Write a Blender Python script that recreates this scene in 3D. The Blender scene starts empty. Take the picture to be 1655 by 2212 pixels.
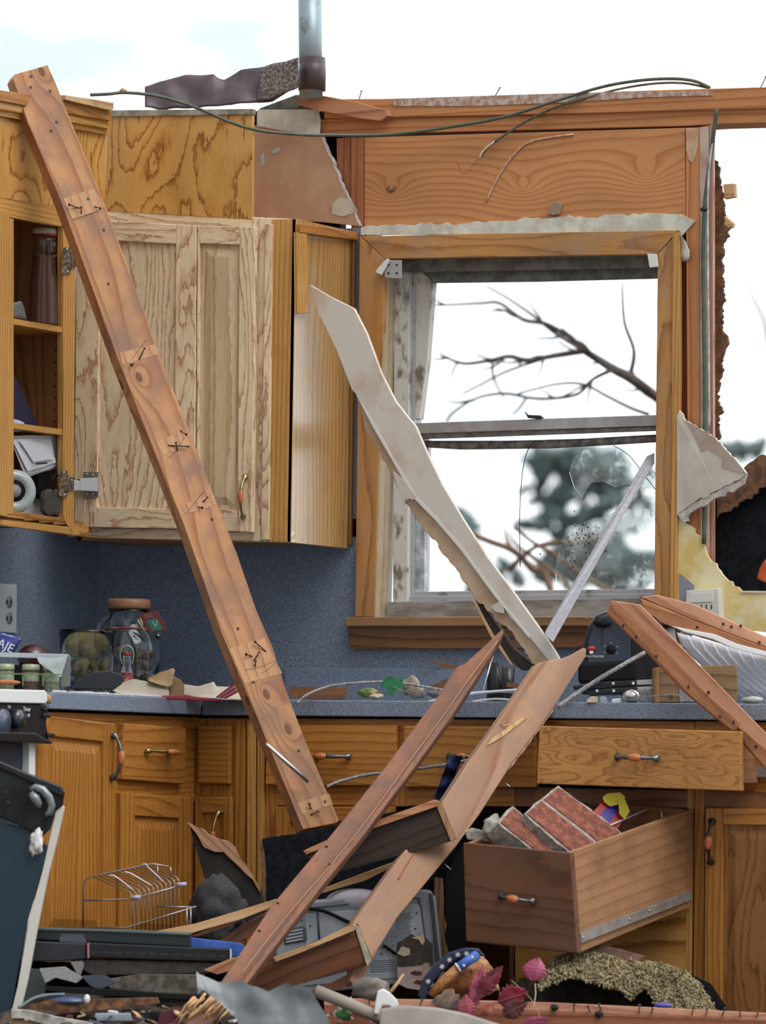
import bpy, bmesh, math, random
from mathutils import Vector, Matrix, noise as mnoise
random.seed(7)
sc = bpy.context.scene
COL = sc.collection
# ------------------------------------------------------------------ camera, sky, exposure
F_PX, CX, CY, DIST = 12000.0, 827.5, 1700.0, 15.4      # focal length and principal point in pixels, distance in m
TH, ROLL = math.radians(25), math.radians(0.9)
Rv = Vector((math.cos(TH), math.sin(TH), 0)); Fv = Vector((-math.sin(TH), math.cos(TH), 0)); Uv = Vector((0, 0, 1))
CAM = Vector((0, 0, .68)) - DIST * Fv
_c, _s = math.cos(ROLL), math.sin(ROLL)
cam = bpy.data.objects.new('camera', bpy.data.cameras.new('camera')); COL.objects.link(cam)
Rc, Uc = Rv * _c + Uv * _s, Uv * _c - Rv * _s
cam.matrix_world = Matrix(((Rc.x, Uc.x, -Fv.x, CAM.x), (Rc.y, Uc.y, -Fv.y, CAM.y), (Rc.z, Uc.z, -Fv.z, CAM.z), (0, 0, 0, 1)))
cd = cam.data
cd.sensor_fit = 'HORIZONTAL'; cd.sensor_width = 24; cd.lens = F_PX / 1655 * 24
cd.shift_y = (CY - 1106) / 1655; cd.shift_x = 0; cd.clip_start = .5; cd.clip_end = 400
cd.dof.use_dof = True; cd.dof.focus_distance = DIST - .55; cd.dof.aperture_fstop = 3.6
sc.camera = cam
sc.view_settings.view_transform = 'Standard'; sc.view_settings.look = 'None'
sc.view_settings.exposure = 0.2; sc.view_settings.gamma = 1; sc.view_settings.use_curve_mapping = False
sc.cycles.use_denoising = True; sc.cycles.max_bounces = 8; sc.cycles.transparent_max_bounces = 12
sc.cycles.sample_clamp_indirect = 6

def ray(px, py):
    a_, b_ = (px - CX) / F_PX, -(py - CY) / F_PX
    return Fv + Rv * (a_ * _c - b_ * _s) + Uv * (a_ * _s + b_ * _c)
def PY(px, py, y): r = ray(px, py); return CAM + r * ((y - CAM.y) / r.y)
def PX(px, py, x): r = ray(px, py); return CAM + r * ((x - CAM.x) / r.x)
def PD(px, py, d): return CAM + ray(px, py) * (DIST + d)
def PP(px, py, p, n): r = ray(px, py); return CAM + r * ((p - CAM).dot(n) / r.dot(n))
def dep(p): return (p - CAM).dot(Fv) - DIST
PXM = 1 / 800.0     # metres per pixel, about

SKY_BACK, SKY_FRONT, SKY_TOP = .52, 1.45, 1.5
w = bpy.data.worlds.new('sky'); sc.world = w; w.use_nodes = True
nt = w.node_tree; nt.nodes.clear()
def wn(t, **k):
    n = nt.nodes.new(t)
    for a, b in k.items(): setattr(n, a, b)
    return n
tc = wn('ShaderNodeTexCoord'); mp = wn('ShaderNodeMapping'); mp.inputs['Scale'].default_value = (3, 3, 8); mp.inputs['Location'].default_value = (.204, .095, .03)
ns = wn('ShaderNodeTexNoise'); ns.inputs['Scale'].default_value = 5.0; ns.inputs['Detail'].default_value = 3
rp = wn('ShaderNodeValToRGB'); rp.color_ramp.elements[0].position = .34; rp.color_ramp.elements[0].color = (.52, .60, .66, 1)
rp.color_ramp.elements[1].position = .50; rp.color_ramp.elements[1].color = (1.16, 1.19, 1.22, 1)
bg = wn('ShaderNodeBackground'); bg.inputs['Strength'].default_value = 1.0
wo = wn('ShaderNodeOutputWorld')
nt.links.new(tc.outputs['Generated'], mp.inputs['Vector']); nt.links.new(mp.outputs[0], ns.inputs['Vector'])
nt.links.new(ns.outputs['Fac'], rp.inputs[0])
# overcast sky: brighter overhead, gradient shaped brighter beyond the window wall, dimmer behind camera
vd = wn('ShaderNodeVectorMath', operation='DOT_PRODUCT'); nt.links.new(tc.outputs['Generated'], vd.inputs[0]); vd.inputs[1].default_value = tuple(Vector((.1, 1, .12)).normalized())
mr = wn('ShaderNodeMapRange'); mr.interpolation_type = 'SMOOTHSTEP'; mr.inputs['From Min'].default_value = -.1; mr.inputs['From Max'].default_value = .97; mr.inputs['To Min'].default_value = SKY_BACK; mr.inputs['To Max'].default_value = SKY_FRONT
nt.links.new(vd.outputs['Value'], mr.inputs[0])
sx_ = wn('ShaderNodeSeparateXYZ'); nt.links.new(tc.outputs['Generated'], sx_.inputs[0])
mz = wn('ShaderNodeMapRange'); mz.inputs['From Min'].default_value = .1; mz.inputs['From Max'].default_value = 1; mz.inputs['To Min'].default_value = 1; mz.inputs['To Max'].default_value = SKY_TOP
nt.links.new(sx_.outputs[2], mz.inputs[0])
mm = wn('ShaderNodeMath', operation='MULTIPLY'); nt.links.new(mr.outputs[0], mm.inputs[0]); nt.links.new(mz.outputs[0], mm.inputs[1]); nt.links.new(mm.outputs[0], bg.inputs['Strength'])
nt.links.new(rp.outputs[0], bg.inputs['Color']); nt.links.new(bg.outputs[0], wo.inputs[0])
sun = bpy.data.objects.new('sun', bpy.data.lights.new('sun', 'SUN')); COL.objects.link(sun)
sun.data.energy = 1.9; sun.data.angle = math.radians(40); sun.data.color = (1, .97, .93)
sun.rotation_euler = Vector((-.6, .3, -.9)).to_track_quat('-Z', 'Y').to_euler()

# ------------------------------------------------------------------ materials
MATS = {}
class NT:
    def __init__(s, name):
        m = bpy.data.materials.new(name); m.use_nodes = True; s.m = m; s.t = m.node_tree; s.t.nodes.clear()
        s.b = s.n('ShaderNodeBsdfPrincipled'); o = s.n('ShaderNodeOutputMaterial'); s.t.links.new(s.b.outputs[0], o.inputs[0]); MATS[name] = m
    def n(s, t, **k):
        n = s.t.nodes.new(t)
        for a, b in k.items(): setattr(n, a, b)
        return n
    def set(s, node, i, v):
        if hasattr(v, 'is_output') or isinstance(v, bpy.types.NodeSocket): s.t.links.new(v, node.inputs[i])
        else: node.inputs[i].default_value = v
    def math(s, op, a, b=0.0, c=None):
        n = s.n('ShaderNodeMath', operation=op); s.set(n, 0, a); s.set(n, 1, b)
        if c is not None: s.set(n, 2, c)
        return n.outputs[0]
    def noise(s, vec, scale=1.0, detail=2.0, rough=.5):
        n = s.n('ShaderNodeTexNoise'); s.set(n, 'Vector', vec); n.inputs['Scale'].default_value = scale
        n.inputs['Detail'].default_value = detail; n.inputs['Roughness'].default_value = rough; return n.outputs['Fac']
    def mapv(s, vec, sc_, loc=(0, 0, 0)):
        n = s.n('ShaderNodeMapping'); s.set(n, 'Vector', vec); n.inputs['Scale'].default_value = sc_; n.inputs['Location'].default_value = loc; return n.outputs[0]
    def ramp(s, f, els):
        n = s.n('ShaderNodeValToRGB'); s.set(n, 0, f); e = n.color_ramp.elements
        while len(e) < len(els): e.new(.5)
        for q, (p, c) in zip(e, els):
            q.position = p; q.color = (c, c, c, 1) if isinstance(c, (int, float)) else (*c, 1)
        return n.outputs[0]
    def mix(s, f, a, b, mode='MIX'):
        n = s.n('ShaderNodeMix', data_type='RGBA', blend_type=mode); s.set(n, 0, f)
        for i, v in ((6, a), (7, b)):
            if isinstance(v, tuple): v = (*v, 1) if len(v) == 3 else v
            s.set(n, i, v)
        return n.outputs[2]
    def bump(s, h, st=.3, dist=.002):
        n = s.n('ShaderNodeBump'); s.set(n, 'Height', h); n.inputs['Strength'].default_value = st; n.inputs['Distance'].default_value = dist
        s.t.links.new(n.outputs[0], s.b.inputs['Normal'])
def wood(name, light, mid, dark, N=9, L=10, sx=1.1, sy=5, jag=.05, pore=.35, rough=.38, coat=0.0, knots=(), dirt=0.0, dirtcol=(.12, .10, .09), seed=0.0, kk=1.0):
    k = NT(name); uv = k.n('ShaderNodeUVMap').outputs[0]
    x = k.n('ShaderNodeSeparateXYZ'); k.set(x, 0, uv); u, v = x.outputs[0], x.outputs[1]
    f = k.noise(k.mapv(uv, (sx, sy, 1), (seed, seed * .7, 0)), 1, 1.5, .45)
    f = k.math('MULTIPLY', f, N); f = k.math('MULTIPLY_ADD', v, L, f)
    jn = k.noise(k.mapv(uv, (28, 75, 1)), 1, 2, .6); f = k.math('MULTIPLY_ADD', jn, jag * 6, f)
    core = None
    for (ku, kv, r) in knots:
        dx = k.math('MULTIPLY', k.math('SUBTRACT', u, ku), .62); dy = k.math('SUBTRACT', v, kv)
        d = k.math('SQRT', k.math('ADD', k.math('MULTIPLY', dx, dx), k.math('MULTIPLY', dy, dy)))
        e = k.math('POWER', 2.718, k.math('DIVIDE', d, -abs(r) * 2.2)); f = k.math('MULTIPLY_ADD', e, 4.0 * kk, f)
        if r < 0: continue
        c = k.math('SUBTRACT', 1.0, k.math('DIVIDE', d, r)); c = k.math('MULTIPLY', c, 3.0); c = k.math('MINIMUM', k.math('MAXIMUM', c, 0.0), 1.0)
        core = c if core is None else k.math('MAXIMUM', core, c)
    fr = k.math('FRACT', f)
    col = k.ramp(fr, [(0, light), (.45, light), (.74, mid), (.93, dark), (1, light)])
    pn = k.noise(k.mapv(uv, (18, 520, 1)), 1, 2, .6)
    pr = k.ramp(pn, [(.30, 1 - pore), (.5, 1.0)])
    col = k.mix(1.0, col, pr, 'MULTIPLY')
    bn = k.noise(k.mapv(uv, (2.2, 5, 1), (3, 5, 0)), 1, 3); col = k.mix(1.0, col, k.ramp(bn, [(.25, .80), (.75, 1.12)]), 'MULTIPLY')
    if dirt > 0:
        tco = k.n('ShaderNodeTexCoord').outputs['Object']
        dn = k.noise(tco, 9, 4, .65); col = k.mix(k.math('MULTIPLY', k.ramp(dn, [(.42, 0.0), (.7, 1.0)]), dirt), col, dirtcol)
    if core is not None: col = k.mix(k.math('MULTIPLY', core, .8), col, tuple(c * .35 for c in dark))
    k.set(k.b, 'Base Color', col); k.b.inputs['Roughness'].default_value = rough; k.b.inputs['Specular IOR Level'].default_value = .3
    if coat: k.b.inputs['Coat Weight'].default_value = coat; k.b.inputs['Coat Roughness'].default_value = .22
    k.bump(k.math('MULTIPLY_ADD', pn, .6, k.math('MULTIPLY', fr, -.15)), .35, .0015)
    return k.m
def plain(name, c, rough=.5, metal=0.0, var=0.0, vs=8, c2=None, spec=None, bump=0.0, bs=60, coat=0.0, stretch=(1, 1, 1), lo=.42, hi=.6):
    k = NT(name)
    if var or c2 is not None:
        tco = k.n('ShaderNodeTexCoord').outputs['Object']; nn = k.noise(k.mapv(tco, stretch), vs, 4, .6)
        if c2 is None: c2 = tuple(x * (1 - var) for x in c)
        k.set(k.b, 'Base Color', k.ramp(nn, [(lo, c2), (hi, c)]))
    else: k.b.inputs['Base Color'].default_value = (*c, 1)
    k.b.inputs['Roughness'].default_value = rough; k.b.inputs['Metallic'].default_value = metal
    if coat: k.b.inputs['Coat Weight'].default_value = coat
    if bump:
        tco = k.n('ShaderNodeTexCoord').outputs['Object']; k.bump(k.noise(tco, bs, 4, .6), bump, .004)
    return k.m
def glassy(name, c=(.9, .95, .95), rough=.03, dust=0.0, alpha=None):
    k = NT(name); k.b.inputs['Base Color'].default_value = (*c, 1); k.b.inputs['Roughness'].default_value = rough
    k.b.inputs['Transmission Weight'].default_value = 1.0; k.b.inputs['IOR'].default_value = 1.45
    if dust:
        tco = k.n('ShaderNodeTexCoord').outputs['Object']; nn = k.noise(tco, 14, 5, .7)
        k.set(k.b, 'Transmission Weight', k.ramp(nn, [(.3, 1.0), (.75, 1 - dust)])); k.set(k.b, 'Roughness', k.ramp(nn, [(.45, .0), (.75, .15)]))
    return k.m

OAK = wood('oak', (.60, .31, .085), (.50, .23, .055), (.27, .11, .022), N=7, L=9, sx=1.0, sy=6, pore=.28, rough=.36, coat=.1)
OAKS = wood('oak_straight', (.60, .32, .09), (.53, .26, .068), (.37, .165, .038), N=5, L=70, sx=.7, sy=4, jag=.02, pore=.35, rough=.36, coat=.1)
OAKB = wood('oak_lower_shaded', (.46, .20, .040), (.40, .162, .029), (.26, .092, .016), N=7, L=48, sx=.9, sy=6, jag=.03, pore=.38, rough=.4, coat=.08, dirt=.25, dirtcol=(.24, .085, .018))  # same cabinet oak, darkened to hold the shade low in the room
OAKF = wood('oak_plywood_figure', (.64, .345, .10), (.58, .29, .07), (.27, .09, .018), N=16, L=3, sx=2.2, sy=4.6, jag=.13, pore=.15, rough=.4, coat=.15)
OAKP = wood('oak_glare', (.84, .67, .45), (.74, .53, .33), (.44, .235, .14), N=15, L=22, sx=1.3, sy=8, jag=.16, pore=.35, rough=.36, coat=.35)  # paler oak: sky glare on the doors is put into its colour
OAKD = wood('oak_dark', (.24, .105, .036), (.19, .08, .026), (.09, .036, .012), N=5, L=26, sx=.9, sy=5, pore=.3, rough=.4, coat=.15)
CASE = wood('casing_oak', (.52, .25, .075), (.44, .20, .055), (.30, .115, .03), N=7, L=20, sx=1.3, sy=7, pore=.3, rough=.4, dirt=.45, dirtcol=(.30, .24, .19))
PINE = wood('pine_weathered', (.50, .235, .125), (.44, .19, .095), (.30, .115, .055), N=4, L=16, sx=.9, sy=5, jag=.02, pore=.2, rough=.62, dirt=.55, dirtcol=(.24, .125, .10))
PINEL = wood('pine_pale', (.66, .42, .22), (.60, .36, .17), (.46, .25, .11), N=4, L=25, sx=.9, sy=5, jag=.02, pore=.15, rough=.65)
PINER = wood('pine_red', (.53, .25, .13), (.45, .19, .09), (.28, .10, .05), N=4, L=28, sx=.9, sy=5, jag=.03, pore=.25, rough=.6, dirt=.3, dirtcol=(.3, .16, .11))
PINEF = wood('fir_framing', (.56, .25, .10), (.50, .205, .075), (.36, .125, .042), N=3, L=34, sx=.8, sy=4, jag=.02, pore=.2, rough=.6)
PINEG = wood('pine_grey', (.27, .12, .07), (.23, .10, .058), (.14, .055, .032), N=3, L=24, sx=.7, sy=5, jag=.03, pore=.45, rough=.7, dirt=.75, dirtcol=(.11, .075, .07))
PINED = wood('pine_shaded', (.050, .034, .024), (.040, .026, .018), (.022, .014, .010), N=4, L=30, sx=.9, sy=5, pore=.3, rough=.75, dirt=.6, dirtcol=(.035, .034, .030))  # near-black tone includes the shade on the boards
SIDEW = wood('drawer_box_wood', (.36, .19, .095), (.33, .17, .08), (.27, .13, .058), N=2, L=34, sx=.5, sy=4, jag=.02, pore=.2, rough=.5, dirt=.6, dirtcol=(.16, .06, .033))
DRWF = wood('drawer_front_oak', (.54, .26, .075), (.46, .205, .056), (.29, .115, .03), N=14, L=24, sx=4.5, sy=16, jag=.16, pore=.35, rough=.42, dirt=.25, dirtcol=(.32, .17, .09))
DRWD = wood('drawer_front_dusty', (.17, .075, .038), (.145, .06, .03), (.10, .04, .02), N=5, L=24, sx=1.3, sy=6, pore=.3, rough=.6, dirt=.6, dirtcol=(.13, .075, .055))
def speckle():
    k = NT('blue_grey_laminate'); tco = k.n('ShaderNodeTexCoord').outputs['Object']
    n = k.noise(tco, 420, 2, .7); k.set(k.b, 'Base Color', k.ramp(n, [(.36, (.075, .105, .145)), (.5, (.165, .215, .295)), (.66, (.34, .38, .46))]))
    k.b.inputs['Roughness'].default_value = .42; return k.m
LAM = speckle()
GYP = plain('gypsum_paper_white', (.66, .62, .55), .8, c2=(.55, .50, .43), vs=6, bump=.15, bs=25)
GYPC = plain('gypsum_core', (.62, .60, .56), .95, c2=(.45, .43, .40), vs=40, bump=.6, bs=90)
BROWNP = plain('brown_gypsum_paper', (.47, .30, .20), .85, c2=(.40, .24, .15), vs=7, bump=.15, bs=20)
PUTTY = plain('plaster_strip', (.66, .66, .58), .85, c2=(.50, .49, .42), vs=18, bump=.35, bs=60)
YEL = plain('yellowed_gypsum', (.66, .50, .17), .8, c2=(.74, .68, .42), vs=9, bump=.3, bs=30)
FELT = plain('black_felt', (.006, .007, .009), .9, c2=(.012, .014, .018), vs=60, bump=.4, bs=120)
BRD = plain('brown_fibreboard', (.20, .095, .05), .95, c2=(.09, .045, .026), vs=35, bump=.8, bs=80)
MUD = plain('muddy_metal', (.40, .385, .37), .5, metal=.3, c2=(.22, .19, .155), vs=14, bump=.15, stretch=(1, 1, .6), lo=.35, hi=.52)
ALU = plain('window_metal', (.46, .46, .48), .42, metal=.45, c2=(.24, .23, .22), vs=30, lo=.33, hi=.45)
VINYL = plain('grimy_vinyl', (.62, .60, .56), .5, c2=(.20, .17, .13), vs=22, lo=.36, hi=.47, stretch=(1, 1, .5))
STEEL = plain('steel', (.55, .55, .56), .3, metal=.9)
GALV = plain('galvanised_pipe', (.30, .37, .41), .45, metal=.5, c2=(.17, .14, .12), vs=14, lo=.36, hi=.5)
PEWTER = plain('pewter', (.20, .21, .22), .38, metal=.8, c2=(.10, .105, .11), vs=60)
BRASS = plain('brass', (.35, .28, .13), .32, metal=.9)
COPW = plain('copper_wood', (.55, .20, .08), .4, c2=(.42, .13, .05), vs=40)
NAIL = plain('nail_iron', (.035, .03, .032), .5, metal=.5)
FLASH = plain('brown_flashing', (.095, .065, .075), .42, metal=.2, c2=(.06, .042, .05), vs=12, bump=.1)
SHIN = plain('shingle_grit', (.22, .19, .17), .95, c2=(.07, .055, .045), vs=140, bump=.7, bs=250)
GREENC = plain('green_cable', (.045, .085, .06), .55, c2=(.10, .10, .07), vs=50)
WHITE = plain('white_enamel', (.78, .80, .80), .25, coat=.4)
WHT = plain('white_plastic', (.72, .72, .70), .4)
PAPER = plain('paper', (.66, .68, .74), .8, bump=.05)
CREAM = plain('cream_paper', (.62, .55, .40), .8, c2=(.5, .40, .26), vs=12)
KRAFT = plain('kraft_paper', (.45, .31, .18), .85, c2=(.36, .23, .12), vs=9, bump=.1)
BLK = plain('black_plastic', (.012, .013, .016), .35, coat=.3)
BLKM = plain('black_matte', (.012, .012, .013), .75)
NAVYP = plain('dark_blue_plastic', (.028, .040, .062), .35)
OVENG = plain('oven_glass', (.012, .030, .050), .3, coat=.25, c2=(.016, .038, .06), vs=3)
DKGRY = plain('charcoal_enamel', (.022, .026, .03), .4, c2=(.009, .011, .013), vs=14)
NAVY = plain('navy_cloth', (.012, .02, .11), .7, c2=(.006, .01, .05), vs=60, bump=.5)
RED = plain('red_plastic', (.42, .02, .015), .4); SAUCE = plain('red_sauce', (.40, .035, .01), .3)
MAROON = plain('maroon_bowl', (.04, .006, .006), .3, coat=.4)
BLUEP = plain('blue_print', (.03, .09, .38), .45, c2=(.05, .14, .5), vs=30)
BRICK = plain('brick', (.31, .10, .062), .9, c2=(.15, .05, .036), vs=36, bump=.5, bs=130, stretch=(.4, 2, 2))
MORTAR = plain('mortar', (.42, .39, .36), .95, c2=(.25, .23, .20), vs=60, bump=.8, bs=160)
YLW = plain('yellow_print', (.62, .50, .02), .4); PURP = plain('purple_print', (.05, .015, .30), .4)
LEAFR = plain('red_leaf', (.34, .035, .06), .5, c2=(.20, .02, .045), vs=25)
PINKL = plain('pink_leaf', (.46, .10, .18), .5, c2=(.30, .05, .12), vs=30)
GRNL = plain('green_leaf', (.02, .20, .07), .45, c2=(.01, .12, .05), vs=25)
DRYG = plain('dried_slices', (.24, .21, .09), .7, c2=(.13, .10, .045), vs=30)  # darkened to carry the shade on the jars
POTP = plain('potpourri', (.17, .12, .06), .8, c2=(.05, .03, .02), vs=55, bump=.5)  # shade on the jars darkens this colour too
HERB = plain('dried_herbs', (.22, .23, .15), .9, c2=(.12, .12, .07), vs=160, bump=.4)
PEPC = plain('peppercorn', (.14, .075, .06), .9, c2=(.05, .03, .025), vs=200, bump=.5)
WOOL = plain('insulation_wool', (.34, .28, .16), .98, c2=(.15, .12, .06), vs=45, bump=.9, bs=110)
CARPET = plain('carpet_cloth', (.62, .60, .56), .95)
PLAST = glassy('clear_plastic', (.93, .97, 1.0), .12)
GLASS = glassy('clear_glass', (.93, .97, .96), .02)
DGLASS = glassy('dusty_glass', (.86, .92, .91), .02, dust=.12)
BARK = plain('bark', (.10, .075, .065), .9, c2=(.06, .045, .04), vs=12)
BARKT = plain('bark_tan', (.24, .15, .10), .9, c2=(.16, .10, .07), vs=12)
NEED = plain('evergreen', (.06, .11, .115), .8, c2=(.14, .19, .19), vs=3)
SOIL = plain('soil', (.16, .12, .08), .95, c2=(.09, .075, .05), vs=3, bump=.4)
for _n, _v in (('black_felt', .1), ('black_matte', .12), ('charcoal_enamel', .25), ('oven_glass', .3), ('black_plastic', .35)):
    _b = MATS[_n].node_tree.nodes['Principled BSDF'].inputs; _b['Specular IOR Level'].default_value = _v
MATS['black_plastic'].node_tree.nodes['Principled BSDF'].inputs['Coat Weight'].default_value = .12
FLOORM = plain('vinyl_floor', (.20, .17, .13), .7, c2=(.11, .09, .07), vs=4, bump=.2)
CORK = plain('cork', (.40, .22, .11), .8, c2=(.27, .14, .06), vs=60)
COCOA = plain('cocoa_powder', (.18, .085, .06), .9)
RUBR = plain('red_rubber', (.22, .03, .025), .5)
LIDW = plain('pale_glass_lid', (.50, .48, .38), .3)
TAUPE = plain('taupe_shell', (.34, .31, .28), .55, c2=(.27, .24, .21), vs=9, coat=.2)
TUBEG = plain('grey_cardboard_tube', (.30, .26, .22), .8)
BLUEM = plain('blue_cut_metal', (.05, .06, .09), .5)
ORNG = plain('orange_cloth', (.62, .10, .03), .6)
TEAL = plain('teal_sign', (.02, .13, .10), .6); DRED = plain('dark_red_sign', (.13, .012, .012), .6)
INK = plain('ink', (.02, .02, .022), .7); WINK = plain('white_ink', (.75, .75, .75), .5)
GRNF = plain('green_film', (.12, .20, .06), .4)
# ------------------------------------------------------------------ geometry helpers
class MB:
    def __init__(s): s.bm = bmesh.new(); s.uv = s.bm.loops.layers.uv.new('UVMap'); s.smooth = False
    def _uv(s, faces, g, uvo=None):
        if g is None: return
        g = g.normalized(); ru, rv = (random.uniform(-9, 9), random.uniform(-9, 9)) if uvo is None else (0, 0)
        o = uvo if uvo is not None else Vector()
        for f in faces:
            f.normal_update(); n = f.normal
            if abs(n.dot(g)) < .75: a, b = g, n.cross(g).normalized()
            else: a = n.orthogonal().normalized(); b = n.cross(a)
            if uvo is not None and n.dot(Fv) > 0: b = -b
            for l in f.loops: d = l.vert.co - o; l[s.uv].uv = (d.dot(a) + ru, d.dot(b) + rv)
    def slab(s, pts, ext, g=None, uvo=None):
        A = [s.bm.verts.new(p) for p in pts]; B = [s.bm.verts.new(p + ext) for p in pts]; n = len(A); fs = []
        fs.append(s.bm.faces.new(A)); fs.append(s.bm.faces.new(B[::-1]))
        for i in range(n): fs.append(s.bm.faces.new((A[i], B[i], B[(i + 1) % n], A[(i + 1) % n])))
        bmesh.ops.recalc_face_normals(s.bm, faces=fs)
        s._uv(fs, g if g is not None else (pts[1] - pts[0]), uvo); return s
    def box(s, p, a, b, c, g=None): return s.slab([p, p + a, p + a + b, p + b], c, g)
    def tube(s, pts, rad, n=8, g=None):
        pts = [Vector(p) for p in pts]; R = rad if isinstance(rad, (list, tuple)) else [rad] * len(pts); rings = []; fs = []; pn = None
        for i, p in enumerate(pts):
            t = (pts[min(i + 1, len(pts) - 1)] - pts[max(i - 1, 0)]).normalized()
            if pn is None: pn = t.orthogonal().normalized()
            pn = (pn - t * pn.dot(t)); pn = pn.normalized() if pn.length > 1e-6 else t.orthogonal().normalized(); b = t.cross(pn)
            rings.append([s.bm.verts.new(p + (pn * math.cos(6.2832 * j / n) + b * math.sin(6.2832 * j / n)) * R[i]) for j in range(n)])
        for a, c in zip(rings, rings[1:]):
            for j in range(n): f = s.bm.faces.new((a[j], a[(j + 1) % n], c[(j + 1) % n], c[j])); f.smooth = True; fs.append(f)
        for r in (rings[0][::-1], rings[-1]): fs.append(s.bm.faces.new(r))
        L = 0
        if g is not None: s._uv(fs, g)
        return s
    def lathe(s, base, prof, axis=Vector((0, 0, 1)), n=28, closed=True):
        axis = axis.normalized(); a = axis.orthogonal().normalized(); b = axis.cross(a); rings = []; fs = []
        for (r, h) in prof: rings.append([s.bm.verts.new(base + axis * h + (a * math.cos(6.2832 * j / n) + b * math.sin(6.2832 * j / n)) * max(r, 1e-4)) for j in range(n)])
        for p, q in zip(rings, rings[1:]):
            for j in range(n): f = s.bm.faces.new((p[j], p[(j + 1) % n], q[(j + 1) % n], q[j])); f.smooth = True; fs.append(f)
        if closed:
            fs.append(s.bm.faces.new(rings[0][::-1])); fs.append(s.bm.faces.new(rings[-1]))
        bmesh.ops.recalc_face_normals(s.bm, faces=fs); return s
    def ell(s, c, r, rot=None, sub=2, rough=0.0, seed=0, flat=None):
        g = bmesh.ops.create_icosphere(s.bm, subdivisions=sub, radius=1.0)
        for v in g['verts']:
            q = v.co.copy()
            if rough: q *= 1 + rough * (mnoise.noise(q * 1.9 + Vector((seed * 3.1, seed, 0))) + .5 * mnoise.noise(q * 4.3 + Vector((seed, 0, seed * 2.3))))
            q = Vector((q.x * r[0], q.y * r[1], q.z * r[2])); v.co = (rot @ q if rot is not None else q) + c
        for f in {f for v in g['verts'] for f in v.link_faces}: f.smooth = True
        return s
    def sheet(s, top, bot, nu=24, nv=8, bump=0.0, bs=14.0, thick=0.0, seed=0, g=None, mid=None):
        """ruled surface between two 3D polylines, gently crumpled; thick gives it a back"""
        def samp(pl, t):
            L = [0]
            for a, b in zip(pl, pl[1:]): L.append(L[-1] + (b - a).length)
            x = t * L[-1]
            for i in range(len(pl) - 1):
                if x <= L[i + 1] + 1e-9: return pl[i].lerp(pl[i + 1], (x - L[i]) / max(1e-9, L[i + 1] - L[i]))
            return pl[-1].copy()
        grid = []
        for j in range(nv + 1):
            row = []
            for i in range(nu + 1):
                a, b = samp(top, i / nu), samp(bot, i / nu); p = a.lerp(b, j / nv)
                if mid: p = p + mid * math.sin(math.pi * j / nv)
                if bump: p = p - Fv * bump * mnoise.noise(p * bs + Vector((seed * 7.7, seed, 0))) + Uv * (bump * .35 * mnoise.noise(p * bs * 1.7 + Vector((0, seed * 3.3, 5))))
                row.append(p)
            grid.append(row)
        V = [[s.bm.verts.new(p) for p in r] for r in grid]; fs = []
        n = Vector()
        for j in range(nv):
            for i in range(nu): f = s.bm.faces.new((V[j][i], V[j][i + 1], V[j + 1][i + 1], V[j + 1][i])); f.smooth = True; fs.append(f)
        if thick:
            e = Fv * thick; W = [[s.bm.verts.new(p + e) for p in r] for r in grid]
            for j in range(nv):
                for i in range(nu): f = s.bm.faces.new((W[j][i], W[j + 1][i], W[j + 1][i + 1], W[j][i + 1])); f.smooth = True; fs.append(f)
            def rim(a, b):
                for i in range(len(a) - 1): fs.append(s.bm.faces.new((a[i], b[i], b[i + 1], a[i + 1])))
            rim(V[0], W[0]); rim(W[-1], V[-1]); rim([r[0] for r in W], [r[0] for r in V]); rim([r[-1] for r in V], [r[-1] for r in W])
        s._uv(fs, g if g is not None else (top[-1] - top[0])); return s
    def build(s, name, mat, parent=None, bevel=0.0, smooth=False, label=None, kind=None, subd=0, origin=None):
        me = bpy.data.meshes.new(name); co = [v.co for v in s.bm.verts]
        c = origin if origin is not None else Vector((sum(v.x for v in co) / len(co), sum(v.y for v in co) / len(co), min(v.z for v in co)))
        bmesh.ops.translate(s.bm, verts=s.bm.verts[:], vec=-c); s.bm.to_mesh(me); s.bm.free()
        me.materials.append(mat)
        if smooth:
            for p in me.polygons: p.use_smooth = True
        o = bpy.data.objects.new(name, me); COL.objects.link(o)
        if bevel:
            m = o.modifiers.new('bevel', 'BEVEL'); m.width = bevel; m.segments = 2; m.limit_method = 'ANGLE'; m.angle_limit = .7; m.use_clamp_overlap = True
        if subd: m = o.modifiers.new('sub', 'SUBSURF'); m.levels = m.render_levels = subd
        WLOC[o.name] = c
        if parent is not None: o.parent = parent; o.location = c - WLOC[parent.name]
        else: o.location = c
        if label: o['label'] = label
        if kind: o['kind'] = kind
        return o
WLOC = {}
def thing(name, label=None, cat=None, group=None, kind=None):
    o = bpy.data.objects.new(name, None); COL.objects.link(o); WLOC[o.name] = Vector((0, 0, 0)); o.empty_display_size = .05
    return tag(o, label, cat, group, kind)
def tag(o, label=None, cat=None, group=None, kind=None):
    for k_, v_ in (('label', label), ('category', cat), ('group', group), ('kind', kind)):
        if v_: o[k_] = v_
    return o
def part(name, mat, parent, pts, ext, g=None, bevel=.0012, **k): return MB().slab(pts, ext, g).build(name, mat, parent, bevel, **k)
def jag(p, q, n=8, amp=4, seed=1):
    """pixel polyline p..q with a ragged offset; end point left out"""
    r = random.Random(seed); dx, dy = q[0] - p[0], q[1] - p[1]; L = math.hypot(dx, dy) or 1; out = []
    for i in range(n):
        t = i / n; a = 0 if i == 0 else r.uniform(-amp, amp); out.append((p[0] + dx * t - dy / L * a, p[1] + dy * t + dx / L * a))
    return out
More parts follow.
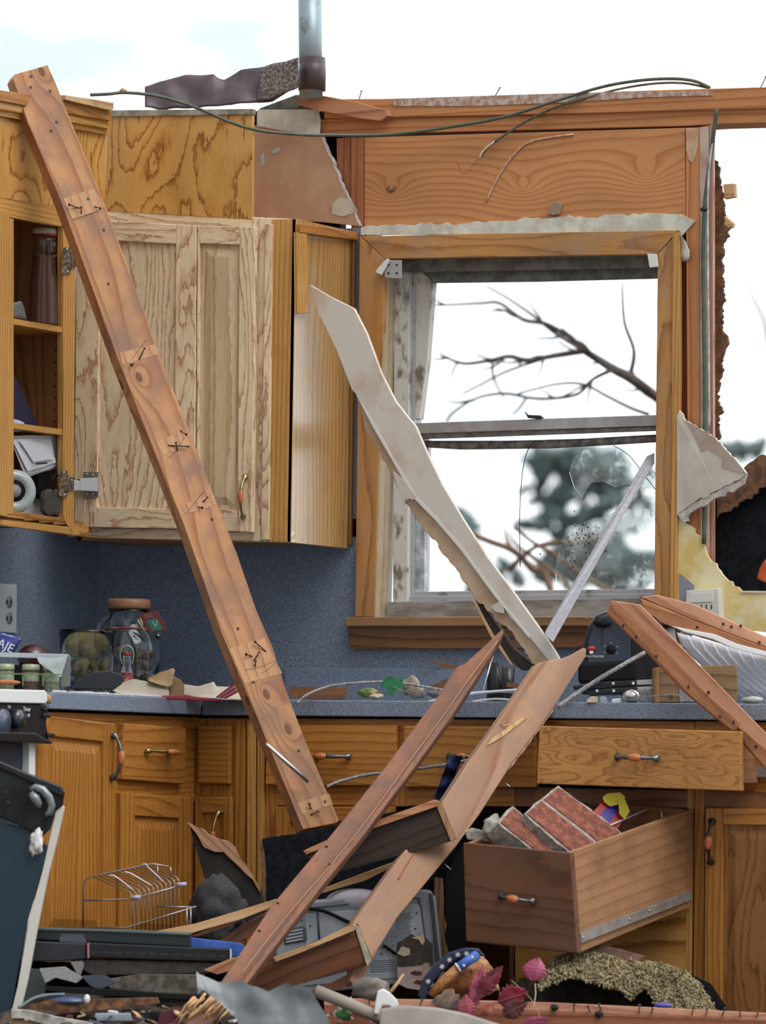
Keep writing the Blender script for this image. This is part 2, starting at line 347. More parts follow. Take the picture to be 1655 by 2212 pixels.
def rough(p, q, n, a1=4, a2=2, seed=1):
    r = random.Random(seed); dx, dy = q[0] - p[0], q[1] - p[1]; L = math.hypot(dx, dy) or 1; out = []
    for i in range(n):
        t = i / n; a = 0 if i == 0 else a1 * (mnoise.noise(Vector((t * L / 26, seed * 3.7, 0))) * 1.8) + a2 * mnoise.noise(Vector((t * L / 7, seed * 1.3, 4))) * 1.8 + r.uniform(-.6, .6); out.append((p[0] + dx * t - dy / L * a, p[1] + dy * t + dx / L * a))
    return out
def sl(px, f): return [f(x, y) for x, y in px]
def plane_of(A, B, phi):
    a3, b3 = PD(*A), PD(*B); a = (b3 - a3).normalized(); N0 = (Fv - a * Fv.dot(a)).normalized(); W0 = a.cross(N0)
    ph = math.radians(phi); n = (N0 * math.cos(ph) + W0 * math.sin(ph)).normalized(); return a3, a, n
def plank(name, px, A, B, t, phi, mat, parent=None, bevel=.002, uvo=None, **k):
    p0, a, n = plane_of(A, B, phi); m = MB().slab([PP(x, y, p0, n) for x, y in px], n * t, a, uvo=p0 if uvo else None)
    return m.build(name, mat, parent, bevel, **k)
def on_plank(A, B, phi, px, py, out=0.0):
    p0, a, n = plane_of(A, B, phi); return PP(px, py, p0, n) - n * out
def quadf(c, plane):
    """c: TL,TR,BR,BL pixels -> f(u,v) pixel -> 3D on plane"""
    def f(u, v):
        x = (c[0][0] * (1 - u) + c[1][0] * u) * (1 - v) + (c[3][0] * (1 - u) + c[2][0] * u) * v
        y = (c[0][1] * (1 - u) + c[1][1] * u) * (1 - v) + (c[3][1] * (1 - u) + c[2][1] * u) * v
        return plane(x, y)
    return f
def rect(m, f, u0, v0, u1, v1, ext, vert=False):
    P = [f(u0, v0), f(u1, v0), f(u1, v1), f(u0, v1)]; m.slab(P, ext, (P[3] - P[0]) if vert else (P[1] - P[0]))
def panel_door(name, c, plane, inw, parent, mat=None, matp=None, su=.2, sv=.12, t=.019, raised=True, sv2=None, su2=None, raise_=.006):
    """frame-and-panel door; inw: unit vector into the cabinet"""
    mat = mat or OAKB; matp = matp or mat; f = quadf(c, plane); sv2 = sv2 or sv; su2 = su2 or su; m = MB()
    rect(m, f, 0, 0, su, 1, inw * t, True); rect(m, f, 1 - su2, 0, 1, 1, inw * t, True)
    rect(m, f, su, 0, 1 - su2, sv, inw * t); rect(m, f, su, 1 - sv2, 1 - su2, 1, inw * t)
    d = m.build(name, mat, parent, .0022)
    m = MB(); P = [f(su, sv), f(1 - su2, sv), f(1 - su2, 1 - sv2), f(su, 1 - sv2)]
    P = [p + inw * .009 for p in P]; m.slab(P, inw * .006, P[3] - P[0])
    if raised:
        c0 = sum(P, Vector()) / 4; w_ = (P[1] - P[0]).length; h_ = (P[3] - P[0]).length; i1, i2 = .012, .034
        def ins(i): return [p + (P[1] - P[0]).normalized() * (i if q in (0, 3) else -i) + (P[3] - P[0]).normalized() * (i if q in (0, 1) else -i) for q, p in enumerate(P)]
        if w_ > .09:
            A = ins(i1); B = [p - inw * raise_ for p in ins(i2)]; va = [m.bm.verts.new(p) for p in A]; vb = [m.bm.verts.new(p) for p in B]
            fs = [m.bm.faces.new(vb)] + [m.bm.faces.new((va[i], va[(i + 1) % 4], vb[(i + 1) % 4], vb[i])) for i in range(4)]
            bmesh.ops.recalc_face_normals(m.bm, faces=fs); m._uv(fs, P[3] - P[0])
    m.build('panel', matp, d); return d
def handle(p0, p1, out, parent, metal=None, grip=None, name='handle', r=.0048, wood_at=(.38, .66)):
    """curved bar pull with leaf-shaped feet and a turned wooden grip"""
    metal = metal or PEWTER; m = MB(); pts = []; rr = []
    for i in range(17):
        t = i / 16; a = math.sin(math.pi * min(1, max(0, (t - .06) / .88))) ** .6 if 0 < t < 1 else 0
        pts.append(p0.lerp(p1, t) + out * (.004 + .024 * a)); e = min(t, 1 - t); rr.append(r * (1.9 if e < .1 else .75 if e < .28 else 1.05) * (.5 if e < .01 else 1))
    m.tube(pts, rr, 8); h = m.build(name, metal, parent)
    a, b = wood_at; q = [p0.lerp(p1, a + (b - a) * i / 6) + out * (.004 + .024) for i in range(7)]
    MB().tube(q, [r * k_ for k_ in (1.1, 1.45, 1.7, 1.75, 1.65, 1.4, 1.05)], 10).build('grip', grip or COPW, h); return h
def wire(name, pts, r, mat, parent=None, n=6, smooth_=True):
    if smooth_ and len(pts) > 2:
        P = [pts[0]] + list(pts) + [pts[-1]]; q = []
        for i in range(1, len(P) - 2):
            a, b, c, d = P[i - 1], P[i], P[i + 1], P[i + 2]
            for k_ in range(5):
                t = k_ / 5; q.append(.5 * ((2 * b) + (c - a) * t + (2 * a - 5 * b + 4 * c - d) * t * t + (3 * b - a - 3 * c + d) * t ** 3))
        q.append(pts[-1]); pts = q
    if isinstance(r, (list, tuple)): r = [r[0] + (r[1] - r[0]) * i / (len(pts) - 1) for i in range(len(pts))]
    return MB().tube(pts, r, n).build(name, mat, parent)
def screw(p, out, parent, r=.0035, name='screw', mat=None): return MB().lathe(p, [(r, 0), (r, .0015), (r * .5, .0025)], out, 10).build(name, mat or STEEL, parent)
def text(s, p, right, up, size, mat, parent, name='lettering', depth=.0004):
    c = bpy.data.curves.new(name, 'FONT'); c.body = s; c.size = size; c.extrude = depth; c.align_x = 'CENTER'; c.align_y = 'CENTER'
    t = bpy.data.objects.new('tmp', c); COL.objects.link(t); dg = bpy.context.evaluated_depsgraph_get(); me = bpy.data.meshes.new_from_object(t.evaluated_get(dg))
    bpy.data.objects.remove(t); me.materials.clear(); me.materials.append(mat)
    r = right.normalized(); u = (up - r * up.dot(r)).normalized(); n = r.cross(u)
    me.transform(Matrix(((r.x, u.x, n.x, 0), (r.y, u.y, n.y, 0), (r.z, u.z, n.z, 0), (0, 0, 0, 1))))
    o = bpy.data.objects.new(name, me); COL.objects.link(o); WLOC[o.name] = p; o.parent = parent; o.location = p - WLOC[parent.name]; return o
NY = Vector((0, -1, 0)); IY = Vector((0, 1, 0)); NX = Vector((1, 0, 0)); IX = Vector((-1, 0, 0))
def fy(y): return lambda a, b: PY(a, b, y)
def fx(x): return lambda a, b: PX(a, b, x)
def fd(d): return lambda a, b: PD(a, b, d)
# ------------------------------------------------------------------ ground, floor, walls
def V(x, y, z): return Vector((x, y, z))
MB().slab([V(-60, -30, -.45), V(60, -30, -.45), V(60, 90, -.45), V(-60, 90, -.45)], V(0, 0, -.1)).build('ground', SOIL, kind='structure')
MB().slab([V(-2.6, -2.6, 0), V(2.4, -2.6, 0), V(2.4, .15, 0), V(-2.6, .15, 0)], V(0, 0, -.42)).build('floor', FLOORM, kind='structure')
# window wall: laminate-faced lower wall, with the window's opening left open
WL, WR = -.90, PY(1470, 1300, 0).x
zt = PY(700, 1160, 0).z; zs = PY(800, 1352, 0).z; xw = PY(772, 1300, 0).x
m = MB(); m.box(V(WL, 0, 0), V(xw + .02 - WL, 0, 0), V(0, 0, zt + .05), V(0, .012, 0))
m.box(V(xw + .02, 0, 0), V(WR + .0 - xw - .02, 0, 0), V(0, 0, zs), V(0, .012, 0)); m.box(V(WR, 0, 0), V(.5, 0, 0), V(0, 0, .92), V(0, .012, 0))
m.box(V(WL, .012, 0), V(2.4, 0, 0), V(0, 0, .9), V(0, .09, 0)); m.box(V(WL, .012, .9), V(xw - WL + .012, 0, 0), V(0, 0, zt - .90 + .86), V(0, .09, 0)); m.box(V(xw - .03, .0, zt), V(.042, 0, 0), V(0, 0, .86), V(0, .012, 0))
m.build('wall_back', LAM, kind='structure')
m = MB(); m.box(V(WL, 0, 0), V(0, -2.2, 0), V(0, 0, zt + .12), V(-.012, 0, 0)); m.build('wall_left', LAM, kind='structure')
m = MB(); m.box(V(WL - .012, .1, 0), V(0, -2.3, 0), V(0, 0, 2.53), V(-.1, 0, 0), V(0, 0, 1)); m.build('wall_left', GYP, kind='structure')
WAL = PY(205, 1200, 0)
wire('trim_1', [PY(207, 1214, -.006), PY(206, 1250, -.006), PY(203, 1300, -.006)], .004, WHT).__setitem__('kind', 'structure')

# exposed framing over the window: every stick of lumber is a thing of its own
def board(name, px, y, t, mat, label, cat='lumber', g=(1, 0, 0), bevel=.002, uvo=None, group=None):
    o = MB().slab(sl(px, fy(y)), V(0, t, 0), Vector(g), uvo=uvo).build(name, mat, None, bevel); return tag(o, label, cat, group)
board('top_plate', [(700, 214), (845, 213), (1100, 206), (1400, 195), (1655, 188), (1720, 185), (1720, 231), (1655, 234), (1250, 245), (845, 253), (700, 256)], -.004, .13, PINEF, 'upper of the two long salmon framing timbers running along the top of the broken wall')
tag(MB().slab(sl([(850, 213), (1100, 205), (1330, 198), (1540, 196), (1540, 206), (1400, 210), (1200, 222), (1020, 229), (850, 229)], fy(-.007)), V(0, .003, 0)).build('paint_strip', plain('flaking_paint', (.52, .47, .45), .85, c2=(.40, .22, .14), vs=60), None), 'thin strip of flaking whitish paint along the upper edge of the top timber', 'paint')
board('top_plate', [(693, 258), (845, 252), (1250, 243), (1655, 233), (1720, 231), (1720, 262), (1655, 265), (1545, 268), (1480, 272), (1000, 284), (693, 292)], .006, .12, PINEF, 'lower long salmon framing timber directly under the topmost plate')
hp = PY(787, 480, 0); kx = lambda a, b: ((PY(a, b, 0) - hp).x, (PY(a, b, 0) - hp).z)
k1 = kx(845, 408); k2 = kx(1130, 402); k3 = kx(1395, 378)
FIR = wood('fir_header', (.56, .26, .105), (.50, .21, .08), (.43, .165, .058), N=4, L=52, sx=1.2, sy=6, jag=.015, pore=.12, rough=.6, knots=((k1[0], -k1[1], .012), (k2[0], -k2[1], -.026), (k3[0], -k3[1], -.022), (k1[0], k1[1], .012), (k2[0], k2[1], -.026), (k3[0], k3[1], -.022)), kk=1.2)
hdr = board('header_board', [(787, 297), (1480, 276), (1482, 470), (1482, 500), (787, 500)], .0, .085, FIR, 'wide flat fir board with a dark knot spanning above the window', uvo=hp)
MB().ell(PY(845, 408, -.001), (.012, .004, .010), sub=2).build('knot', plain('knot_wood', (.12, .06, .035), .7, c2=(.30, .16, .09), vs=90), hdr)
wire('scratch', [PY(1050, 436, -.002), PY(1075, 385, -.002), PY(1110, 335, -.002), PY(1150, 305, -.002), PY(1240, 290, -.002)], .0035, plain('scuff', (.62, .40, .30), .9, c2=(.50, .26, .14), vs=70), hdr)
board('wall_stud', [(727, 298), (757, 297), (760, 470), (727, 440)], .012, .085, wood('stud_red', (.36, .13, .06), (.32, .11, .05), (.22, .07, .03), N=3, L=30), 'short dark red stud beside the black gap left of the header board', g=(0, 0, 1), group=None)
board('wall_stud', [(758, 297), (786, 296), (786, 500), (758, 500)], .002, .085, wood('stud_red2', (.40, .155, .07), (.36, .13, .06), (.25, .08, .035), N=3, L=30), 'narrow reddish stud touching the left end of the wide header board', g=(0, 0, 1))
board('wall_stud', [(1481, 276), (1510, 275), (1512, 1180), (1486, 1180)], -.003, .088, PINEF, 'tall salmon stud close to the window casing on its outer side', g=(0, 0, 1))
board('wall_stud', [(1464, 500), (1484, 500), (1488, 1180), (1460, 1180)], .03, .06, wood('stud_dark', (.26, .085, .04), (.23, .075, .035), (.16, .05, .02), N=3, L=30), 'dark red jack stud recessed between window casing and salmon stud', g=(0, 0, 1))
board('wall_stud', [(1511, 275), (1530, 272), (1532, 1300), (1513, 1300)], .0, .02, plain('stud_paint', (.60, .50, .44), .8, c2=(.48, .32, .25), vs=12), 'pale pinkish stud edge next to the green cable', g=(0, 0, 1))
board('wall_stud', [(1531, 270), (1540, 268), (1541, 1300), (1533, 1300)], .004, .018, wood('stud_pink', (.50, .27, .20), (.46, .23, .16), (.32, .15, .10), N=3, L=30), 'outermost pinkish stud at the torn end of the wall', g=(0, 0, 1))
tag(MB().slab(sl([(1482, 277), (1508, 276), (1506, 320), (1500, 345), (1495, 352), (1488, 345), (1483, 325)], fy(-.0055)), V(0, .003, 0)).build('bare_patch', plain('bare_wood', (.60, .47, .34), .8, c2=(.50, .28, .16), vs=20), None), 'pale bare wood patch at the top of the salmon stud', 'wood')
# broken plate end
tag(MB().slab(sl([(640, 205), (662, 202), (700, 207), (770, 220), (836, 238), (838, 250), (822, 261), (775, 256), (693, 240), (645, 227)], fy(-.03)), V(0, .05, .0), V(1, 0, 0)).build('broken_board', PINER, None, .002), 'short splintered board lying on the wall top just right of the vent pipe', 'lumber')
tag(MB().slab(sl([(560, 234), (640, 204), (650, 226), (640, 236), (560, 238)], fy(.0)), V(0, .09, 0), V(1, 0, 0)).build('plate_end', plain('grey_wood', (.20, .19, .17), .9, c2=(.08, .08, .075), vs=25), None, .002), 'grey weathered wood piece under the purple brown metal sheet', 'lumber')
# black sheet in place of the shade in the cavity behind the torn paper
MB().slab(sl([(545, 240), (735, 240), (735, 500), (545, 500)], fy(.05)), V(0, .04, 0)).build('cavity_shade', BLKM, None, kind='structure')
# torn gypsum panel above the corner cabinet
g = thing('wallboard_sheet', 'torn brown-papered gypsum panel with white upper strip above the corner cabinet', 'wallboard')
edge = jag((692, 290), (778, 489), 22, 2.2, 3) + [(778, 489)]
MB().slab(sl([(543, 270)] + edge + [(700, 480), (543, 470)], fy(-.004)), V(0, .012, 0)).build('brown_face', BROWNP, g, .0008)
MB().slab(sl([(x + 2.5, y - 1) for x, y in edge[::-1]] + [(x - 1.5, y) for x, y in edge], fy(-.005)), V(0, .011, 0)).build('torn_edge', GYPC, g)
MB().slab(sl([(555, 237), (688, 236), (692, 262), (690, 292), (620, 284), (555, 272)], fy(-.008)), V(0, .006, 0)).build('white_strip', PUTTY, g, .0008)
for P in ([(585, 330), (592, 322), (604, 318), (606, 324), (594, 332)], [(562, 338), (570, 330), (572, 352), (566, 362)]):
    MB().slab(sl(P, fy(-.0055)), V(0, .002, 0)).build('paint_fleck', plain('pale_blue_paint', (.40, .44, .46), .7), g)
MB().sheet(sl([(718, 440), (735, 425), (760, 432), (772, 452)], fy(-.012)), sl([(716, 462), (740, 468), (760, 462), (774, 458)], fy(-.006)), 10, 4, .003, 20).build('curled_paper', GYP, g)
# torn plaster strip above casing
top = jag((780, 488), (1080, 480), 26, 3.2, 11) + jag((1080, 478), (1240, 466), 14, 4, 12) + jag((1240, 470), (1420, 462), 14, 5, 13) + [(1470, 463), (1502, 478)]
tag(MB().slab(sl([(779, 508)] + [(779, 492)] + top[1:] + [(1466, 516), (1462, 500), (1100, 505)], fy(-.010)), V(0, .009, 0)).build('plaster_strip', PUTTY, None, .0008), 'ragged strip of torn white plaster along the top of the window casing', 'plaster')
tag(MB().sheet(sl([(1466, 505), (1478, 515), (1490, 540), (1490, 558)], fy(-.02)), sl([(1464, 520), (1466, 540), (1468, 560), (1478, 566)], fy(-.005)), 10, 5, .012, 40, .003).build('plaster_scrap', PUTTY, None), 'small crumpled plaster paper scrap at the upper outer corner of the window', 'plaster')
tag(MB().slab(sl([(1183, 462), (1193, 436), (1207, 437), (1212, 444), (1208, 462), (1195, 465)], fy(-.012)), V(0, .01, 0)).build('wood_chip', plain('dusty_chip', (.30, .21, .15), .9), None, .001), 'small brown wood chip stuck above the middle of the window casing', 'chip')

# ------------------------------------------------------------------ window
W = thing('window_1', kind='structure')
W['label'] = 'wooden-cased kitchen window with broken sashes'
def wp(name, px, y, t, mat, g=None, bevel=.0015, parent=W, **k): return MB().slab(sl(px, fy(y)), V(0, t, 0), g).build(name, mat, parent, bevel, **k)
X1, Z1 = V(1, 0, 0), V(0, 0, 1)
wp('window_casing', [(779, 510), (1466, 497), (1420, 549), (832, 559)], -.02, .02, CASE, X1)
wp('window_casing', [(777, 510), (832, 560), (818, 1000), (809, 1332), (767, 1332), (772, 900)], -.02, .02, CASE, Z1)
wp('window_casing', [(1421, 549), (1467, 499), (1468, 800), (1460, 1290), (1459, 1335), (1413, 1335), (1417, 900)], -.02, .02, CASE, Z1)
wp('window_casing', [(1453, 507), (1467, 500), (1468, 800), (1460, 1335), (1447, 1335), (1451, 900)], -.026, .02, OAKS, Z1)
# jambs: the left one turned to the camera, top one seen from below
jx = PY(831, 560, -.018).x; jx2 = PY(811, 1332, -.018)
def jamb(y0, y1, mat, name, dx=0):
    m = MB(); a, b = PY(832, 556, -.018), PY(811, 1334, -.018); a.x -= dx; b.x -= dx
    m.slab([V(a.x, y0, a.z), V(a.x, y1, a.z), V(b.x, y1, b.z), V(b.x, y0, b.z)], V(-.015, 0, 0), Z1); return m.build(name, mat, W, .001)
JAM = wood('jamb_wood', (.52, .40, .24), (.46, .33, .18), (.30, .19, .09), N=3, L=30, sx=.6, rough=.28, coat=.6, dirt=.5, dirtcol=(.52, .50, .45))
jamb(-.018, .088, JAM, 'jamb')
jt = [PY(832, 556, -.018), PY(1421, 548, -.018)]
MB().slab([jt[0], jt[1], jt[1] + V(0, .1, 0), jt[0] + V(0, .1, 0)], V(0, 0, .015), X1).build('head_jamb', JAM, W)
# unit frame at y=.075...
YF = .085
wp('sash_track', [(852, 560), (884, 562), (880, 1330), (848, 1332)], YF - .03, .05, VINYL, Z1)
wp('sash_track', [(872, 575), (897, 580), (893, 1290), (866, 1300)], YF - .012, .05, ALU, Z1)
wp('sash_track', [(889, 568), (935, 608), (922, 780), (906, 905), (890, 905)], YF - .004, .03, VINYL, Z1)
wp('window_head', [(836, 556), (1425, 548), (1425, 578), (836, 588)], YF - .04, .03, plain('grimy_grey', (.20, .20, .185), .6, c2=(.11, .11, .10), vs=25), X1)
wp('window_head', [(850, 574), (1425, 566), (1425, 600), (1160, 607), (936, 610), (850, 600)], YF, .03, plain('grimy_grey2', (.17, .19, .19), .5, c2=(.09, .10, .10), vs=30), X1)
wp('lower_sash_rail', [(880, 1278), (1420, 1272), (1420, 1285), (880, 1290)], YF - .004, .03, ALU, X1)
wp('window_sill', [(838, 1300), (1420, 1292), (1420, 1336), (838, 1336)], YF - .05, .06, plain('sill_dusty', (.34, .325, .31), .7, c2=(.19, .17, .15), vs=26, stretch=(.3, 1, 1)), X1)
wp('window_sill', [(866, 1288), (1420, 1282), (1420, 1300), (866, 1304)], YF - .02, .05, ALU, X1)
sg = wp('lower_sash_stile', [(884, 940), (918, 930), (917, 1278), (884, 1282)], YF + .004, .02, plain('sash_pale', (.55, .60, .64), .4, c2=(.25, .27, .28), vs=24), Z1)
wp('sash_track', [(905, 950), (926, 948), (922, 1276), (908, 1278)], YF + .02, .02, ALU, Z1)
wp('meeting_rail', [(896, 914), (1421, 896), (1421, 920), (898, 937)], YF - .025, .025, plain('rail_alu', (.43, .42, .44), .38, metal=.4, c2=(.34, .32, .33), vs=18), X1)
wp('meeting_rail', [(900, 936), (1421, 921), (1421, 930), (904, 948)], YF - .018, .02, plain('rail_dark', (.24, .22, .21), .5, metal=.4, c2=(.15, .13, .12), vs=40), X1)
MB().sheet(sl([(918, 952), (1100, 952), (1250, 948), (1421, 938)], fy(YF + .004)), sl([(918, 966), (1000, 971), (1200, 968), (1421, 955)], fy(YF + .004)), 20, 2, .001, 30, .012).build('screen_rail', plain('rail_grit', (.27, .25, .24), .6, metal=.3, c2=(.13, .11, .10), vs=45), W)
# dusty broken glass of the lower sash
m = MB()
gl = [(1421, 968), (1330, 965), (1262, 972), (1238, 990), (1230, 1020), (1240, 1052), (1258, 1076), (1266, 1060), (1278, 1042), (1305, 1040), (1330, 1052), (1360, 1046), (1421, 1060)]
m.slab(sl(gl, fy(YF + .012)), V(0, .003, 0)); m.build('glass_shard', DGLASS, W)
m = MB(); gl = [(1421, 1062), (1360, 1085), (1318, 1112), (1270, 1124), (1236, 1140), (1215, 1165), (1204, 1205), (1200, 1240), (1205, 1275), (1421, 1273)]
m.slab(sl(gl, fy(YF + .012)), V(0, .003, 0)); m.build('glass_shard', DGLASS, W)
m = MB(); r = random.Random(5)
for i in range(80):
    a, b = r.gauss(1245, 22), r.gauss(1165, 26); s_ = r.uniform(.7, 2.2)
    m.slab(sl([(a, b), (a + s_ * 2, b + s_), (a + s_, b + s_ * 3)], fy(YF + .0105)), V(0, .001, 0))
m.build('dirt_specks', INK, W, kind='stuff')
tag(wire('wire', [PY(1175, 952, YF - .03), PY(1150, 958, YF - .03), PY(1132, 1000, YF - .03), PY(1123, 1100, YF - .03), PY(1124, 1225, YF - .03)], .0012, NAIL), 'thin dark wire hanging from the middle rail of the window', 'wire')
tag(wire('wire', [PY(1325, 962, YF - .02), PY(1360, 985, YF - .02), PY(1395, 1030, YF - .02), PY(1420, 1062, YF - .02)], .0011, NAIL), 'short thin wire crossing behind the leaning aluminium bar', 'wire')
tag(MB().slab(sl([(1132, 888), (1140, 896), (1166, 897), (1174, 903), (1160, 905), (1140, 903)], fy(YF - .03)), V(0, .012, 0)).build('sash_lock', NAIL, None, .002), 'small dark sash lock on top of the middle window rail', 'lock')
# shade brackets
b = thing('shade_bracket', 'grey perforated metal shade bracket at the upper left corner inside the window', 'bracket')
part('plate', plain('bracket_metal', (.42, .43, .43), .5, metal=.4), b, sl([(829, 562), (868, 562), (868, 602), (831, 600)], fy(-.03)), V(0, .003, 0))
for x in (839, 857):
    for y in (572, 590): MB().slab(sl([(x, y - 3), (x + 3, y), (x, y + 3), (x - 3, y)], fy(-.0312)), V(0, .001, 0)).build('hole', INK, b)
part('clip', WHT, b, sl([(836, 558), (842, 562), (824, 594), (811, 588), (815, 580)], fy(-.04)), V(0, .006, 0), bevel=.001)
tag(part('bracket_clip', WHT, None, sl([(1398, 548), (1418, 549), (1421, 576), (1403, 578)], fy(-.035)), V(0, .008, 0)), 'small white plastic clip at the upper right inside corner of the window casing', 'clip')
# stool and apron: lighter sill board and dark board under it
st = MB().slab(sl([(744, 1333), (1470, 1331), (1470, 1352), (744, 1353)], fy(-.045)), V(0, .1, 0), X1).build('trim_3', wood('sill_oak', (.34, .17, .065), (.30, .14, .05), (.20, .085, .028), N=3, L=25, coat=.2, dirt=.3, dirtcol=(.28, .2, .14)), None, .003, kind='structure')
MB().slab(sl([(750, 1352), (1470, 1352), (1470, 1400), (757, 1402)], fy(-.022)), V(0, .02, 0), X1).build('trim_4', OAKD, None, .002, kind='structure')

# ------------------------------------------------------------------ torn wall right of the window
wr = jag((1466, 1118), (1500, 1142), 5, 4, 21) + jag((1500, 1142), (1525, 1190), 6, 4, 22) + jag((1525, 1190), (1560, 1240), 7, 4, 23) + jag((1560, 1240), (1600, 1275), 6, 3, 24)
MB().slab(sl([(1460, 1340), (1460, 1118)] + wr[1:] + [(1602, 1276), (1720, 1277), (1720, 1372), (1655, 1366), (1600, 1360), (1560, 1350), (1500, 1340)], fy(-.016)), V(0, .012, 0)).build('wall_right', YEL, None, .0008, kind='structure')
MB().slab(sl([(1468, 1238), (1500, 1264), (1500, 1300), (1468, 1300)], fy(-.018)), V(0, .004, 0)).build('trim_5', plain('grey_plate', (.24, .25, .29), .6), None, kind='structure')
tag(MB().slab(sl([(1540, 1165), (1545, 1060), (1592, 1046), (1655, 1030), (1760, 1020), (1760, 1290), (1600, 1290), (1530, 1220)], fy(.06)), V(0, .02, 0)).build('felt_sheathing', FELT, None, .001), 'black tar felt sheathing showing behind the yellow wallboard at the wall end', 'sheathing')
e1 = jag((1548, 1118), (1592, 1095), 6, 5, 31) + jag((1592, 1095), (1655, 1048), 9, 6, 32)
e2 = jag((1720, 975), (1640, 984), 10, 5, 33) + jag((1640, 984), (1592, 1030), 8, 5, 34) + jag((1592, 1030), (1546, 1080), 7, 5, 35)
tag(MB().slab(sl(e1 + [(1720, 1030)] + e2, fy(.03)), V(0, .012, 0)).build('fibreboard_flap', BRD, None, .001), 'torn brown fibreboard flap above the black felt', 'board')
# broken edge of brown fibreboard, ragged column
L = jag((1546, 360), (1546, 950), 4, 0, 40); R_ = rough((1551, 950), (1558, 760), 40, 5, 4, 41) + [(1566, 752), (1573, 742), (1570, 725)] + rough((1560, 715), (1560, 520), 44, 5, 4, 46) + rough((1566, 520), (1574, 488), 9, 4, 4, 42) + rough((1564, 486), (1560, 420), 18, 5, 4, 44) + rough((1562, 418), (1547, 345), 18, 4, 3, 45)
pts = [(1546, 950)] + R_[0:20] + [(1568, 745), (1572, 735), (1570, 722)] + R_[20:] + [(1543, 345)]
pts = [(1543, 345), (1543, 950)] + R_
ff = tag(MB().slab(sl(pts, fy(.045)), V(0, .013, 0)).build('fibreboard_edge', BRD, None, .0), 'tall ragged broken edge of brown fibreboard beside the outermost stud', 'board')
tag(MB().slab(sl([(1562, 398), (1586, 396), (1588, 425), (1564, 430)], fy(.05)), V(0, .02, 0), X1).build('wood_stub', PINEL, None, .002), 'short broken wood stub sticking out of the fibreboard edge, upper one', 'lumber')
tag(MB().slab(sl([(1556, 455), (1570, 470), (1584, 482), (1582, 490), (1554, 500)], fy(.05)), V(0, .02, 0), X1).build('wood_stub', PINEL, None, .002), 'pointed broken wood splinter below the stub on the fibreboard edge', 'lumber')
tag(MB().sheet(sl([(1655, 1208), (1642, 1225), (1636, 1250)], fy(.02)), sl([(1700, 1215), (1700, 1240), (1700, 1276)], fy(.02)), 8, 6, .012, 30, .004).build('orange_cloth', ORNG, None), 'scrap of bright orange plastic on the wall end before the black felt', 'scrap')
MB().slab(sl([(1600, 1276), (1720, 1277), (1720, 1281), (1600, 1280)], fy(-.02)), V(0, .12, 0)).build('trim_6', GYP, None, kind='structure')
# bent triangle of gypsum board
t = thing('gypsum_fragment', 'triangular broken white gypsum board fragment jutting out beside the window', 'wallboard')
P = [(1462, 1112), (1462, 900), (1467, 886)] + jag((1475, 895), (1478, 908), 2, 1, 5) + jag((1480, 908), (1545, 945), 10, 2.5, 51) + jag((1545, 945), (1590, 995), 9, 3, 52) + [(1612, 1022)] + jag((1600, 1035), (1500, 1085), 14, 3, 53) + [(1478, 1100)]
def ftri(x, y): k_ = max(0, x - 1470) / 130; return PY(x, y, -.03 - .05 * k_)
MB().slab(sl(P, ftri), V(0, .013, 0)).build('face', GYP, t, .0008)
MB().slab(sl([(1478, 908), (1492, 925), (1500, 940), (1515, 975), (1530, 970), (1560, 990), (1560, 1010), (1590, 1020), (1612, 1022), (1590, 996), (1545, 946), (1500, 918)], lambda x, y: ftri(x, y) + V(0, -.0012, 0)), V(0, .001, 0)).build('torn_paper', plain('tan_paper', (.46, .40, .33), .85, c2=(.42, .33, .26), vs=16), t)
MB().slab(sl([(1462, 1112), (1478, 1100)] + jag((1500, 1085), (1605, 1033), 12, 2, 54) + [(1612, 1024), (1606, 1045)] + jag((1590, 1056), (1500, 1102), 10, 4, 55) + jag((1490, 1108), (1485, 1135), 3, 4, 56) + [(1476, 1128)], lambda x, y: ftri(x, y) + V(0, .002, 0)), V(0, .012, 0)).build('broken_core', GYPC, t, .0008)

# ------------------------------------------------------------------ soffit and crown (left run x = -.66, window run y = -.37)
XS, YS = -.66, -.37
sf = thing('soffit', 'boxed oak plywood soffit with bold grain above the upper cabinets', 'soffit')
XI = V(-1, 0, 0); YI = V(0, 1, 0)
part('side_panel', OAKF, sf, sl([(-90, 225), (230, 282), (228, 458), (137, 450), (-90, 412)], fx(XS)), XI * .012, Z1)
part('front_panel', OAKF, sf, sl([(231, 240), (546, 237), (545, 474), (227, 456)], fy(YS)), YI * .012, Z1)
part('top_strip', plain('grey_strip', (.36, .34, .28), .85, c2=(.20, .18, .13), vs=30), sf, sl([(236, 238), (546, 235), (546, 247), (240, 252)], fy(YS - .006)), YI * .02, X1)
cr = thing('crown_moulding', 'stepped oak crown moulding running along the soffit top at the far left', 'moulding')
for i, (a, b, c, d, o) in enumerate(((194, 232, 218, 262, .030), (218, 262, 236, 279, .022), (236, 279, 250, 291, .012))):
    part('moulding_step', OAKS if i else OAKB, cr, sl([(-90, a - (b - a) * 90 / 243), (243 - i * 3, b), (240 - i * 4, d), (-90, c - (d - c) * 90 / 240)], fx(XS + o)), XI * (o - .001), Vector((0, 1, -.02)), .002)
tag(part('crown_offcut', wood('offcut', (.56, .38, .20), (.50, .32, .15), (.36, .18, .08), N=3, L=30), None, sl([(142, 205), (246, 221), (246, 236), (240, 239), (142, 216)], fx(XS + .045)), XI * .04, Vector((0, 1, 0)), .002), 'loose pale strip of wood lying on the crown moulding near the corner', 'lumber')

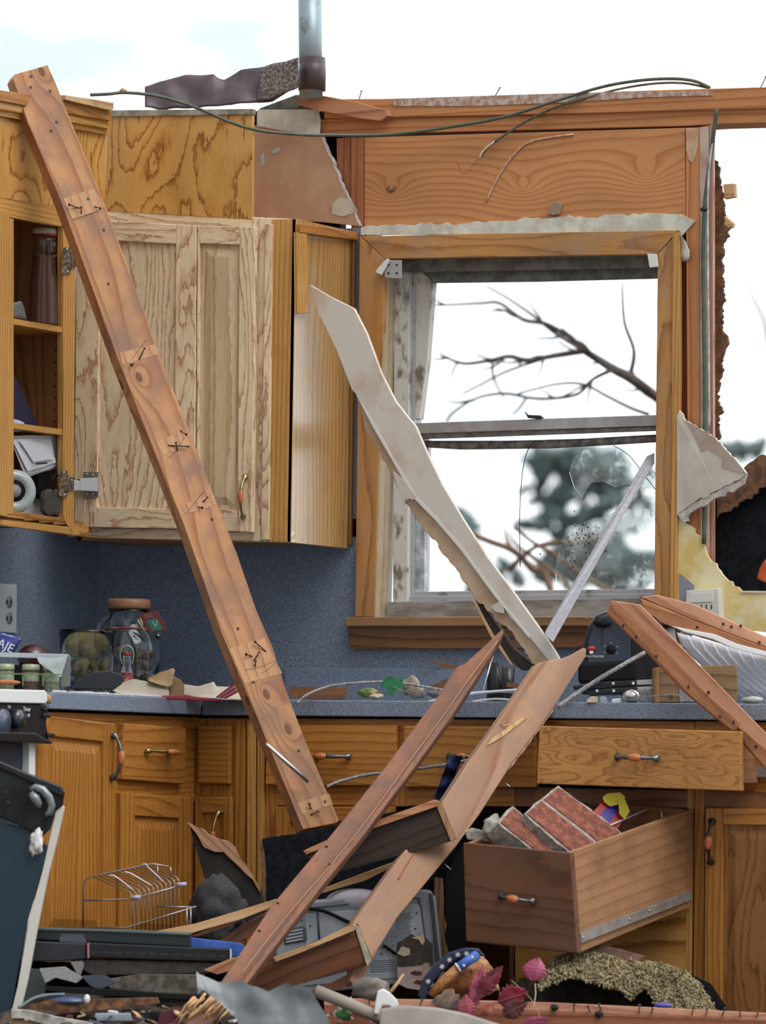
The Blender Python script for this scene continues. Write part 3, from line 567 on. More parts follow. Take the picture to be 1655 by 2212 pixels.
# ------------------------------------------------------------------ left upper cabinet, open
uc = thing('upper_cabinet', 'open oak wall cabinet with shelves of jars and papers at the far left', 'cabinet')
fxs = fx(XS)
def up(name, px, mat, g=Z1, x=XS, t=.019, bevel=.0015, parent=uc): return part(name, mat, parent, sl(px, fx(x)), XI * t, g, bevel)
GY = Vector((0, 1, 0))
up('top_rail', [(-90, 402), (163, 446), (163, 495), (-90, 450)], OAKS, GY, x=XS - .001)
up('stile', [(137, 486), (163, 491), (160, 1160), (137, 1118)], OAKS)
up('bottom_rail', [(-90, 1088), (160, 1122), (192, 1132), (192, 1161), (160, 1156), (-90, 1122)], OAK, GY, x=XS - .001)
up('stile', [(-60, 455), (30, 473), (30, 1112), (-60, 1098)], OAKS)
dl = panel_door('door', [(-90, 436), (22, 455), (16, 1116), (-90, 1100)], fx(XS + .022), XI, uc, OAKS, su=.3, sv=.08)
yA = PX(137, 800, XS).y + .006; yB = PX(-90, 800, XS).y; zb, ztc = PX(100, 1118, XS).z, PX(100, 440, XS).z
m = MB(); m.box(V(XS - .019, yA + .05, zb - .02), V(-.21, 0, 0), V(0, 0, ztc - zb + .04), V(0, .012, 0), Z1); INS = wood('cabinet_interior', (.30, .145, .055), (.25, .115, .042), (.15, .06, .02), N=8, L=26, sx=1, sy=6, pore=.3); sp = m.build('side_panel', INS, uc)
m = MB(); m.box(V(-.895, yB, zb), V(0, yA - yB + .05, 0), V(0, 0, ztc - zb), V(.006, 0, 0), Z1); m.build('back_panel', INS, uc)
m = MB(); m.box(V(XS - .001, yB, zb - .006), V(-.235, 0, 0), V(0, yA - yB + .05, 0), V(0, 0, -.012), GY); m.build('bottom_panel', OAKB, uc)
m = MB(); m.box(V(XS - .001, yB, ztc), V(-.235, 0, 0), V(0, yA - yB + .05, 0), V(0, 0, .012), GY); m.build('top_panel', OAKB, uc)
zS1, zS2 = PX(85, 697, XS).z, PX(85, 920, XS).z
for z_ in (zS1, zS2):
    MB().box(V(XS - .004, yB, z_), V(-.225, 0, 0), V(0, yA - yB + .045, 0), V(0, 0, -.016), GY).build('shelf', OAK, uc, .001)
for i in range(8):
    MB().lathe(V(XS - .055, yA + .0495, zS2 + .025 + i * .032), [(.0028, 0), (.0028, .001)], V(0, -1, 0), 8).build('pin_hole', INK, uc)
def hinge(cx, cy, parent, f, arm=0):
    m = MB()
    for (a, b, c, d) in ((-16, -28, 4, -16), (-16, 16, 4, 28), (-14, -18, 6, 18), (4, -14, 18, 14)):
        m.slab([f(cx + a, cy + b), f(cx + c, cy + b), f(cx + c, cy + d), f(cx + a, cy + d)], -Fv * .008)
    h = m.build('hinge', plain('hinge_nickel', (.42, .41, .38), .28, metal=.85, c2=(.08, .075, .07), vs=90) if 'hinge_nickel' not in MATS else MATS['hinge_nickel'], parent, .0015)
    for a, b in ((-5, -24), (-3, 24), (12, -8)): screw(f(cx + a, cy + b) - Fv * .008, -Fv, h, .003)
    return h
hinge(150, 563, uc, fx(XS + .004)); 
h = hinge(143, 1045, uc, fx(XS + .004))
m = MB(); m.slab(sl([(160, 1038), (176, 1040), (176, 1060), (160, 1060)], fd(-.485)), -Fv * .012); m.slab(sl([(173, 1034), (213, 1032), (213, 1062), (173, 1060)], fd(-.49)), -Fv * .009)
arm = m.build('hinge_arm', STEEL, h, .001)
# contents
zb2 = PX(85, 1112, XS).z - .008
def upt(px, py, x): return PX(px, py, x)
j = thing('glass_canister', 'tall clear glass canister of brown powder on the top shelf of the open cabinet', 'jar')
jx_, jy_ = XS - .055, PX(94, 690, XS - .055).y; base = V(jx_, jy_, zS1 + .001); H = PX(94, 492, jx_).z - zS1
MB().lathe(base, [(.001, 0), (.0405, 0), (.041, .01), (.038, H * .45), (.0345, H * .58), (.032, H * .70), (.0335, H * .72), (.032, H * .74), (.030, H * .86), (.031, H * .90)], n=32).build('glass_body', GLASS, j)
MB().lathe(base, [(.001, .004), (.037, .004), (.037, .01), (.0345, H * .45), (.031, H * .58), (.029, H * .70), (.0285, H * .71)], n=32).build('powder', COCOA, j)
MB().lathe(base, [(.001, H * .93), (.033, H * .93), (.034, H * .955), (.033, H * .98), (.028, H), (.001, H)], n=32).build('lid', LIDW, j)
MB().lathe(base, [(.033, H * .905), (.035, H * .915), (.033, H * .93)], n=32).build('rubber_seal', RUBR, j)
tag(MB().sheet([upt(24, 655, XS - .03), upt(46, 650, XS - .03), upt(52, 665, XS - .03)], [upt(24, 686, XS - .03), upt(46, 688, XS - .03), upt(57, 690, XS - .03)], 8, 4, .002, 20, .01).build('grey_packet', plain('grey_packet', (.15, .165, .19), .5), None), 'small grey packet beside the glass canister on the top shelf', 'packet')
tag(MB().slab(sl([(18, 780), (34, 815), (60, 870), (84, 921), (18, 915)], fx(XS - .05)), XI * .025).build('navy_folder', plain('navy_card', (.006, .008, .05), .5), None, .002), 'dark navy folder leaning on the middle shelf of the open cabinet', 'folder')
tag(MB().ell(upt(32, 922, XS - .035) + V(0, 0, .003), (.028, .026, .017), None, 2, .15, 3).build('crumpled_bag', plain('pale_bag', (.42, .43, .56), .6), None), 'small crumpled pale plastic bag in front of the navy folder', 'bag')
pp = thing('paper_sheets', 'curled white printed sheets hanging under the lower shelf of the open cabinet', 'papers')
for i, (tp, bt) in enumerate((([(22, 942), (70, 940), (122, 941), (133, 960)], [(52, 1034), (90, 1020), (122, 1012), (132, 1050)]), ([(22, 950), (60, 946), (110, 950)], [(54, 1026), (90, 1018), (124, 1006)]), ([(26, 950), (60, 948), (100, 962)], [(60, 1018), (95, 1008), (122, 998)]), ([(40, 948), (60, 952), (90, 966)], [(72, 998), (96, 994), (121, 991)]))):
    MB().sheet(sl(tp, fx(XS - .035 + i * .006)), sl(bt, fx(XS - .035 + i * .006)), 12, 8, .003, 12, 0, i).build('sheet', PAPER, pp)
MB().slab(sl([(78, 1000), (102, 998), (102, 1002), (78, 1004)], fx(XS - .008)), XI * .001).build('print', INK, pp)
tag(part('paper_sheet', PAPER, None, sl([(28, 1035), (100, 1035), (98, 1114), (28, 1110)], fx(XS - .065)), XI * .002), 'flat printed white sheet standing at the bottom of the open cabinet', 'paper')
tp = thing('tape_roll', 'roll of clear tape with black core standing at the cabinet bottom', 'tape')
c_ = upt(30, 1062, XS - .03)
MB().lathe(c_, [(.030, -.012), (.058, -.012), (.058, .012), (.030, .012), (.030, -.012)], V(.5, -.7, .1), 36, closed=False).build('tape', plain('tape_clear', (.36, .42, .42), .25, coat=.4), tp)
MB().lathe(c_, [(.001, -.010), (.029, -.010), (.029, .010), (.001, .010)], V(.5, -.7, .1), 28).build('core', BLKM, tp)
MB().lathe(c_ + V(.005, -.007, .001), [(.001, 0), (.018, 0), (.018, .005), (.001, .005)], V(.5, -.7, .1), 28).build('hub', plain('hub_grey', (.22, .23, .23), .5), tp)
tag(part('black_gadget', BLKM, None, sl([(84, 1022), (108, 1018), (108, 1070), (96, 1078), (85, 1072)], fx(XS - .04)), XI * .02, bevel=.004), 'black plastic gadget hanging behind the bottom hinge of the open cabinet', 'gadget')
ps = thing('pouch', 'small dark grey mesh pouch hanging at the bottom of the open cabinet', 'pouch')
part('body', plain('mesh_grey', (.085, .08, .065), .9, c2=(.04, .038, .03), vs=160), ps, sl([(101, 1060), (110, 1056), (125, 1056), (133, 1062), (134, 1104), (128, 1112), (106, 1114), (98, 1106), (97, 1074)], fx(XS + .003)), XI * .018, bevel=.006)
wire('strap', [upt(117, 1058, XS + .004), upt(112, 1040, XS + .004), upt(120, 1025, XS + .004), upt(130, 1030, XS + .004)], .003, BLKM, ps)

# ------------------------------------------------------------------ window-run upper cabinet
cc = thing('corner_cabinet', 'glare-paled oak corner wall cabinet left of the window', 'cabinet')
def cp(name, px, mat, g=Z1, y=YS, t=.019, bevel=.0015): return part(name, mat, cc, sl(px, fy(y)), YI * t, g, bevel)
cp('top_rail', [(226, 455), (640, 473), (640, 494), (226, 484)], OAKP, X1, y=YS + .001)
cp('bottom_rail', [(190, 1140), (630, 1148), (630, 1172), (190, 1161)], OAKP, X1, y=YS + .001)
cp('stile', [(166, 470), (200, 470), (198, 1150), (164, 1140)], OAKS)
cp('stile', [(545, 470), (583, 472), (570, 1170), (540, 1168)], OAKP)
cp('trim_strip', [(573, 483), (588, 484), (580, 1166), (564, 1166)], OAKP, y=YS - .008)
cp('stile', [(587, 474), (640, 472), (628, 1172), (576, 1170)], OAKS)
xE = PY(643, 700, YS).x
def ef(px, py): return PX(px, py, xE)
m = MB(); a, b = PY(640, 472, YS), PY(629, 1172, YS); m.slab([a, V(a.x, 0, a.z), V(b.x, 0, b.z), b], V(-.012, 0, 0), Z1)
m.build('end_panel', wood('end_panel_oak', (.50, .29, .09), (.44, .23, .06), (.28, .12, .03), N=5, L=40, sx=.8, sy=6, pore=.4, rough=.3, coat=1.0, dirt=.2, dirtcol=(.30, .22, .13)), cc, .001)
_b = MATS['end_panel_oak'].node_tree.nodes['Principled BSDF'].inputs; _b['Specular IOR Level'].default_value = 1.0; _b['Coat IOR'].default_value = 1.8
def endp(name, px, o, mat, g): return MB().slab([p for p in sl(px, fx(a.x + o))], V(-o + .001, 0, 0), g).build(name, mat, cc, .0015)
endp('cap_strip', [(648, 484), (774, 502), (774, 519), (648, 502)], .016, OAKB, GY)
endp('corner_strip', [(643, 502), (664, 504), (667, 676), (645, 678)], .014, OAKS, Z1)
endp('scribe_strip', [(764, 520), (772, 521), (764, 1180), (758, 1178)], .010, OAKD, Z1)
m = MB(); zc0, zc1 = b.z + .01, a.z - .01; xl = PY(166, 800, YS).x
m.box(V(xl, -.005, zc0), V(b.x - xl - .02, 0, 0), V(0, 0, zc1 - zc0), V(0, -.006, 0), Z1)
m.box(V(xl, YS + .02, zc0), V(b.x - xl - .02, 0, 0), V(0, -YS - .03, 0), V(0, 0, .012), X1); m.box(V(xl, YS + .02, zc1), V(b.x - xl - .02, 0, 0), V(0, -YS - .03, 0), V(0, 0, .012), X1)
m.box(V(xl, YS + .02, zc0), V(.012, 0, 0), V(0, -YS - .03, 0), V(0, 0, zc1 - zc0), Z1); m.build('carcass', OAKB, cc)
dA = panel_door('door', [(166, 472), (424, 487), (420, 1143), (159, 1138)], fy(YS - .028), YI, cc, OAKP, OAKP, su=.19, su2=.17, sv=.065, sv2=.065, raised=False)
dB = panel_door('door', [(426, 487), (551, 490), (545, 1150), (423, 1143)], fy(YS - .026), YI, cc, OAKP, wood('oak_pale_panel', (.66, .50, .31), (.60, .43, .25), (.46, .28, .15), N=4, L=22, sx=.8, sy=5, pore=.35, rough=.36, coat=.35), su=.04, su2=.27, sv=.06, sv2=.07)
hm = MB(); hm.slab(sl([(180, 1019), (213, 1019), (213, 1075), (180, 1075)], fy(YS - .032)), YI * .003); hm.slab(sl([(166, 1034), (212, 1032), (212, 1060), (166, 1058)], fy(YS - .04)), YI * .006)
hh = hm.build('hinge_plate', plain('zinc_plate', (.58, .60, .60), .3, metal=.8), dA, .001)
for x, y in ((187, 1024), (200, 1026), (187, 1068), (200, 1067)): screw(PY(x, y, YS - .0325), NY, hh, .003)
handle(PY(532, 1024, YS - .027), PY(527, 1122, YS - .027), NY, dB, BRASS)
# ------------------------------------------------------------------ worktop
ZC = PY(800, 1513, -.635).z; XC = -.245; yR = PX(108, 1500, XC).y
ct = thing('worktop', 'speckled blue grey laminate worktop running around the corner under the window', 'worktop')
m = MB(); m.slab([V(WL, yR, ZC), V(XC - .0185, yR, ZC), V(XC - .0185, -.6165, ZC), V(1.9, -.6165, ZC), V(1.9, -.001, ZC), V(WL, -.001, ZC)], V(0, 0, -.018))
m.build('top', LAM, ct, .001)
m = MB(); m.box(V(XC, -.635, ZC), V(1.9 - XC, 0, 0), V(0, 0, -.043), V(0, .018, 0)); m.build('front_edge', LAM, ct, .003)
m = MB(); m.box(V(XC, yR, ZC), V(0, -.6355 - yR, 0), V(0, 0, -.043), V(-.018, 0, 0)); m.build('front_edge', LAM, ct, .003)
MB().box(V(-.30, -.02, ZC), V(1.6, 0, 0), V(0, 0, .10), V(0, .018, 0)).build('upstand', LAM, ct, .002)
# ------------------------------------------------------------------ base cabinets
XB, YB = -.27, -.61
bl = thing('corner_base_cabinet', 'honey oak corner base cabinet with drawers and doors left of the leaning beam', 'cabinet')
DO = Vector((0, 1, 0))
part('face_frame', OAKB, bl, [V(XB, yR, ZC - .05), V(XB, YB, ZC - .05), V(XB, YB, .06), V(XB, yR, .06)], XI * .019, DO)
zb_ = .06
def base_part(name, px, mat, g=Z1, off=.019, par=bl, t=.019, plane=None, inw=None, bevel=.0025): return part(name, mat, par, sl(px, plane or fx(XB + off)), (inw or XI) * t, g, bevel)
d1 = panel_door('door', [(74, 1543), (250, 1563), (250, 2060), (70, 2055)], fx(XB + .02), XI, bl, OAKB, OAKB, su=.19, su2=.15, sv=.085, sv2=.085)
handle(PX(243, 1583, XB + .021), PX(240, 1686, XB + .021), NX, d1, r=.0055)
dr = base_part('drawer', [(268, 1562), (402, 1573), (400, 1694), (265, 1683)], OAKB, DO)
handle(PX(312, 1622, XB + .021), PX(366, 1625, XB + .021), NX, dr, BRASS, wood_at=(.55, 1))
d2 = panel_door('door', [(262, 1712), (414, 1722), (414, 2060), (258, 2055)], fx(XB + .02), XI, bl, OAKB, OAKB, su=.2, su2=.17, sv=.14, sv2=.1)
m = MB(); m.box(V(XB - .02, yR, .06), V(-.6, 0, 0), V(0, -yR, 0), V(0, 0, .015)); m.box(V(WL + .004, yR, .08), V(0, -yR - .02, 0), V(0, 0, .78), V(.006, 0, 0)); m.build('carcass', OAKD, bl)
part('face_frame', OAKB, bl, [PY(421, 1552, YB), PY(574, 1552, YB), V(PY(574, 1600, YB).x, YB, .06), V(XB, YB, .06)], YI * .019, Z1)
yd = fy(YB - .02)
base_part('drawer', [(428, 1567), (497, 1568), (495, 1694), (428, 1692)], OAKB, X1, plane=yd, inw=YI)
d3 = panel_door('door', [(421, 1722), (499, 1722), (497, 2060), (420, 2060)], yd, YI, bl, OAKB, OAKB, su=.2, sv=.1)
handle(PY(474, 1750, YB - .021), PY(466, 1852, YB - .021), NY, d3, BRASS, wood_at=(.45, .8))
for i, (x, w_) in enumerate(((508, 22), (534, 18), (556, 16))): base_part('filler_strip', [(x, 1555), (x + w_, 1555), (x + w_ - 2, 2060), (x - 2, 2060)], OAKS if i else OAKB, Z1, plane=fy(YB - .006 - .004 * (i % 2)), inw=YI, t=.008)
sk = thing('sink_base_cabinet', 'oak sink base cabinet with two false drawer fronts behind the crossed boards', 'cabinet')
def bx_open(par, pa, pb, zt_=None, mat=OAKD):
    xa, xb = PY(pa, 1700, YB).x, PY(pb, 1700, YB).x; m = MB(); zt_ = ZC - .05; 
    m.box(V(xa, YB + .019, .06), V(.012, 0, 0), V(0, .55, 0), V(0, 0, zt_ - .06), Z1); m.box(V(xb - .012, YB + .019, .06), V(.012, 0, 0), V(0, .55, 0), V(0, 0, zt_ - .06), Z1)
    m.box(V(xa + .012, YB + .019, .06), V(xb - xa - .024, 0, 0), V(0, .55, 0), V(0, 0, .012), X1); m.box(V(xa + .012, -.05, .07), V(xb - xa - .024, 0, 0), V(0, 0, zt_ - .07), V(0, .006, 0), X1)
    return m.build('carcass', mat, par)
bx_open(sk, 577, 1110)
def fr(par, px, mat=OAKB, g=X1, y=YB): return part('frame_rail', mat, par, sl(px, fy(y)), YI * .019, g)
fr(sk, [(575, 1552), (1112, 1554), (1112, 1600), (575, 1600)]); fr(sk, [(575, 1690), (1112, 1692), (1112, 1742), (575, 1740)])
fr(sk, [(575, 1600), (600, 1600), (596, 2100), (570, 2100)], g=Z1, y=YB - .001); fr(sk, [(850, 1600), (885, 1600), (883, 1742), (850, 1742)], g=Z1, y=YB - .001)
a1 = base_part('false_drawer_front', [(575, 1567), (857, 1567), (857, 1697), (573, 1696)], OAKB, X1, plane=yd, inw=YI, par=sk)
handle(PY(682, 1634, YB - .021), PY(760, 1634, YB - .021), NY, a1, wood_at=(.1, .42), r=.0055)
a2 = base_part('false_drawer_front', [(872, 1568), (1158, 1570), (1157, 1701), (872, 1700)], OAKB, X1, plane=yd, inw=YI, par=sk)
handle(PY(968, 1634, YB - .021), PY(1040, 1634, YB - .021), NY, a2, r=.0055)
panel_door('door', [(594, 1742), (850, 1742), (848, 2110), (590, 2110)], yd, YI, sk, OAKB, OAKB, su=.13, sv=.09)
dk = thing('drawer_base_cabinet', 'oak base cabinet whose drawers have been pulled out below the toaster', 'cabinet')
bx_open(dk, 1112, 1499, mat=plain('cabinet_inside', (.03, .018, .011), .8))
fr(dk, [(1113, 1554), (1501, 1558), (1501, 1597), (1113, 1592)], OAKB); fr(dk, [(1113, 1700), (1501, 1707), (1501, 1745), (1113, 1742)], OAKD)
fr(dk, [(1485, 1600), (1500, 1600), (1492, 2240), (1480, 2240)], OAKS, Z1, YB - .001); pass
fr(dk, [(1113, 1955), (1487, 1962), (1487, 2240), (1113, 2240)], OAK, X1)
rc = thing('right_base_cabinet', 'oak base cabinet with an iron and wood door pull at the far right', 'cabinet')
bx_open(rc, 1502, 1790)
fr(rc, [(1502, 1558), (1760, 1562), (1760, 1602), (1502, 1597)], OAKB); fr(rc, [(1502, 1707), (1760, 1712), (1760, 1748), (1502, 1745)], OAKD); fr(rc, [(1502, 1600), (1523, 1600), (1520, 2240), (1497, 2240)], OAKB, Z1, YB - .003)
fr(rc, [(1600, 1602), (1760, 1604), (1760, 1712), (1600, 1710)], OAKB, y=YB + .004)
part('drawer_slide', plain('slide_metal', (.33, .31, .29), .45, metal=.5), rc, sl([(1600, 1655), (1740, 1658), (1740, 1681), (1600, 1678)], fy(YB - .012)), YI * .014, X1)
d4 = panel_door('door', [(1524, 1745), (1760, 1748), (1760, 2260), (1520, 2260)], yd, YI, rc, OAKB, wood('door_panel_brown', (.30, .135, .042), (.25, .11, .032), (.15, .06, .018), N=10, L=22, sx=2, sy=9, jag=.1, pore=.35), su=.16, sv=.07)
handle(PY(1540, 1768, YB - .021), PY(1537, 1868, YB - .021), NY, d4, plain('black_iron', (.05, .05, .045), .4, metal=.7), r=.006)
# pulled top drawer
dw = thing('pulled_drawer', 'wide oak drawer pulled open with an iron and wood pull, under the toaster', 'drawer')
y1 = PY(1380, 1640, -.80)
def fdw(x, y): return PY(x, y, -.80)
f1 = part('drawer_front', DRWF, dw, sl([(1165, 1568), (1600, 1580), (1602, 1709), (1159, 1693)], fdw), YI * .02, X1, .003)
handle(PY(1330, 1635, -.801), PY(1426, 1638, -.801), NY, f1, r=.006)
c = [PY(1180, 1580, -.78), PY(1585, 1592, -.78), PY(1587, 1690, -.78), PY(1176, 1678, -.78)]
m = MB(); m.slab([c[1], c[1] + V(0, .5, 0), c[2] + V(0, .5, 0), c[2]], V(-.012, 0, 0), DO); m.slab([c[0], c[0] + V(0, .5, 0), c[3] + V(0, .5, 0), c[3]], V(.012, 0, 0), DO)
m.slab([c[3], c[2], c[2] + V(0, .5, 0), c[3] + V(0, .5, 0)], V(0, 0, .008), DO); m.build('drawer_box', SIDEW, dw)

# large deep drawer hanging crooked, full of bricks
D = thing('deep_drawer', 'large deep oak drawer hanging out crookedly with bricks in it', 'drawer')
A0, A1, A2, A3 = PD(1000, 1820, -1.32), PD(1232, 1842, -1.50), PD(1248, 2060, -1.50), PD(1006, 2034, -1.32)
B1, B2 = PD(1495, 1748, -1.07), PD(1492, 1958, -1.07)
side = (B1 - A1); nrm = (A1 - A0).cross(A3 - A0).normalized(); nrm = nrm if nrm.dot(Fv) > 0 else -nrm
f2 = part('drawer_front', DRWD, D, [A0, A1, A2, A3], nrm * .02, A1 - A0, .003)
out = -nrm
def bil(P, u, v): return (P[0] * (1 - u) + P[1] * u) * (1 - v) + (P[3] * (1 - u) + P[2] * u) * v
QF = [A0, A1, A2, A3]
handle(bil(QF, .33, .50), bil(QF, .66, .52), out, f2, r=.006)
SB = [A1 + nrm * .021 + (A0 - A1) * .03, B1, B2, A2 + nrm * .021 + (A0 - A1) * .03]
inl = (A0 - A1).normalized()
part('drawer_side', SIDEW, D, [SB[0], SB[1], SB[2] + (SB[1] - SB[2]) * .0, SB[3]], inl * .012, SB[1] - SB[0], .001)
off = (A0 - A1) * .93
part('drawer_side', SIDEW, D, [p + off for p in SB], inl * .012, SB[1] - SB[0], .001)
part('drawer_bottom', SIDEW, D, [bil(SB, 0, .9), bil(SB, 1, .9), bil(SB, 1, .9) + off, bil(SB, 0, .9) + off], V(0, 0, .006), SB[1] - SB[0], 0)
part('drawer_back', SIDEW, D, [SB[1], SB[1] + off, SB[2] + off, SB[2]], -(SB[1] - SB[0]).normalized() * .012, off, .0)
so = -inl * .010
sdm = part('drawer_slide', plain('slide_dusty', (.30, .275, .25), .45, metal=.4, c2=(.23, .20, .18), vs=30), D, [bil(SB, 0, .80) + so, bil(SB, .98, .83) + so, bil(SB, .98, .92) + so, bil(SB, 0, .90) + so], inl * .010, SB[1] - SB[0], .001)
for u in (.02, .42, .6): screw(bil(SB, u, .855) + so, -inl, sdm, .004)

# bricks in the drawer: each brick run with mortar edges
def brickpiece(name, label, P, t, courses, seedn, group=None):
    b = thing(name, label, 'brick', group); n = (P[1] - P[0]).cross(P[3] - P[0]).normalized(); n = n if n.dot(Fv) > 0 else -n
    def q(u, v): return bil(P, u, v)
    k_ = courses; gap = .12 / k_
    for i in range(k_):
        v0, v1 = i / k_ + gap * .5, (i + 1) / k_ - gap * .5
        m = MB(); m.slab([q(.02, v0) - n * .004, q(.98, v0) - n * .004, q(.98, v1) - n * .004, q(.02, v1) - n * .004], n * (t - .004)); m.build('brick_course', BRICK, b, .003)
    m = MB(); r = random.Random(seedn); top = [q(i / 12, -.01 + r.uniform(-.02, .02)) for i in range(13)]; bot = [q(1 - i / 12, 1.01 + r.uniform(-.02, .02)) for i in range(13)]
    left = [q(-.02 + r.uniform(-.02, .02), 1 - i / 6) for i in range(1, 6)]
    m.slab(top + bot + left, n * t); m.build('mortar', MORTAR, b, .001); return b
# P: corners  (left-top end, right end ...) u runs along the brick, v across the courses
brickpiece('brick_piece', 'largest piece of red brick with two courses and mortar in the deep drawer', [PD(1205, 1698, -1.20), PD(1345, 1800, -1.20), PD(1240, 1850, -1.34), PD(1132, 1758, -1.34)], .06, 2, 3)
brickpiece('brick_piece', 'single ribbed red brick leaning left of the two-course piece in the drawer', [PD(1108, 1742, -1.30), PD(1222, 1838, -1.30), PD(1168, 1850, -1.36), PD(1076, 1778, -1.36)], .06, 1, 4)
tag(MB().ell(PD(1064, 1790, -1.30), (.022, .03, .034), None, 3, .35, 5).build('mortar_lump', MORTAR, None), 'grey lump of mortar at the left end of the bricks in the drawer', 'mortar')
tag(MB().slab(sl([(1004, 1796), (1020, 1788), (1052, 1796), (1062, 1820), (1010, 1814)], fd(-1.27)), Fv * .03).build('mortar_slab', MORTAR, None, .003), 'flat broken piece of pale mortar at the left front corner of the deep drawer', 'mortar')
bxx = thing('snack_box', 'red and purple printed box with yellow patches behind the bricks in the drawer', 'box')
P = [PD(1318, 1712, -1.10), PD(1362, 1752, -1.10), PD(1322, 1808, -1.14), PD(1272, 1765, -1.14)]
nb = (P[1] - P[0]).cross(P[3] - P[0]).normalized(); nb = nb if nb.dot(Fv) > 0 else -nb
part('carton', RED, bxx, P, nb * .05)
part('purple_band', PURP, bxx, [bil(P, .25, 0) - nb * .0006, bil(P, .65, 0) - nb * .0006, bil(P, .65, 1) - nb * .0006, bil(P, .25, 1) - nb * .0006], nb * .0005, bevel=0)
part('yellow_patch', YLW, bxx, sl([(1305, 1732), (1302, 1722), (1312, 1714), (1340, 1712), (1352, 1722), (1336, 1738), (1318, 1742)], fd(-1.125)), Fv * .002, bevel=0)
part('yellow_patch', YLW, bxx, sl([(1336, 1730), (1350, 1726), (1361, 1752), (1350, 1770), (1338, 1758)], fd(-1.13)), Fv * .002, bevel=0)
text('6', PD(1296, 1768, -1.15), (P[1] - P[0]), (P[0] - P[3]), .022, YLW, bxx)
tag(wire('rod', [PD(1310, 1787, -1.16), PD(1398, 1748, -1.05)], .0028, WHT, smooth_=False), 'thin white rod lying across the snack box in the drawer', 'rod')
tag(wire('rod', [PD(1428, 1748, -1.04), PD(1431, 1766, -1.07)], .0022, WHT, smooth_=False), 'short white wire end at the back of the deep drawer', 'rod')

# ------------------------------------------------------------------ range (cooker) at the far left, its front broken open
rg = thing('cooker', 'broken kitchen range with white top edge and black control panel at the far left', 'cooker')
XR = XC + .02; yr0 = yR + .03
def rp_(px, x=XR): return sl(px, fx(x))
part('cooktop_edge', WHITE, rg, rp_([(-90, 1486), (98, 1491), (103, 1497), (103, 1516), (98, 1520), (-90, 1516)], XR + .02), XI * .60, bevel=.003)
part('control_panel', BLK, rg, rp_([(-90, 1518), (100, 1522), (104, 1540), (100, 1560), (108, 1604), (90, 1604), (70, 1600), (-90, 1584)], XR + .012), XI * .04, bevel=.003)
part('panel_lip', BLK, rg, rp_([(-90, 1578), (78, 1583), (98, 1596), (116, 1602), (112, 1607), (60, 1604), (-90, 1596)], XR + .028), XI * .03, bevel=.003)
for i, (x, y, s_) in enumerate(((103, 1546, 8), (112, 1588, 8), (100, 1532, 5))): part('broken_tab', BLK, rg, rp_([(x - s_, y - s_ * .6), (x + s_, y - s_ * .4), (x + s_ * .9, y + s_ * .6), (x - s_, y + s_ * .6)], XR + .02), XI * .02, bevel=.002)
kb = MB().lathe(PX(2, 1560, XR + .014), [(.001, 0), (.035, 0), (.032, .012), (.001, .014)], NX, 28).build('knob', plain('knob_blue', (.06, .085, .13), .3, coat=.5), rg)
kb2 = MB().lathe(PX(32, 1553, XR + .014), [(.001, 0), (.026, 0), (.022, .022), (.001, .024)], NX, 24).build('knob', plain('knob_dark', (.022, .026, .034), .25, coat=.6), rg)
text('Timer', PX(58, 1532, XR + .0127), DO, Z1, .016, WINK, rg, 'dial_mark'); text('HI', PX(62, 1546, XR + .0127), DO, Z1, .012, WINK, rg, 'dial_mark'); text('LO', PX(20, 1527, XR + .0127), DO, Z1, .01, WINK, rg, 'dial_mark'); text('2', PX(26, 1546, XR + .0127), DO, Z1, .012, WINK, rg, 'dial_mark')
part('side_panel', WHITE, rg, rp_([(64, 1600), (77, 1601), (74, 2100), (60, 2100)], XR), XI * .58, Z1, .002)
part('oven_cavity', NAVYP, rg, rp_([(-90, 1590), (64, 1600), (60, 2100), (-90, 2100)], XR - .02), XI * .5)
m = MB(); 
tag(MB().ell(PX(105, 1510, XR + .01), (.006, .012, .012), None, 2, .4, 3).build('broken_edge', KRAFT, None), 'small brown splinter at the end of the white cooktop edge', 'splinter')
# oven door hanging open in front
od = thing('oven_door', 'dark blue glass oven door with cream edge hanging open at the far left', 'oven door')
odp = -1.62
part('glass_panel', OVENG, od, sl([(-90, 1750), (0, 1776), (60, 1790), (112, 1835), (92, 1880), (60, 1985), (15, 2230), (-90, 2230)], fd(odp)), Fv * .02, bevel=.002)
part('top_cap', DKGRY, od, sl([(-90, 1630), (0, 1648), (65, 1675), (132, 1700), (139, 1712), (134, 1740), (120, 1752), (108, 1790), (90, 1808), (60, 1792), (0, 1765), (-90, 1745)], fd(odp - .012)), Fv * .035, bevel=.004)
part('top_bar', BLK, od, sl([(-90, 1622), (0, 1644), (65, 1672), (132, 1698), (141, 1713), (134, 1722), (62, 1688), (0, 1660), (-90, 1636)], fd(odp - .02)), Fv * .02, bevel=.004)
part('edge_trim', plain('cream_enamel', (.62, .61, .56), .4), od, sl([(136, 1740), (120, 1752), (92, 1880), (62, 1990), (38, 2130), (18, 2212), (14, 2240), (34, 2240), (38, 2212), (60, 2120), (80, 2010), (102, 1900), (122, 1820), (139, 1745)], fd(odp - .006)), Fv * .04, bevel=.002)
MB().tube([PD(x, y, odp - .03) for x, y in ((64, 1705), (76, 1700), (92, 1706), (106, 1722), (112, 1740), (108, 1755), (98, 1760))], [.006, .009, .011, .011, .010, .009, .006], 10).build('hinge_hook', plain('hook_grey', (.22, .24, .25), .35, metal=.5), od)
MB().tube([PD(x, y, odp - .034) for x, y in ((66, 1712), (76, 1724), (84, 1738), (86, 1745))], [.008, .013, .010, .004], 10).build('hinge_hook', MATS['hook_grey'], od)
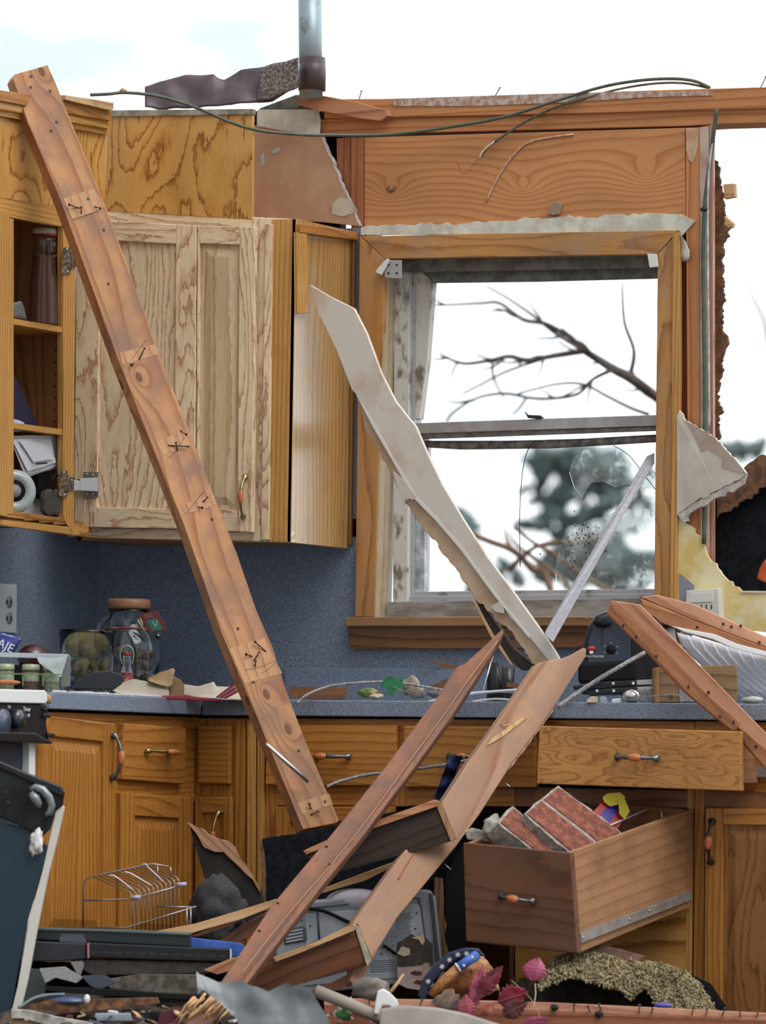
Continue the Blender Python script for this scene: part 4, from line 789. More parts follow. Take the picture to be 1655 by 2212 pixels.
for x, y in ((11, 1710), (18, 1733)): MB().lathe(PD(x, y, odp - .0125), [(.005, 0), (.005, .0008)], -Fv, 12).build('screw_hole', INK, od)
tag(MB().ell(PD(80, 1820, odp - .02), (.018, .012, .028), None, 3, .7, 8).build('white_scrap', plain('foil_white', (.72, .72, .72), .4, bump=.3), None), 'crumpled white paper scrap stuck under the hinge of the oven door', 'paper')
# ------------------------------------------------------------------ the long leaning timber with nails
BA, BB, BPH = (72, 150, -.56), (692, 1780, -.84), -32
bp = [(28, 170), (33, 160), (103, 140), (120, 178), (232, 455), (345, 765), (408, 925), (468, 1085), (512, 1195), (555, 1320), (590, 1400), (618, 1490), (660, 1600), (733, 1772), (728, 1778), (655, 1792), (560, 1560), (480, 1370), (400, 1140), (260, 790), (130, 430), (60, 265)]
bp0, bax, bn = plane_of(BA, BB, BPH); bw0 = bax.cross(bn)
def bloc(px, py): p = PP(px, py, bp0, bn) - bp0; g_ = bax; return p.dot(g_), p.dot((-bn).cross(g_))
kn = [(-1, *bloc(300, 815)), (1, *bloc(622, 1575)), (2, *bloc(90, 155)), (3, *bloc(575, 1500)), (4, *bloc(236, 580))]
BEAM = wood('timber_weathered', (.47, .235, .105), (.40, .18, .078), (.29, .115, .05), N=4, L=26, sx=1.0, sy=5, jag=.02, pore=.2, rough=.6, dirt=.85, dirtcol=(.21, .12, .09), knots=[(a_, b_, .011 if i else .008) for i, a_, b_ in kn[:4]], kk=.8)
beam = MB().slab([PP(x, y, bp0, bn) for x, y in bp], bn * .040, bax, uvo=bp0).build('leaning_timber', BEAM, None, .002)
tag(beam, 'long nail-studded timber leaning across the whole kitchen from the top of the crown moulding', 'lumber')
LIGHTW = wood('clean_patch', (.54, .30, .155), (.49, .26, .13), (.40, .18, .08), N=3, L=30, rough=.65)
for P in ([(134, 428), (204, 405), (232, 452), (154, 474)], [(262, 790), (345, 765), (338, 742), (256, 762)], [(335, 955), (400, 928), (416, 962), (352, 985)], [(388, 1090), (462, 1068), (470, 1090), (400, 1112)], [(492, 1400), (572, 1375), (613, 1456), (528, 1480)], [(640, 1735), (712, 1712), (722, 1738), (652, 1760)]):
    c0x, c0y = sum(p[0] for p in P) / 4, sum(p[1] for p in P) / 4
    MB().slab([PP(c0x + (x - c0x) * .94, c0y + (y - c0y) * .94, bp0, bn) - bn * .0006 for x, y in P], bn * .0005, bax).build('clean_patch', LIGHTW, beam)
def nail(p, q, par, r=.0016, head=True, mat=None):
    m = MB(); m.tube([p, q], r, 6)
    if head: m.lathe(q, [(.0042, 0), (.0042, .0014)], (q - p).normalized(), 8)
    return m.build('nail', mat or NAIL, par)
def nb_(x0, y0, x1, y1, h=.012): nail(PP(x0, y0, bp0, bn), PP(x1, y1, bp0, bn) - bn * h, beam)
for a_ in ((172, 450, 146, 446), (176, 462, 171, 452), (204, 446, 212, 454), (300, 778, 308, 756), (290, 785, 280, 792), (362, 962, 402, 968), (390, 930, 398, 942), (384, 975, 376, 960), (438, 1085, 444, 1078), (428, 1095, 432, 1100), (545, 1418, 528, 1417), (548, 1428, 556, 1412), (552, 1440, 548, 1432), (575, 1408, 547, 1390), (672, 1748, 664, 1740), (670, 1760, 684, 1756)): nb_(*a_)
for x, y in ((67, 165), (66, 189), (108, 197), (190, 430), (224, 497), (234, 613), (458, 1122), (514, 1358), (547, 1474), (645, 1622), (702, 1732), (110, 283), (122, 264)):
    p = PP(x, y, bp0, bn) - bn * .0004; MB().lathe(p, [(.0042, -.0004), (.0042, .0006)], -bn, 10).build('nail_head', NAIL, beam)
rg_ = random.Random(4)
for P in ([(160, 475), (195, 462), (228, 448)], [(285, 775), (300, 755), (315, 735)], [(402, 1110), (425, 1080), (440, 1062)], [(530, 1448), (565, 1440), (600, 1425)], [(565, 1455), (580, 1445), (598, 1430)], [(365, 990), (385, 965), (398, 945)]):
    wire('scratch', [PP(x, y, bp0, bn) - bn * .0008 for x, y in P], .0005, NAIL, beam)
tag(wire('steel_rod', [PD(574, 1606, -.885), PD(612, 1640, -.90), PD(648, 1672, -.89), PD(664, 1688, -.87)], .0058, STEEL), 'short bent steel rod passing through the lower end of the leaning timber', 'rod')
tag(MB().ell(PD(574, 1600, -.80), (.012, .012, .016), None, 2, .3, 4).build('rubber_bushing', BLKM, None), 'black rubber bushing at the upper end of the bent steel rod', 'bushing')
tag(MB().ell(PD(518, 1448, -.775), (.010, .010, .015), None, 2, .3, 4).build('rubber_bushing', BLKM, None), 'black bushing pinched behind the timber just above the worktop edge', 'bushing')

# ------------------------------------------------------------------ crossed boards in front of the sink base
AA, AB = (1085, 1360, -.80), (470, 2150, -1.85)
pa = [(1087, 1356), (1088, 1368), (1060, 1416), (1018, 1482), (974, 1550), (896, 1657), (818, 1760), (789, 1800), (704, 1904), (608, 2026), (535, 2122), (440, 2230), (385, 2230), (420, 2190), (470, 2130), (487, 2107), (586, 1956), (637, 1895), (704, 1816), (750, 1760), (837, 1650), (909, 1552), (950, 1498), (985, 1440), (1004, 1433), (1030, 1410)]
rA = tag(plank('weathered_rail', pa, AA, AB, .034, 18, PINEG, bevel=.003), 'long weathered reddish grey board with a splintered tip crossing in front of everything', 'lumber')
wire('split_line', [on_plank(AA, AB, 18, x, y, .0006) for x, y in ((1075, 1385), (1018, 1460), (955, 1550), (870, 1665), (790, 1775), (715, 1868), (610, 1990), (520, 2105))], .0009, plain('fresh_split', (.52, .30, .15), .7), rA)
for x, y in ((712, 1868), (600, 1952), (560, 2012), (705, 1830)): MB().lathe(on_plank(AA, AB, 18, x, y, .001), [(.004, 0), (.004, .001)], -Fv, 8).build('nail_head', NAIL, rA)
m = MB(); r = random.Random(9)
for i in range(26):
    x0, y0 = r.uniform(395, 490), r.uniform(2165, 2200); L = r.uniform(20, 45); a_ = math.radians(130 + r.uniform(-14, 14)); 
    m.tube([PD(x0 + L * math.cos(a_ - math.pi) * -1 * -1, y0 - L * .6, -1.89), PD(x0, y0, -1.90 - r.uniform(0, .02)), PD(x0 - L * .55, y0 + L * .8, -1.90)], [.004, .003, .0006], 5, bax)
m.build('splinters', PINEL, rA, kind='stuff')
BA2, BB2 = (1225, 1420, -.85), (765, 2120, -1.42)
pb = [(1161, 1433), (1185, 1426), (1215, 1422), (1236, 1413), (1262, 1398), (1268, 1402), (1266, 1418), (1240, 1460), (1200, 1525), (1175, 1560), (1106, 1650), (1036, 1760), (985, 1829), (920, 1908), (859, 1982), (796, 2085), (765, 2129), (757, 2118), (768, 2060), (763, 1992), (863, 1853), (960, 1726), (1009, 1650), (1075, 1560)]
rB = tag(plank('pale_rail', pb, BA2, BB2, .034, -14, wood('rail_pale', (.47, .28, .18), (.43, .24, .145), (.34, .16, .085), N=5, L=11, sx=.7, sy=5, jag=.02, pore=.25, rough=.65, dirt=.85, dirtcol=(.33, .22, .17)), bevel=.003), 'wide pale splintered board leaning on the worktop beside the toaster', 'lumber')
MB().slab([on_plank(BA2, BB2, -14, x, y, -.0035) for x, y in jag((1268, 1405), (1190, 1545), 12, 3, 60) + jag((1190, 1545), (1098, 1668), 8, 2, 61) + [(1100, 1662), (1185, 1520), (1215, 1465), (1245, 1425)]], bn * .0 + Fv * .004, bax).build('torn_edge', plain('torn_wood', (.50, .36, .30), .9, c2=(.30, .12, .08), vs=40), rB)
wire('grain_streak', [on_plank(BA2, BB2, -14, x, y, .0003) for x, y in ((860, 1900), (890, 1850), (930, 1800))], .0022, plain('streak', (.40, .13, .05), .7), rB)
for (x0, y0, x1, y1) in ((1090, 1690, 1097, 1702), (960, 1866, 968, 1880), (1080, 1565, 1092, 1570)): nail(on_plank(BA2, BB2, -14, x0, y0, .001), on_plank(BA2, BB2, -14, x1, y1, .012), rB, .0013, mat=STEEL)
tag(MB().slab([on_plank(BA2, BB2, -14, x, y, .004) for x, y in ((1062, 1595), (1130, 1548), (1136, 1552), (1085, 1592), (1050, 1612))], Fv * .003, bax).build('wood_chip', PINEL, None), 'thin pale wood chip on the face of the wide pale board', 'chip')
# the two short cross boards
def cross_board(name, label, face, d0, d1, mat, topmat, endpix=None, up=(9, -13), t=.036):
    b = thing(name, label, 'lumber'); xs = [p[0] for p in face]; x0, x1 = min(xs), max(xs)
    P = [PD(x, y, d0 + (d1 - d0) * (x - x0) / (x1 - x0)) for x, y in face]; e = Rv * up[0] / 830 - Uv * up[1] / 830 + Fv * t
    MB().slab(P, e, P[1] - P[0]).build('board', mat, b, .002); return b
c1 = cross_board('cross_board', 'short dark board joining the crossed rails, the upper one below the blue cloth', [(660, 1845), (800, 1790), (942, 1740), (975, 1818), (850, 1852), (700, 1895)], -1.245, -1.24, PINED, PINER)  # face shade in the dark colour, light in the top and end pieces
MB().slab(sl([(655, 1838), (750, 1795), (940, 1727), (946, 1732), (944, 1742), (800, 1792), (662, 1846)], fd(-1.253)), Fv * .03, Rv).build('top_edge', PINER, c1, .001)
MB().slab(sl([(942, 1727), (951, 1732), (986, 1812), (975, 1820), (944, 1744)], fd(-1.245)), Fv * .04, Uv).build('end_grain', wood('end_light', (.42, .25, .13), (.38, .21, .10), (.22, .12, .06), N=3, L=40), c1, .001)
c2 = cross_board('cross_board', 'short red brown board joining the crossed rails, the lower one over the grey appliance', [(520, 2105), (640, 2060), (764, 2008), (796, 2086), (700, 2112), (560, 2150), (500, 2140)], -1.45, -1.44, wood('red_board_shaded', (.17, .062, .026), (.13, .047, .02), (.07, .025, .011), N=4, L=30, dirt=.6, dirtcol=(.07, .05, .035)), PINER)  # dark face and pale top edge paint shade and light
MB().slab(sl([(590, 2068), (680, 2036), (762, 1996), (768, 2000), (766, 2010), (650, 2058), (596, 2078)], fd(-1.458)), Fv * .03, Rv).build('top_edge', PINEL, c2, .001)
MB().slab(sl([(764, 1996), (776, 2004), (803, 2075), (793, 2088), (786, 2066)], fd(-1.445)), Fv * .04, Uv).build('end_grain', plain('mossy_end', (.48, .40, .26), .85, c2=(.28, .30, .24), vs=50), c2, .001)
def stick(label, px, d, t=.018, mat=PINEL, name='wood_strip', g=None, ext=None): return tag(MB().slab(sl(px, fd(d)), ext or Fv * t, g or (PD(*px[1], d) - PD(*px[0], d))).build(name, mat, None, .001), label, 'lumber')
stick('pale split strip of wood below the upper cross board', [(690, 1922), (780, 1888), (868, 1855), (862, 1866), (790, 1902), (694, 1930)], -1.10)
stick('long pale split strip of wood reaching left over the black hood', [(335, 2012), (420, 1996), (520, 1966), (597, 1942), (600, 1955), (520, 1986), (440, 2008), (400, 2020)], -1.42)
stick('thinner brown split strip lying just under the long pale strip', [(408, 2024), (470, 2000), (530, 1975), (545, 1972), (500, 1998), (430, 2022)], -1.40, mat=PINER)
stick('flat brown slat resting between the black hood and the weathered rail', [(455, 2045), (520, 2000), (585, 1965), (588, 1975), (560, 2010), (500, 2044)], -1.38, mat=PINEG)
stick('narrow reddish strip under the lower cross board', [(700, 2130), (765, 2098), (800, 2085), (768, 2128), (670, 2150), (655, 2146)], -1.31, mat=PINER)
stick('brown pointed wood piece beside the plastic sheet', [(440, 2095), (500, 2070), (560, 2060), (520, 2090), (470, 2105)], -1.60, mat=PINER)
sp = thing('splintered_board', 'dark board with a torn splintered pale edge leaning at the corner cabinet', 'lumber')
MB().slab(sl([(410, 1785), (440, 1808), (500, 1840), (540, 1890), (566, 1925), (580, 1990), (540, 1996), (480, 1960), (440, 1890)], fd(-1.12)), Fv * .02, Rv).build('board', plain('board_shaded', (.010, .008, .007), .9, c2=(.022, .018, .015), vs=12), sp, .002)  # shade on the board face is painted as near-black wood
MB().slab(sl(jag((403, 1776), (500, 1822), 8, 3, 71) + jag((500, 1822), (568, 1925), 9, 3, 72) + [(563, 1930)] + jag((545, 1900), (470, 1830), 6, 3, 73) + [(462, 1840), (440, 1830), (425, 1802)], fd(-1.128)), Fv * .02, Rv - Uv).build('torn_edge', wood('torn_pale', (.42, .24, .14), (.36, .19, .10), (.2, .09, .05), N=5, L=60), sp, .001)
bb = thing('black_board', 'large black-faced fibreboard panel with ragged brown edge standing under the leaning timber', 'board')
MB().slab(sl(jag((566, 1812), (720, 1786), 8, 2, 80) + [(800, 1765), (900, 1742), (950, 1740), (1000, 1822), (1003, 2035), (960, 2095), (575, 1990)] , fd(-1.0)), Fv * .012, Rv).build('panel', FELT, bb, .001)
MB().slab(sl(jag((560, 1812), (568, 1960), 12, 3, 81) + [(578, 1990), (585, 1975)] + jag((576, 1950), (570, 1815), 9, 2, 82), fd(-1.003)), Fv * .015).build('ragged_edge', BRD, bb)
tag(MB().slab(sl(jag((938, 1895), (944, 2080), 12, 2, 83) + jag((968, 2085), (955, 1880), 12, 3, 84), fd(-1.06)), Fv * .015, Uv).build('fibre_strip', wood('fibre_strip', (.25, .14, .07), (.2, .10, .05), (.08, .04, .02), N=5, L=60), None), 'brown splintered strip standing right of the grey appliance', 'lumber')
tag(MB().slab(sl([(962, 1888), (1000, 1825), (1006, 2040), (1010, 2075), (975, 2090), (955, 2080)], fd(-1.05)), Fv * .02).build('gap_shade', BLKM, None, .002), 'matt black slab standing in for the dark gap left of the deep drawer', 'board')  # black slab paints the shade of an open gap
# blue cloth and grey flexible conduit in front of the drawers
tag(MB().sheet(sl([(968, 1640), (985, 1630), (1000, 1632)], fd(-.98)), sl([(935, 1732), (955, 1735), (975, 1700)], fd(-.93)), 10, 16, .016, 32, .004).build('blue_cloth', NAVY, None), 'knotted dark blue string cloth hanging on the grey conduit by the pale board', 'cloth')
CON = plain('braided_conduit', (.34, .34, .35), .6, c2=(.16, .155, .15), vs=130, bump=.6, bs=260)
tag(wire('conduit', [PD(706, 1700, -.90), PD(735, 1688, -.90), PD(790, 1674, -.90), PD(850, 1668, -.92), PD(920, 1658, -.93), PD(975, 1650, -.95), PD(1030, 1638, -.95)], .0045, CON, n=8), 'grey braided conduit running across the false drawer fronts', 'conduit')
tag(wire('conduit', [PD(640, 1520, -.66), PD(665, 1500, -.64), PD(710, 1483, -.60), PD(760, 1476, -.60), PD(830, 1473, -.60), PD(880, 1477, -.60), PD(930, 1486, -.62), PD(985, 1496, -.62)], .0038, CON, n=8), 'thin grey conduit arching over the edge of the worktop behind the green leaf', 'conduit')
tag(wire('conduit', [PD(1205, 1528, -.96), PD(1240, 1502, -.93), PD(1300, 1463, -.87), PD(1350, 1434, -.82), PD(1392, 1410, -.78)], .0062, CON, n=8), 'thicker grey braided conduit sticking up in front of the toaster', 'conduit')

# ------------------------------------------------------------------ strip of gypsum corner leaning from cabinet to worktop
gs = thing('gypsum_strip', 'long white and tan gypsum corner strip leaning from the wall cabinet down to the worktop', 'wallboard')
GA, GB = (690, 640, -.25), (1190, 1430, -.62)
gp0, gax, gn = plane_of(GA, GB, 25)
def gpt(x, y, o=0): return PP(x, y, gp0, gn) - gn * o
W1 = [(669, 615), (711, 640), (764, 666), (776, 690), (791, 719), (808, 765), (822, 804), (854, 867), (880, 900), (897, 920), (925, 985), (955, 1047), (1000, 1122), (1050, 1200), (1113, 1285), (1160, 1350), (1198, 1406), (1210, 1428), (1193, 1436), (1145, 1378), (1103, 1335), (1071, 1288), (1030, 1232), (997, 1188), (944, 1125), (897, 1077), (859, 1009), (830, 955), (807, 919), (773, 855), (760, 842), (727, 756), (700, 700), (685, 672)]
MB().slab([gpt(*p) for p in W1], gn * .012, gax).build('white_face', plain('gypsum_white', (.66, .61, .55), .85, c2=(.55, .42, .32), vs=5, stretch=(1, 1, 1), lo=.34, hi=.5, bump=.1), gs, .001)
W2 = [(766, 846), (775, 850), (809, 912), (860, 1003), (899, 1070), (946, 1118), (1000, 1182), (1074, 1284), (1106, 1330), (1148, 1374), (1196, 1433), (1180, 1440)] + rough((1145, 1433), (1103, 1364), 12, 4, 3, 95) + rough((1103, 1364), (1020, 1293), 14, 4, 4, 96) + rough((1007, 1264), (912, 1137), 20, 4, 3, 97) + rough((905, 1130), (875, 1092), 7, 3, 2, 98) + [(870, 1084), (884, 1072), (860, 1066), (846, 1030)] + rough((846, 1030), (780, 920), 18, 4, 3, 99)
MB().slab([gpt(x, y, -.010) for x, y in W2], gn * .006 - Rv * .004, gax).build('tan_face', plain('gypsum_tan', (.60, .46, .33), .85, c2=(.50, .34, .22), vs=9, bump=.15), gs, .0006)
MB().slab([gpt(x, y, .002) for x, y in ((850, 1018), (868, 1032), (900, 1072), (893, 1080), (878, 1074), (873, 1092), (862, 1062))], gn * .004).build('torn_white', GYP, gs)
MB().slab([gpt(x, y, .002) for x, y in ((1060, 1310), (1078, 1300), (1088, 1312), (1090, 1325), (1072, 1322))], gn * .004).build('torn_white', GYP, gs)
MB().slab([gpt(x, y, .0015) for x, y in ((770, 852), (806, 912), (858, 1002), (896, 1070), (944, 1119), (998, 1182), (1072, 1284), (1146, 1374), (1143, 1378), (1069, 1288), (995, 1187), (941, 1124), (893, 1075), (855, 1007), (803, 917))], gn * .004, gax).build('corner_bead', plain('bead_white', (.68, .68, .64), .6), gs)
MB().slab([gpt(x, y, -.022) for x, y in ((995, 1245), (1025, 1290), (1062, 1345), (1100, 1400), (1150, 1440), (1120, 1448), (1085, 1420), (1050, 1360))], gn * .02, gax).build('backing_wood', PINED, gs)
tag(stick('narrow brown lath edge under the gypsum strip beside the splintered tip', [(1020, 1296), (1026, 1298), (1065, 1368), (1108, 1435), (1104, 1438), (1060, 1375)], -.62, .012, KRAFT), None)
# leaning aluminium bar
al = tag(MB().slab(sl([(1398, 985), (1414, 978), (1414, 1000), (1340, 1125), (1195, 1388), (1176, 1372), (1180, 1360), (1300, 1155)], lambda x, y: PD(x, y, -.30 - .38 * (y - 980) / 400 - .02)), Fv * .012, Rv - Uv * 1.7).build('aluminium_bar', plain('bar_alu', (.30, .30, .33), .5, metal=.3, c2=(.25, .25, .27), vs=90), None, .002), 'aluminium bar leaning diagonally inside the lower window opening', 'bar')

# ------------------------------------------------------------------ two sawn timbers at the right
t1 = thing('sawn_timber', 'red brown sawn timber with nail holes sloping down over the toaster to the right', 'lumber')
REDT = wood('red_sawn_lit', (.78, .41, .25), (.71, .35, .20), (.52, .21, .11), N=3, L=22, sx=.8, sy=5, jag=.02, pore=.3, rough=.6, dirt=.3, dirtcol=(.56, .32, .22))  # light on the upper faces is put into this paler tone
def d1_(x, y): return PD(x, y, -.95 - .45 * (x - 1315) / 420)
MB().slab([d1_(*p) for p in ((1323, 1297), (1384, 1306), (1655, 1583), (1760, 1690), (1760, 1750), (1655, 1635), (1500, 1475), (1380, 1350))], Fv * .06 + Uv * -.002, d1_(1655, 1583) - d1_(1384, 1306)).build('wide_face', REDT, t1, .003)
MB().slab([d1_(*p) - Fv * .004 for p in ((1321, 1296), (1380, 1350), (1500, 1475), (1600, 1560), (1592, 1577), (1580, 1578), (1480, 1495), (1400, 1410), (1312, 1325))], Fv * .06, d1_(1500, 1475) - d1_(1380, 1350)).build('narrow_face', wood('red_edge_shaded', (.60, .27, .13), (.52, .22, .10), (.36, .13, .055), N=3, L=30, rough=.65, dirt=.5, dirtcol=(.28, .15, .09)), t1, .003)  # side faces darker: their shade is in the colour
for x, y in ((1347, 1352), (1375, 1376), (1418, 1418), (1488, 1484), (1530, 1496), (1556, 1548), (1632, 1613), (1585, 1560)): MB().lathe(d1_(x, y) - Fv * .005, [(.0045, 0), (.0045, .0012)], -Fv, 8).build('nail_head', NAIL, t1)
MB().slab([d1_(*p) - Fv * .001 for p in ((1596, 1566), (1760, 1715), (1760, 1770), (1655, 1660), (1610, 1610))], Fv * .05, d1_(1655, 1583) - d1_(1384, 1306)).build('narrow_face', MATS['red_edge_shaded'], t1, .003)
t2 = thing('sawn_timber', 'red brown sawn timber sloping gently down behind the white corrugated panel', 'lumber')
def d2_(x, y): return PD(x, y, -.62 - .12 * (x - 1390) / 265)
MB().slab([d2_(*p) for p in ((1384, 1290), (1420, 1285), (1500, 1305), (1655, 1375), (1760, 1425), (1760, 1440), (1655, 1398), (1500, 1340), (1430, 1310))], Fv * .05, d2_(1655, 1375) - d2_(1500, 1310)).build('top_face', REDT, t2, .003)
MB().slab([d2_(*p) - Fv * .003 for p in ((1383, 1292), (1430, 1311), (1500, 1341), (1655, 1399), (1760, 1441), (1760, 1480), (1655, 1430), (1560, 1390), (1470, 1362), (1392, 1332), (1388, 1310))], Fv * .05, d2_(1655, 1375) - d2_(1500, 1310)).build('side_face', MATS['red_edge_shaded'], t2, .003)
for x, y in ((1562, 1348), (1580, 1354), (1600, 1352), (1506, 1355), (1640, 1388)): MB().lathe(d2_(x, y) - Fv * .004, [(.004, 0), (.004, .0012)], -Fv, 8).build('nail_head', NAIL, t2)
# white corrugated panel (slats)
sn = thing('slatted_panel', 'white vinyl slatted panel with curved grey undersides at the right end of the worktop', 'panel')
VN = plain('vinyl_white', (.62, .63, .68), .5)
for i in range(9):
    x0, y0 = 1462 + i * 27, 1366 + i * 7.5
    c_a = [(x0, y0), (x0 + 8, y0 + 24), (x0 + 40, y0 + 60), (x0 + 90, y0 + 105), (x0 + 150, y0 + 150)]
    c_b = [(x0 + 28, y0 + 7), (x0 + 38, y0 + 30), (x0 + 72, y0 + 66), (x0 + 124, y0 + 108), (x0 + 190, y0 + 156)]
    d_ = -.70 - i * .008
    MB().sheet([PD(x, y, d_) for x, y in c_a], [PD(x, y, d_ - .014) for x, y in c_b], 16, 4, 0, 1, .002).build('slat', VN, sn)
MB().slab([PD(x, y, -.80) for x, y in ((1450, 1352), (1500, 1362), (1545, 1370), (1590, 1390), (1655, 1407), (1760, 1435), (1760, 1446), (1655, 1417), (1585, 1400), (1540, 1380), (1480, 1365))], Fv * .03).build('front_rim', WHITE, sn, .001)

# ------------------------------------------------------------------ cables
GC = GREENC
def top_y(x): return .02
t_ = tag(wire('green_cable', [PD(195, 205, -.30), PD(235, 203, -.30), PD(265, 200, -.28), PD(310, 203, -.25), PD(360, 212, -.22), PD(430, 235, -.22), PD(500, 265, -.27), PD(560, 282, -.29), PD(640, 290, -.24), PD(700, 292, -.12), PD(850, 290, -.06), PD(1000, 270, -.14), PD(1100, 250, -.20), PD(1200, 218, -.24), PD(1300, 188, -.26), PD(1380, 174, -.30), PD(1450, 170, -.32), PD(1500, 175, -.34), PD(1535, 190, -.34)], .0045, GC, n=8), 'long green cable sagging from the soffit and arching along the top of the wall', 'cable')
tag(wire('green_cable', [PD(1036, 342, -.14), PD(1050, 325, -.14), PD(1062, 312, -.14), PD(1130, 266, -.18), PD(1200, 232, -.22), PD(1280, 207, -.26), PD(1350, 190, -.28), PD(1420, 180, -.31), PD(1480, 180, -.33), PD(1530, 190, -.34)], .0035, plain('green_cable_dark', (.06, .075, .055), .6, c2=(.15, .13, .10), vs=50), n=8), 'thinner green cable running below the long one with a bare pale end', 'cable')
tag(wire('bare_wire', [PD(1036, 342, -.145), PD(1045, 325, -.145), PD(1068, 306, -.145)], .0028, CREAM, n=6), 'bare pale end of the thinner cable against the wide header board', 'wire')
tag(wire('bare_wire', [PD(988, 350, -.12), PD(1003, 376, -.12), PD(1036, 340, -.12)], .0007, NAIL, n=5), 'hair-thin wire bent in a v on the face of the wide header board', 'wire')
c3 = tag(wire('green_cable', [PY(1549, 236, -.03), PY(1543, 280, -.03), PY(1537, 330, -.02), PY(1530, 380, -.02), PY(1524, 430, -.02), PY(1521, 480, -.02), PY(1519, 560, -.02), PY(1521, 700, -.02), PY(1523, 850, -.02), PY(1522, 1000, -.02), PY(1521, 1175, -.02)], .006, GC, n=8), 'thick green cable running down the outer studs at the wall end', 'cable')
tag(wire('white_cable', [PY(1541, 300, -.026), PY(1534, 345, -.026), PY(1529, 420, -.02), PY(1529, 560, -.014), PY(1531, 760, -.014), PY(1532, 930, -.014)], .0035, plain('cable_white', (.55, .60, .62), .5, c2=(.3, .33, .33), vs=20), n=8), 'pale grey cable beside the thick green one at the wall end', 'cable')
tag(MB().ell(PY(1521, 452, -.022), (.011, .008, .007), None, 2, .2, 2).build('cable_clamp', NAIL, None), 'small dark clamp holding the green cable to the stud', 'clamp')
for i, (a_, b_, lb) in enumerate((((776, 214), (781, 197), 'bent nail standing on the top plate near the vent pipe'), ((1070, 207), (1080, 190), 'bent nail standing on the middle of the top plate'), ((1643, 190), (1655, 166), 'nail standing on the top plate at the far right end'))):
    n_ = MB().tube([PY(*a_, -.0), PY(*b_, -.0)], .0015, 6).lathe(PY(*b_, 0), [(.004, 0), (.004, .0015)], Uv, 8).build('nail', NAIL, None); tag(n_, lb, 'nail')

# ------------------------------------------------------------------ vent pipe with torn flashing
vp = thing('vent_pipe', 'galvanised vent pipe rising out of the wall top into the sky', 'pipe')
p0_, p1_ = PD(672, 214, .02), PD(669, -40, .02)
MB().tube([p0_, p1_], .0325, 32).build('pipe', GALV, vp)
fl = thing('roof_flashing', 'crumpled purple brown metal flashing with a gritty shingle scrap wrapped round the vent pipe', 'flashing')
q = Uv; MB().lathe(PD(674, 196, .02), [(.036, 0), (.0365, .05), (.0345, .092), (.035, .092)], Uv, 32, closed=False).build('collar', FLASH, fl).modifiers.new('s', 'SOLIDIFY').thickness = .002
MB().sheet(sl([(313, 187), (345, 175), (400, 164), (462, 160), (470, 168), (484, 172), (520, 152), (560, 146), (600, 137), (645, 126)], fd(-.02)), sl([(313, 233), (350, 236), (420, 232), (500, 228), (520, 222), (560, 222), (590, 218), (620, 200), (645, 190)], fd(-.05)), 60, 10, .014, 12, .002, 4).build('sheet_metal', FLASH, fl)
MB().sheet(sl([(565, 146), (590, 137), (615, 133), (642, 127)], fd(-.058)), sl([(556, 218), (580, 215), (610, 203), (644, 190)], fd(-.066)), 20, 10, .008, 14, .002, 6).build('shingle_grit', SHIN, fl)
tag(MB().ell(PD(265, 196, -.285), (.010, .006, .008), None, 2, .5, 9).build('twig_knot', KRAFT, None), 'tiny dry twig scrap caught on the cable above the crown moulding', 'twig')
# ------------------------------------------------------------------ things on the worktop, left side
ZT = ZC + .0005
def spot(px, y, z=ZT):      # point on the worktop under pixel column px at world y
    p = PY(px, 1490, y); return V(p.x, y, z)
def spotd(px, d, z=ZT): p = PD(px, 1490, d); return V(p.x, p.y, z)
def hz(py, p): return CAM.z + (CY - py) / F_PX * (DIST + dep(p)) - ZT + (p - CAM).dot(Rv) * -.0157 * -1 * -1 * -1 * 0   # height of a pixel row above the worktop at p
ou = thing('wall_outlet', 'pale double wall outlet on the blue backsplash at the far left', 'outlet')
fo = fx(WL + .006)
part('cover_plate', plain('outlet_plate', (.50, .55, .57), .45), ou, sl([(-12, 1259), (37, 1263), (36, 1368), (-12, 1364)], fo), XI * .005, bevel=.002)
for y in (1300, 1335):
    c_ = fx(WL + .0065)(20, y); MB().lathe(c_, [(.001, 0), (.016, 0), (.016, .002), (.001, .002)], NX, 24).build('socket', plain('outlet_socket', (.24, .26, .27), .4) if 'outlet_socket' not in MATS else MATS['outlet_socket'], ou)
    for o in (-5, 5): MB().slab([fx(WL + .0092)(20 + o * .8 - 1, y - 4), fx(WL + .0092)(20 + o * .8 + 1, y - 4), fx(WL + .0092)(20 + o * .8 + 1, y + 4), fx(WL + .0092)(20 + o * .8 - 1, y + 4)], IX * .001).build('slot', INK, ou)
bgg = thing('snack_bag', 'dark blue crinkled snack bag with white lettering behind the spice jars', 'bag')
MB().sheet(sl([(-60, 1364), (0, 1368), (25, 1372), (47, 1380)], fd(-.92)), sl([(-60, 1415), (0, 1412), (20, 1412), (28, 1412)], fd(-.92)), 16, 8, .01, 30, .03).build('bag_body', plain('bag_blue', (.02, .025, .16), .3, coat=.5, c2=(.05, .06, .3), vs=40), bgg)
text('AJE', PD(12, 1395, -.955), Rv + Uv * -.5, Uv, .032, WINK, bgg)
part('teal_band', plain('bag_teal', (.02, .10, .14), .3), bgg, sl([(-60, 1405), (22, 1405), (18, 1412), (-60, 1412)], fd(-.945)), Fv * .001, bevel=0)
tag(MB().ell(spotd(70, -.85) + V(0, 0, .095), (.042, .042, .035), None, 3).build('maroon_bowl', MAROON, None), 'upturned shiny dark maroon bowl behind the spice jars', 'bowl')
tag(MB().box(spotd(70, -.85) + V(-.04, -.04, 0), V(.08, 0, 0), V(0, .08, 0), V(0, 0, .075)).build('storage_tin', BLKM, None, .006), 'dark tin holding up the maroon bowl behind the spice jars', 'tin')
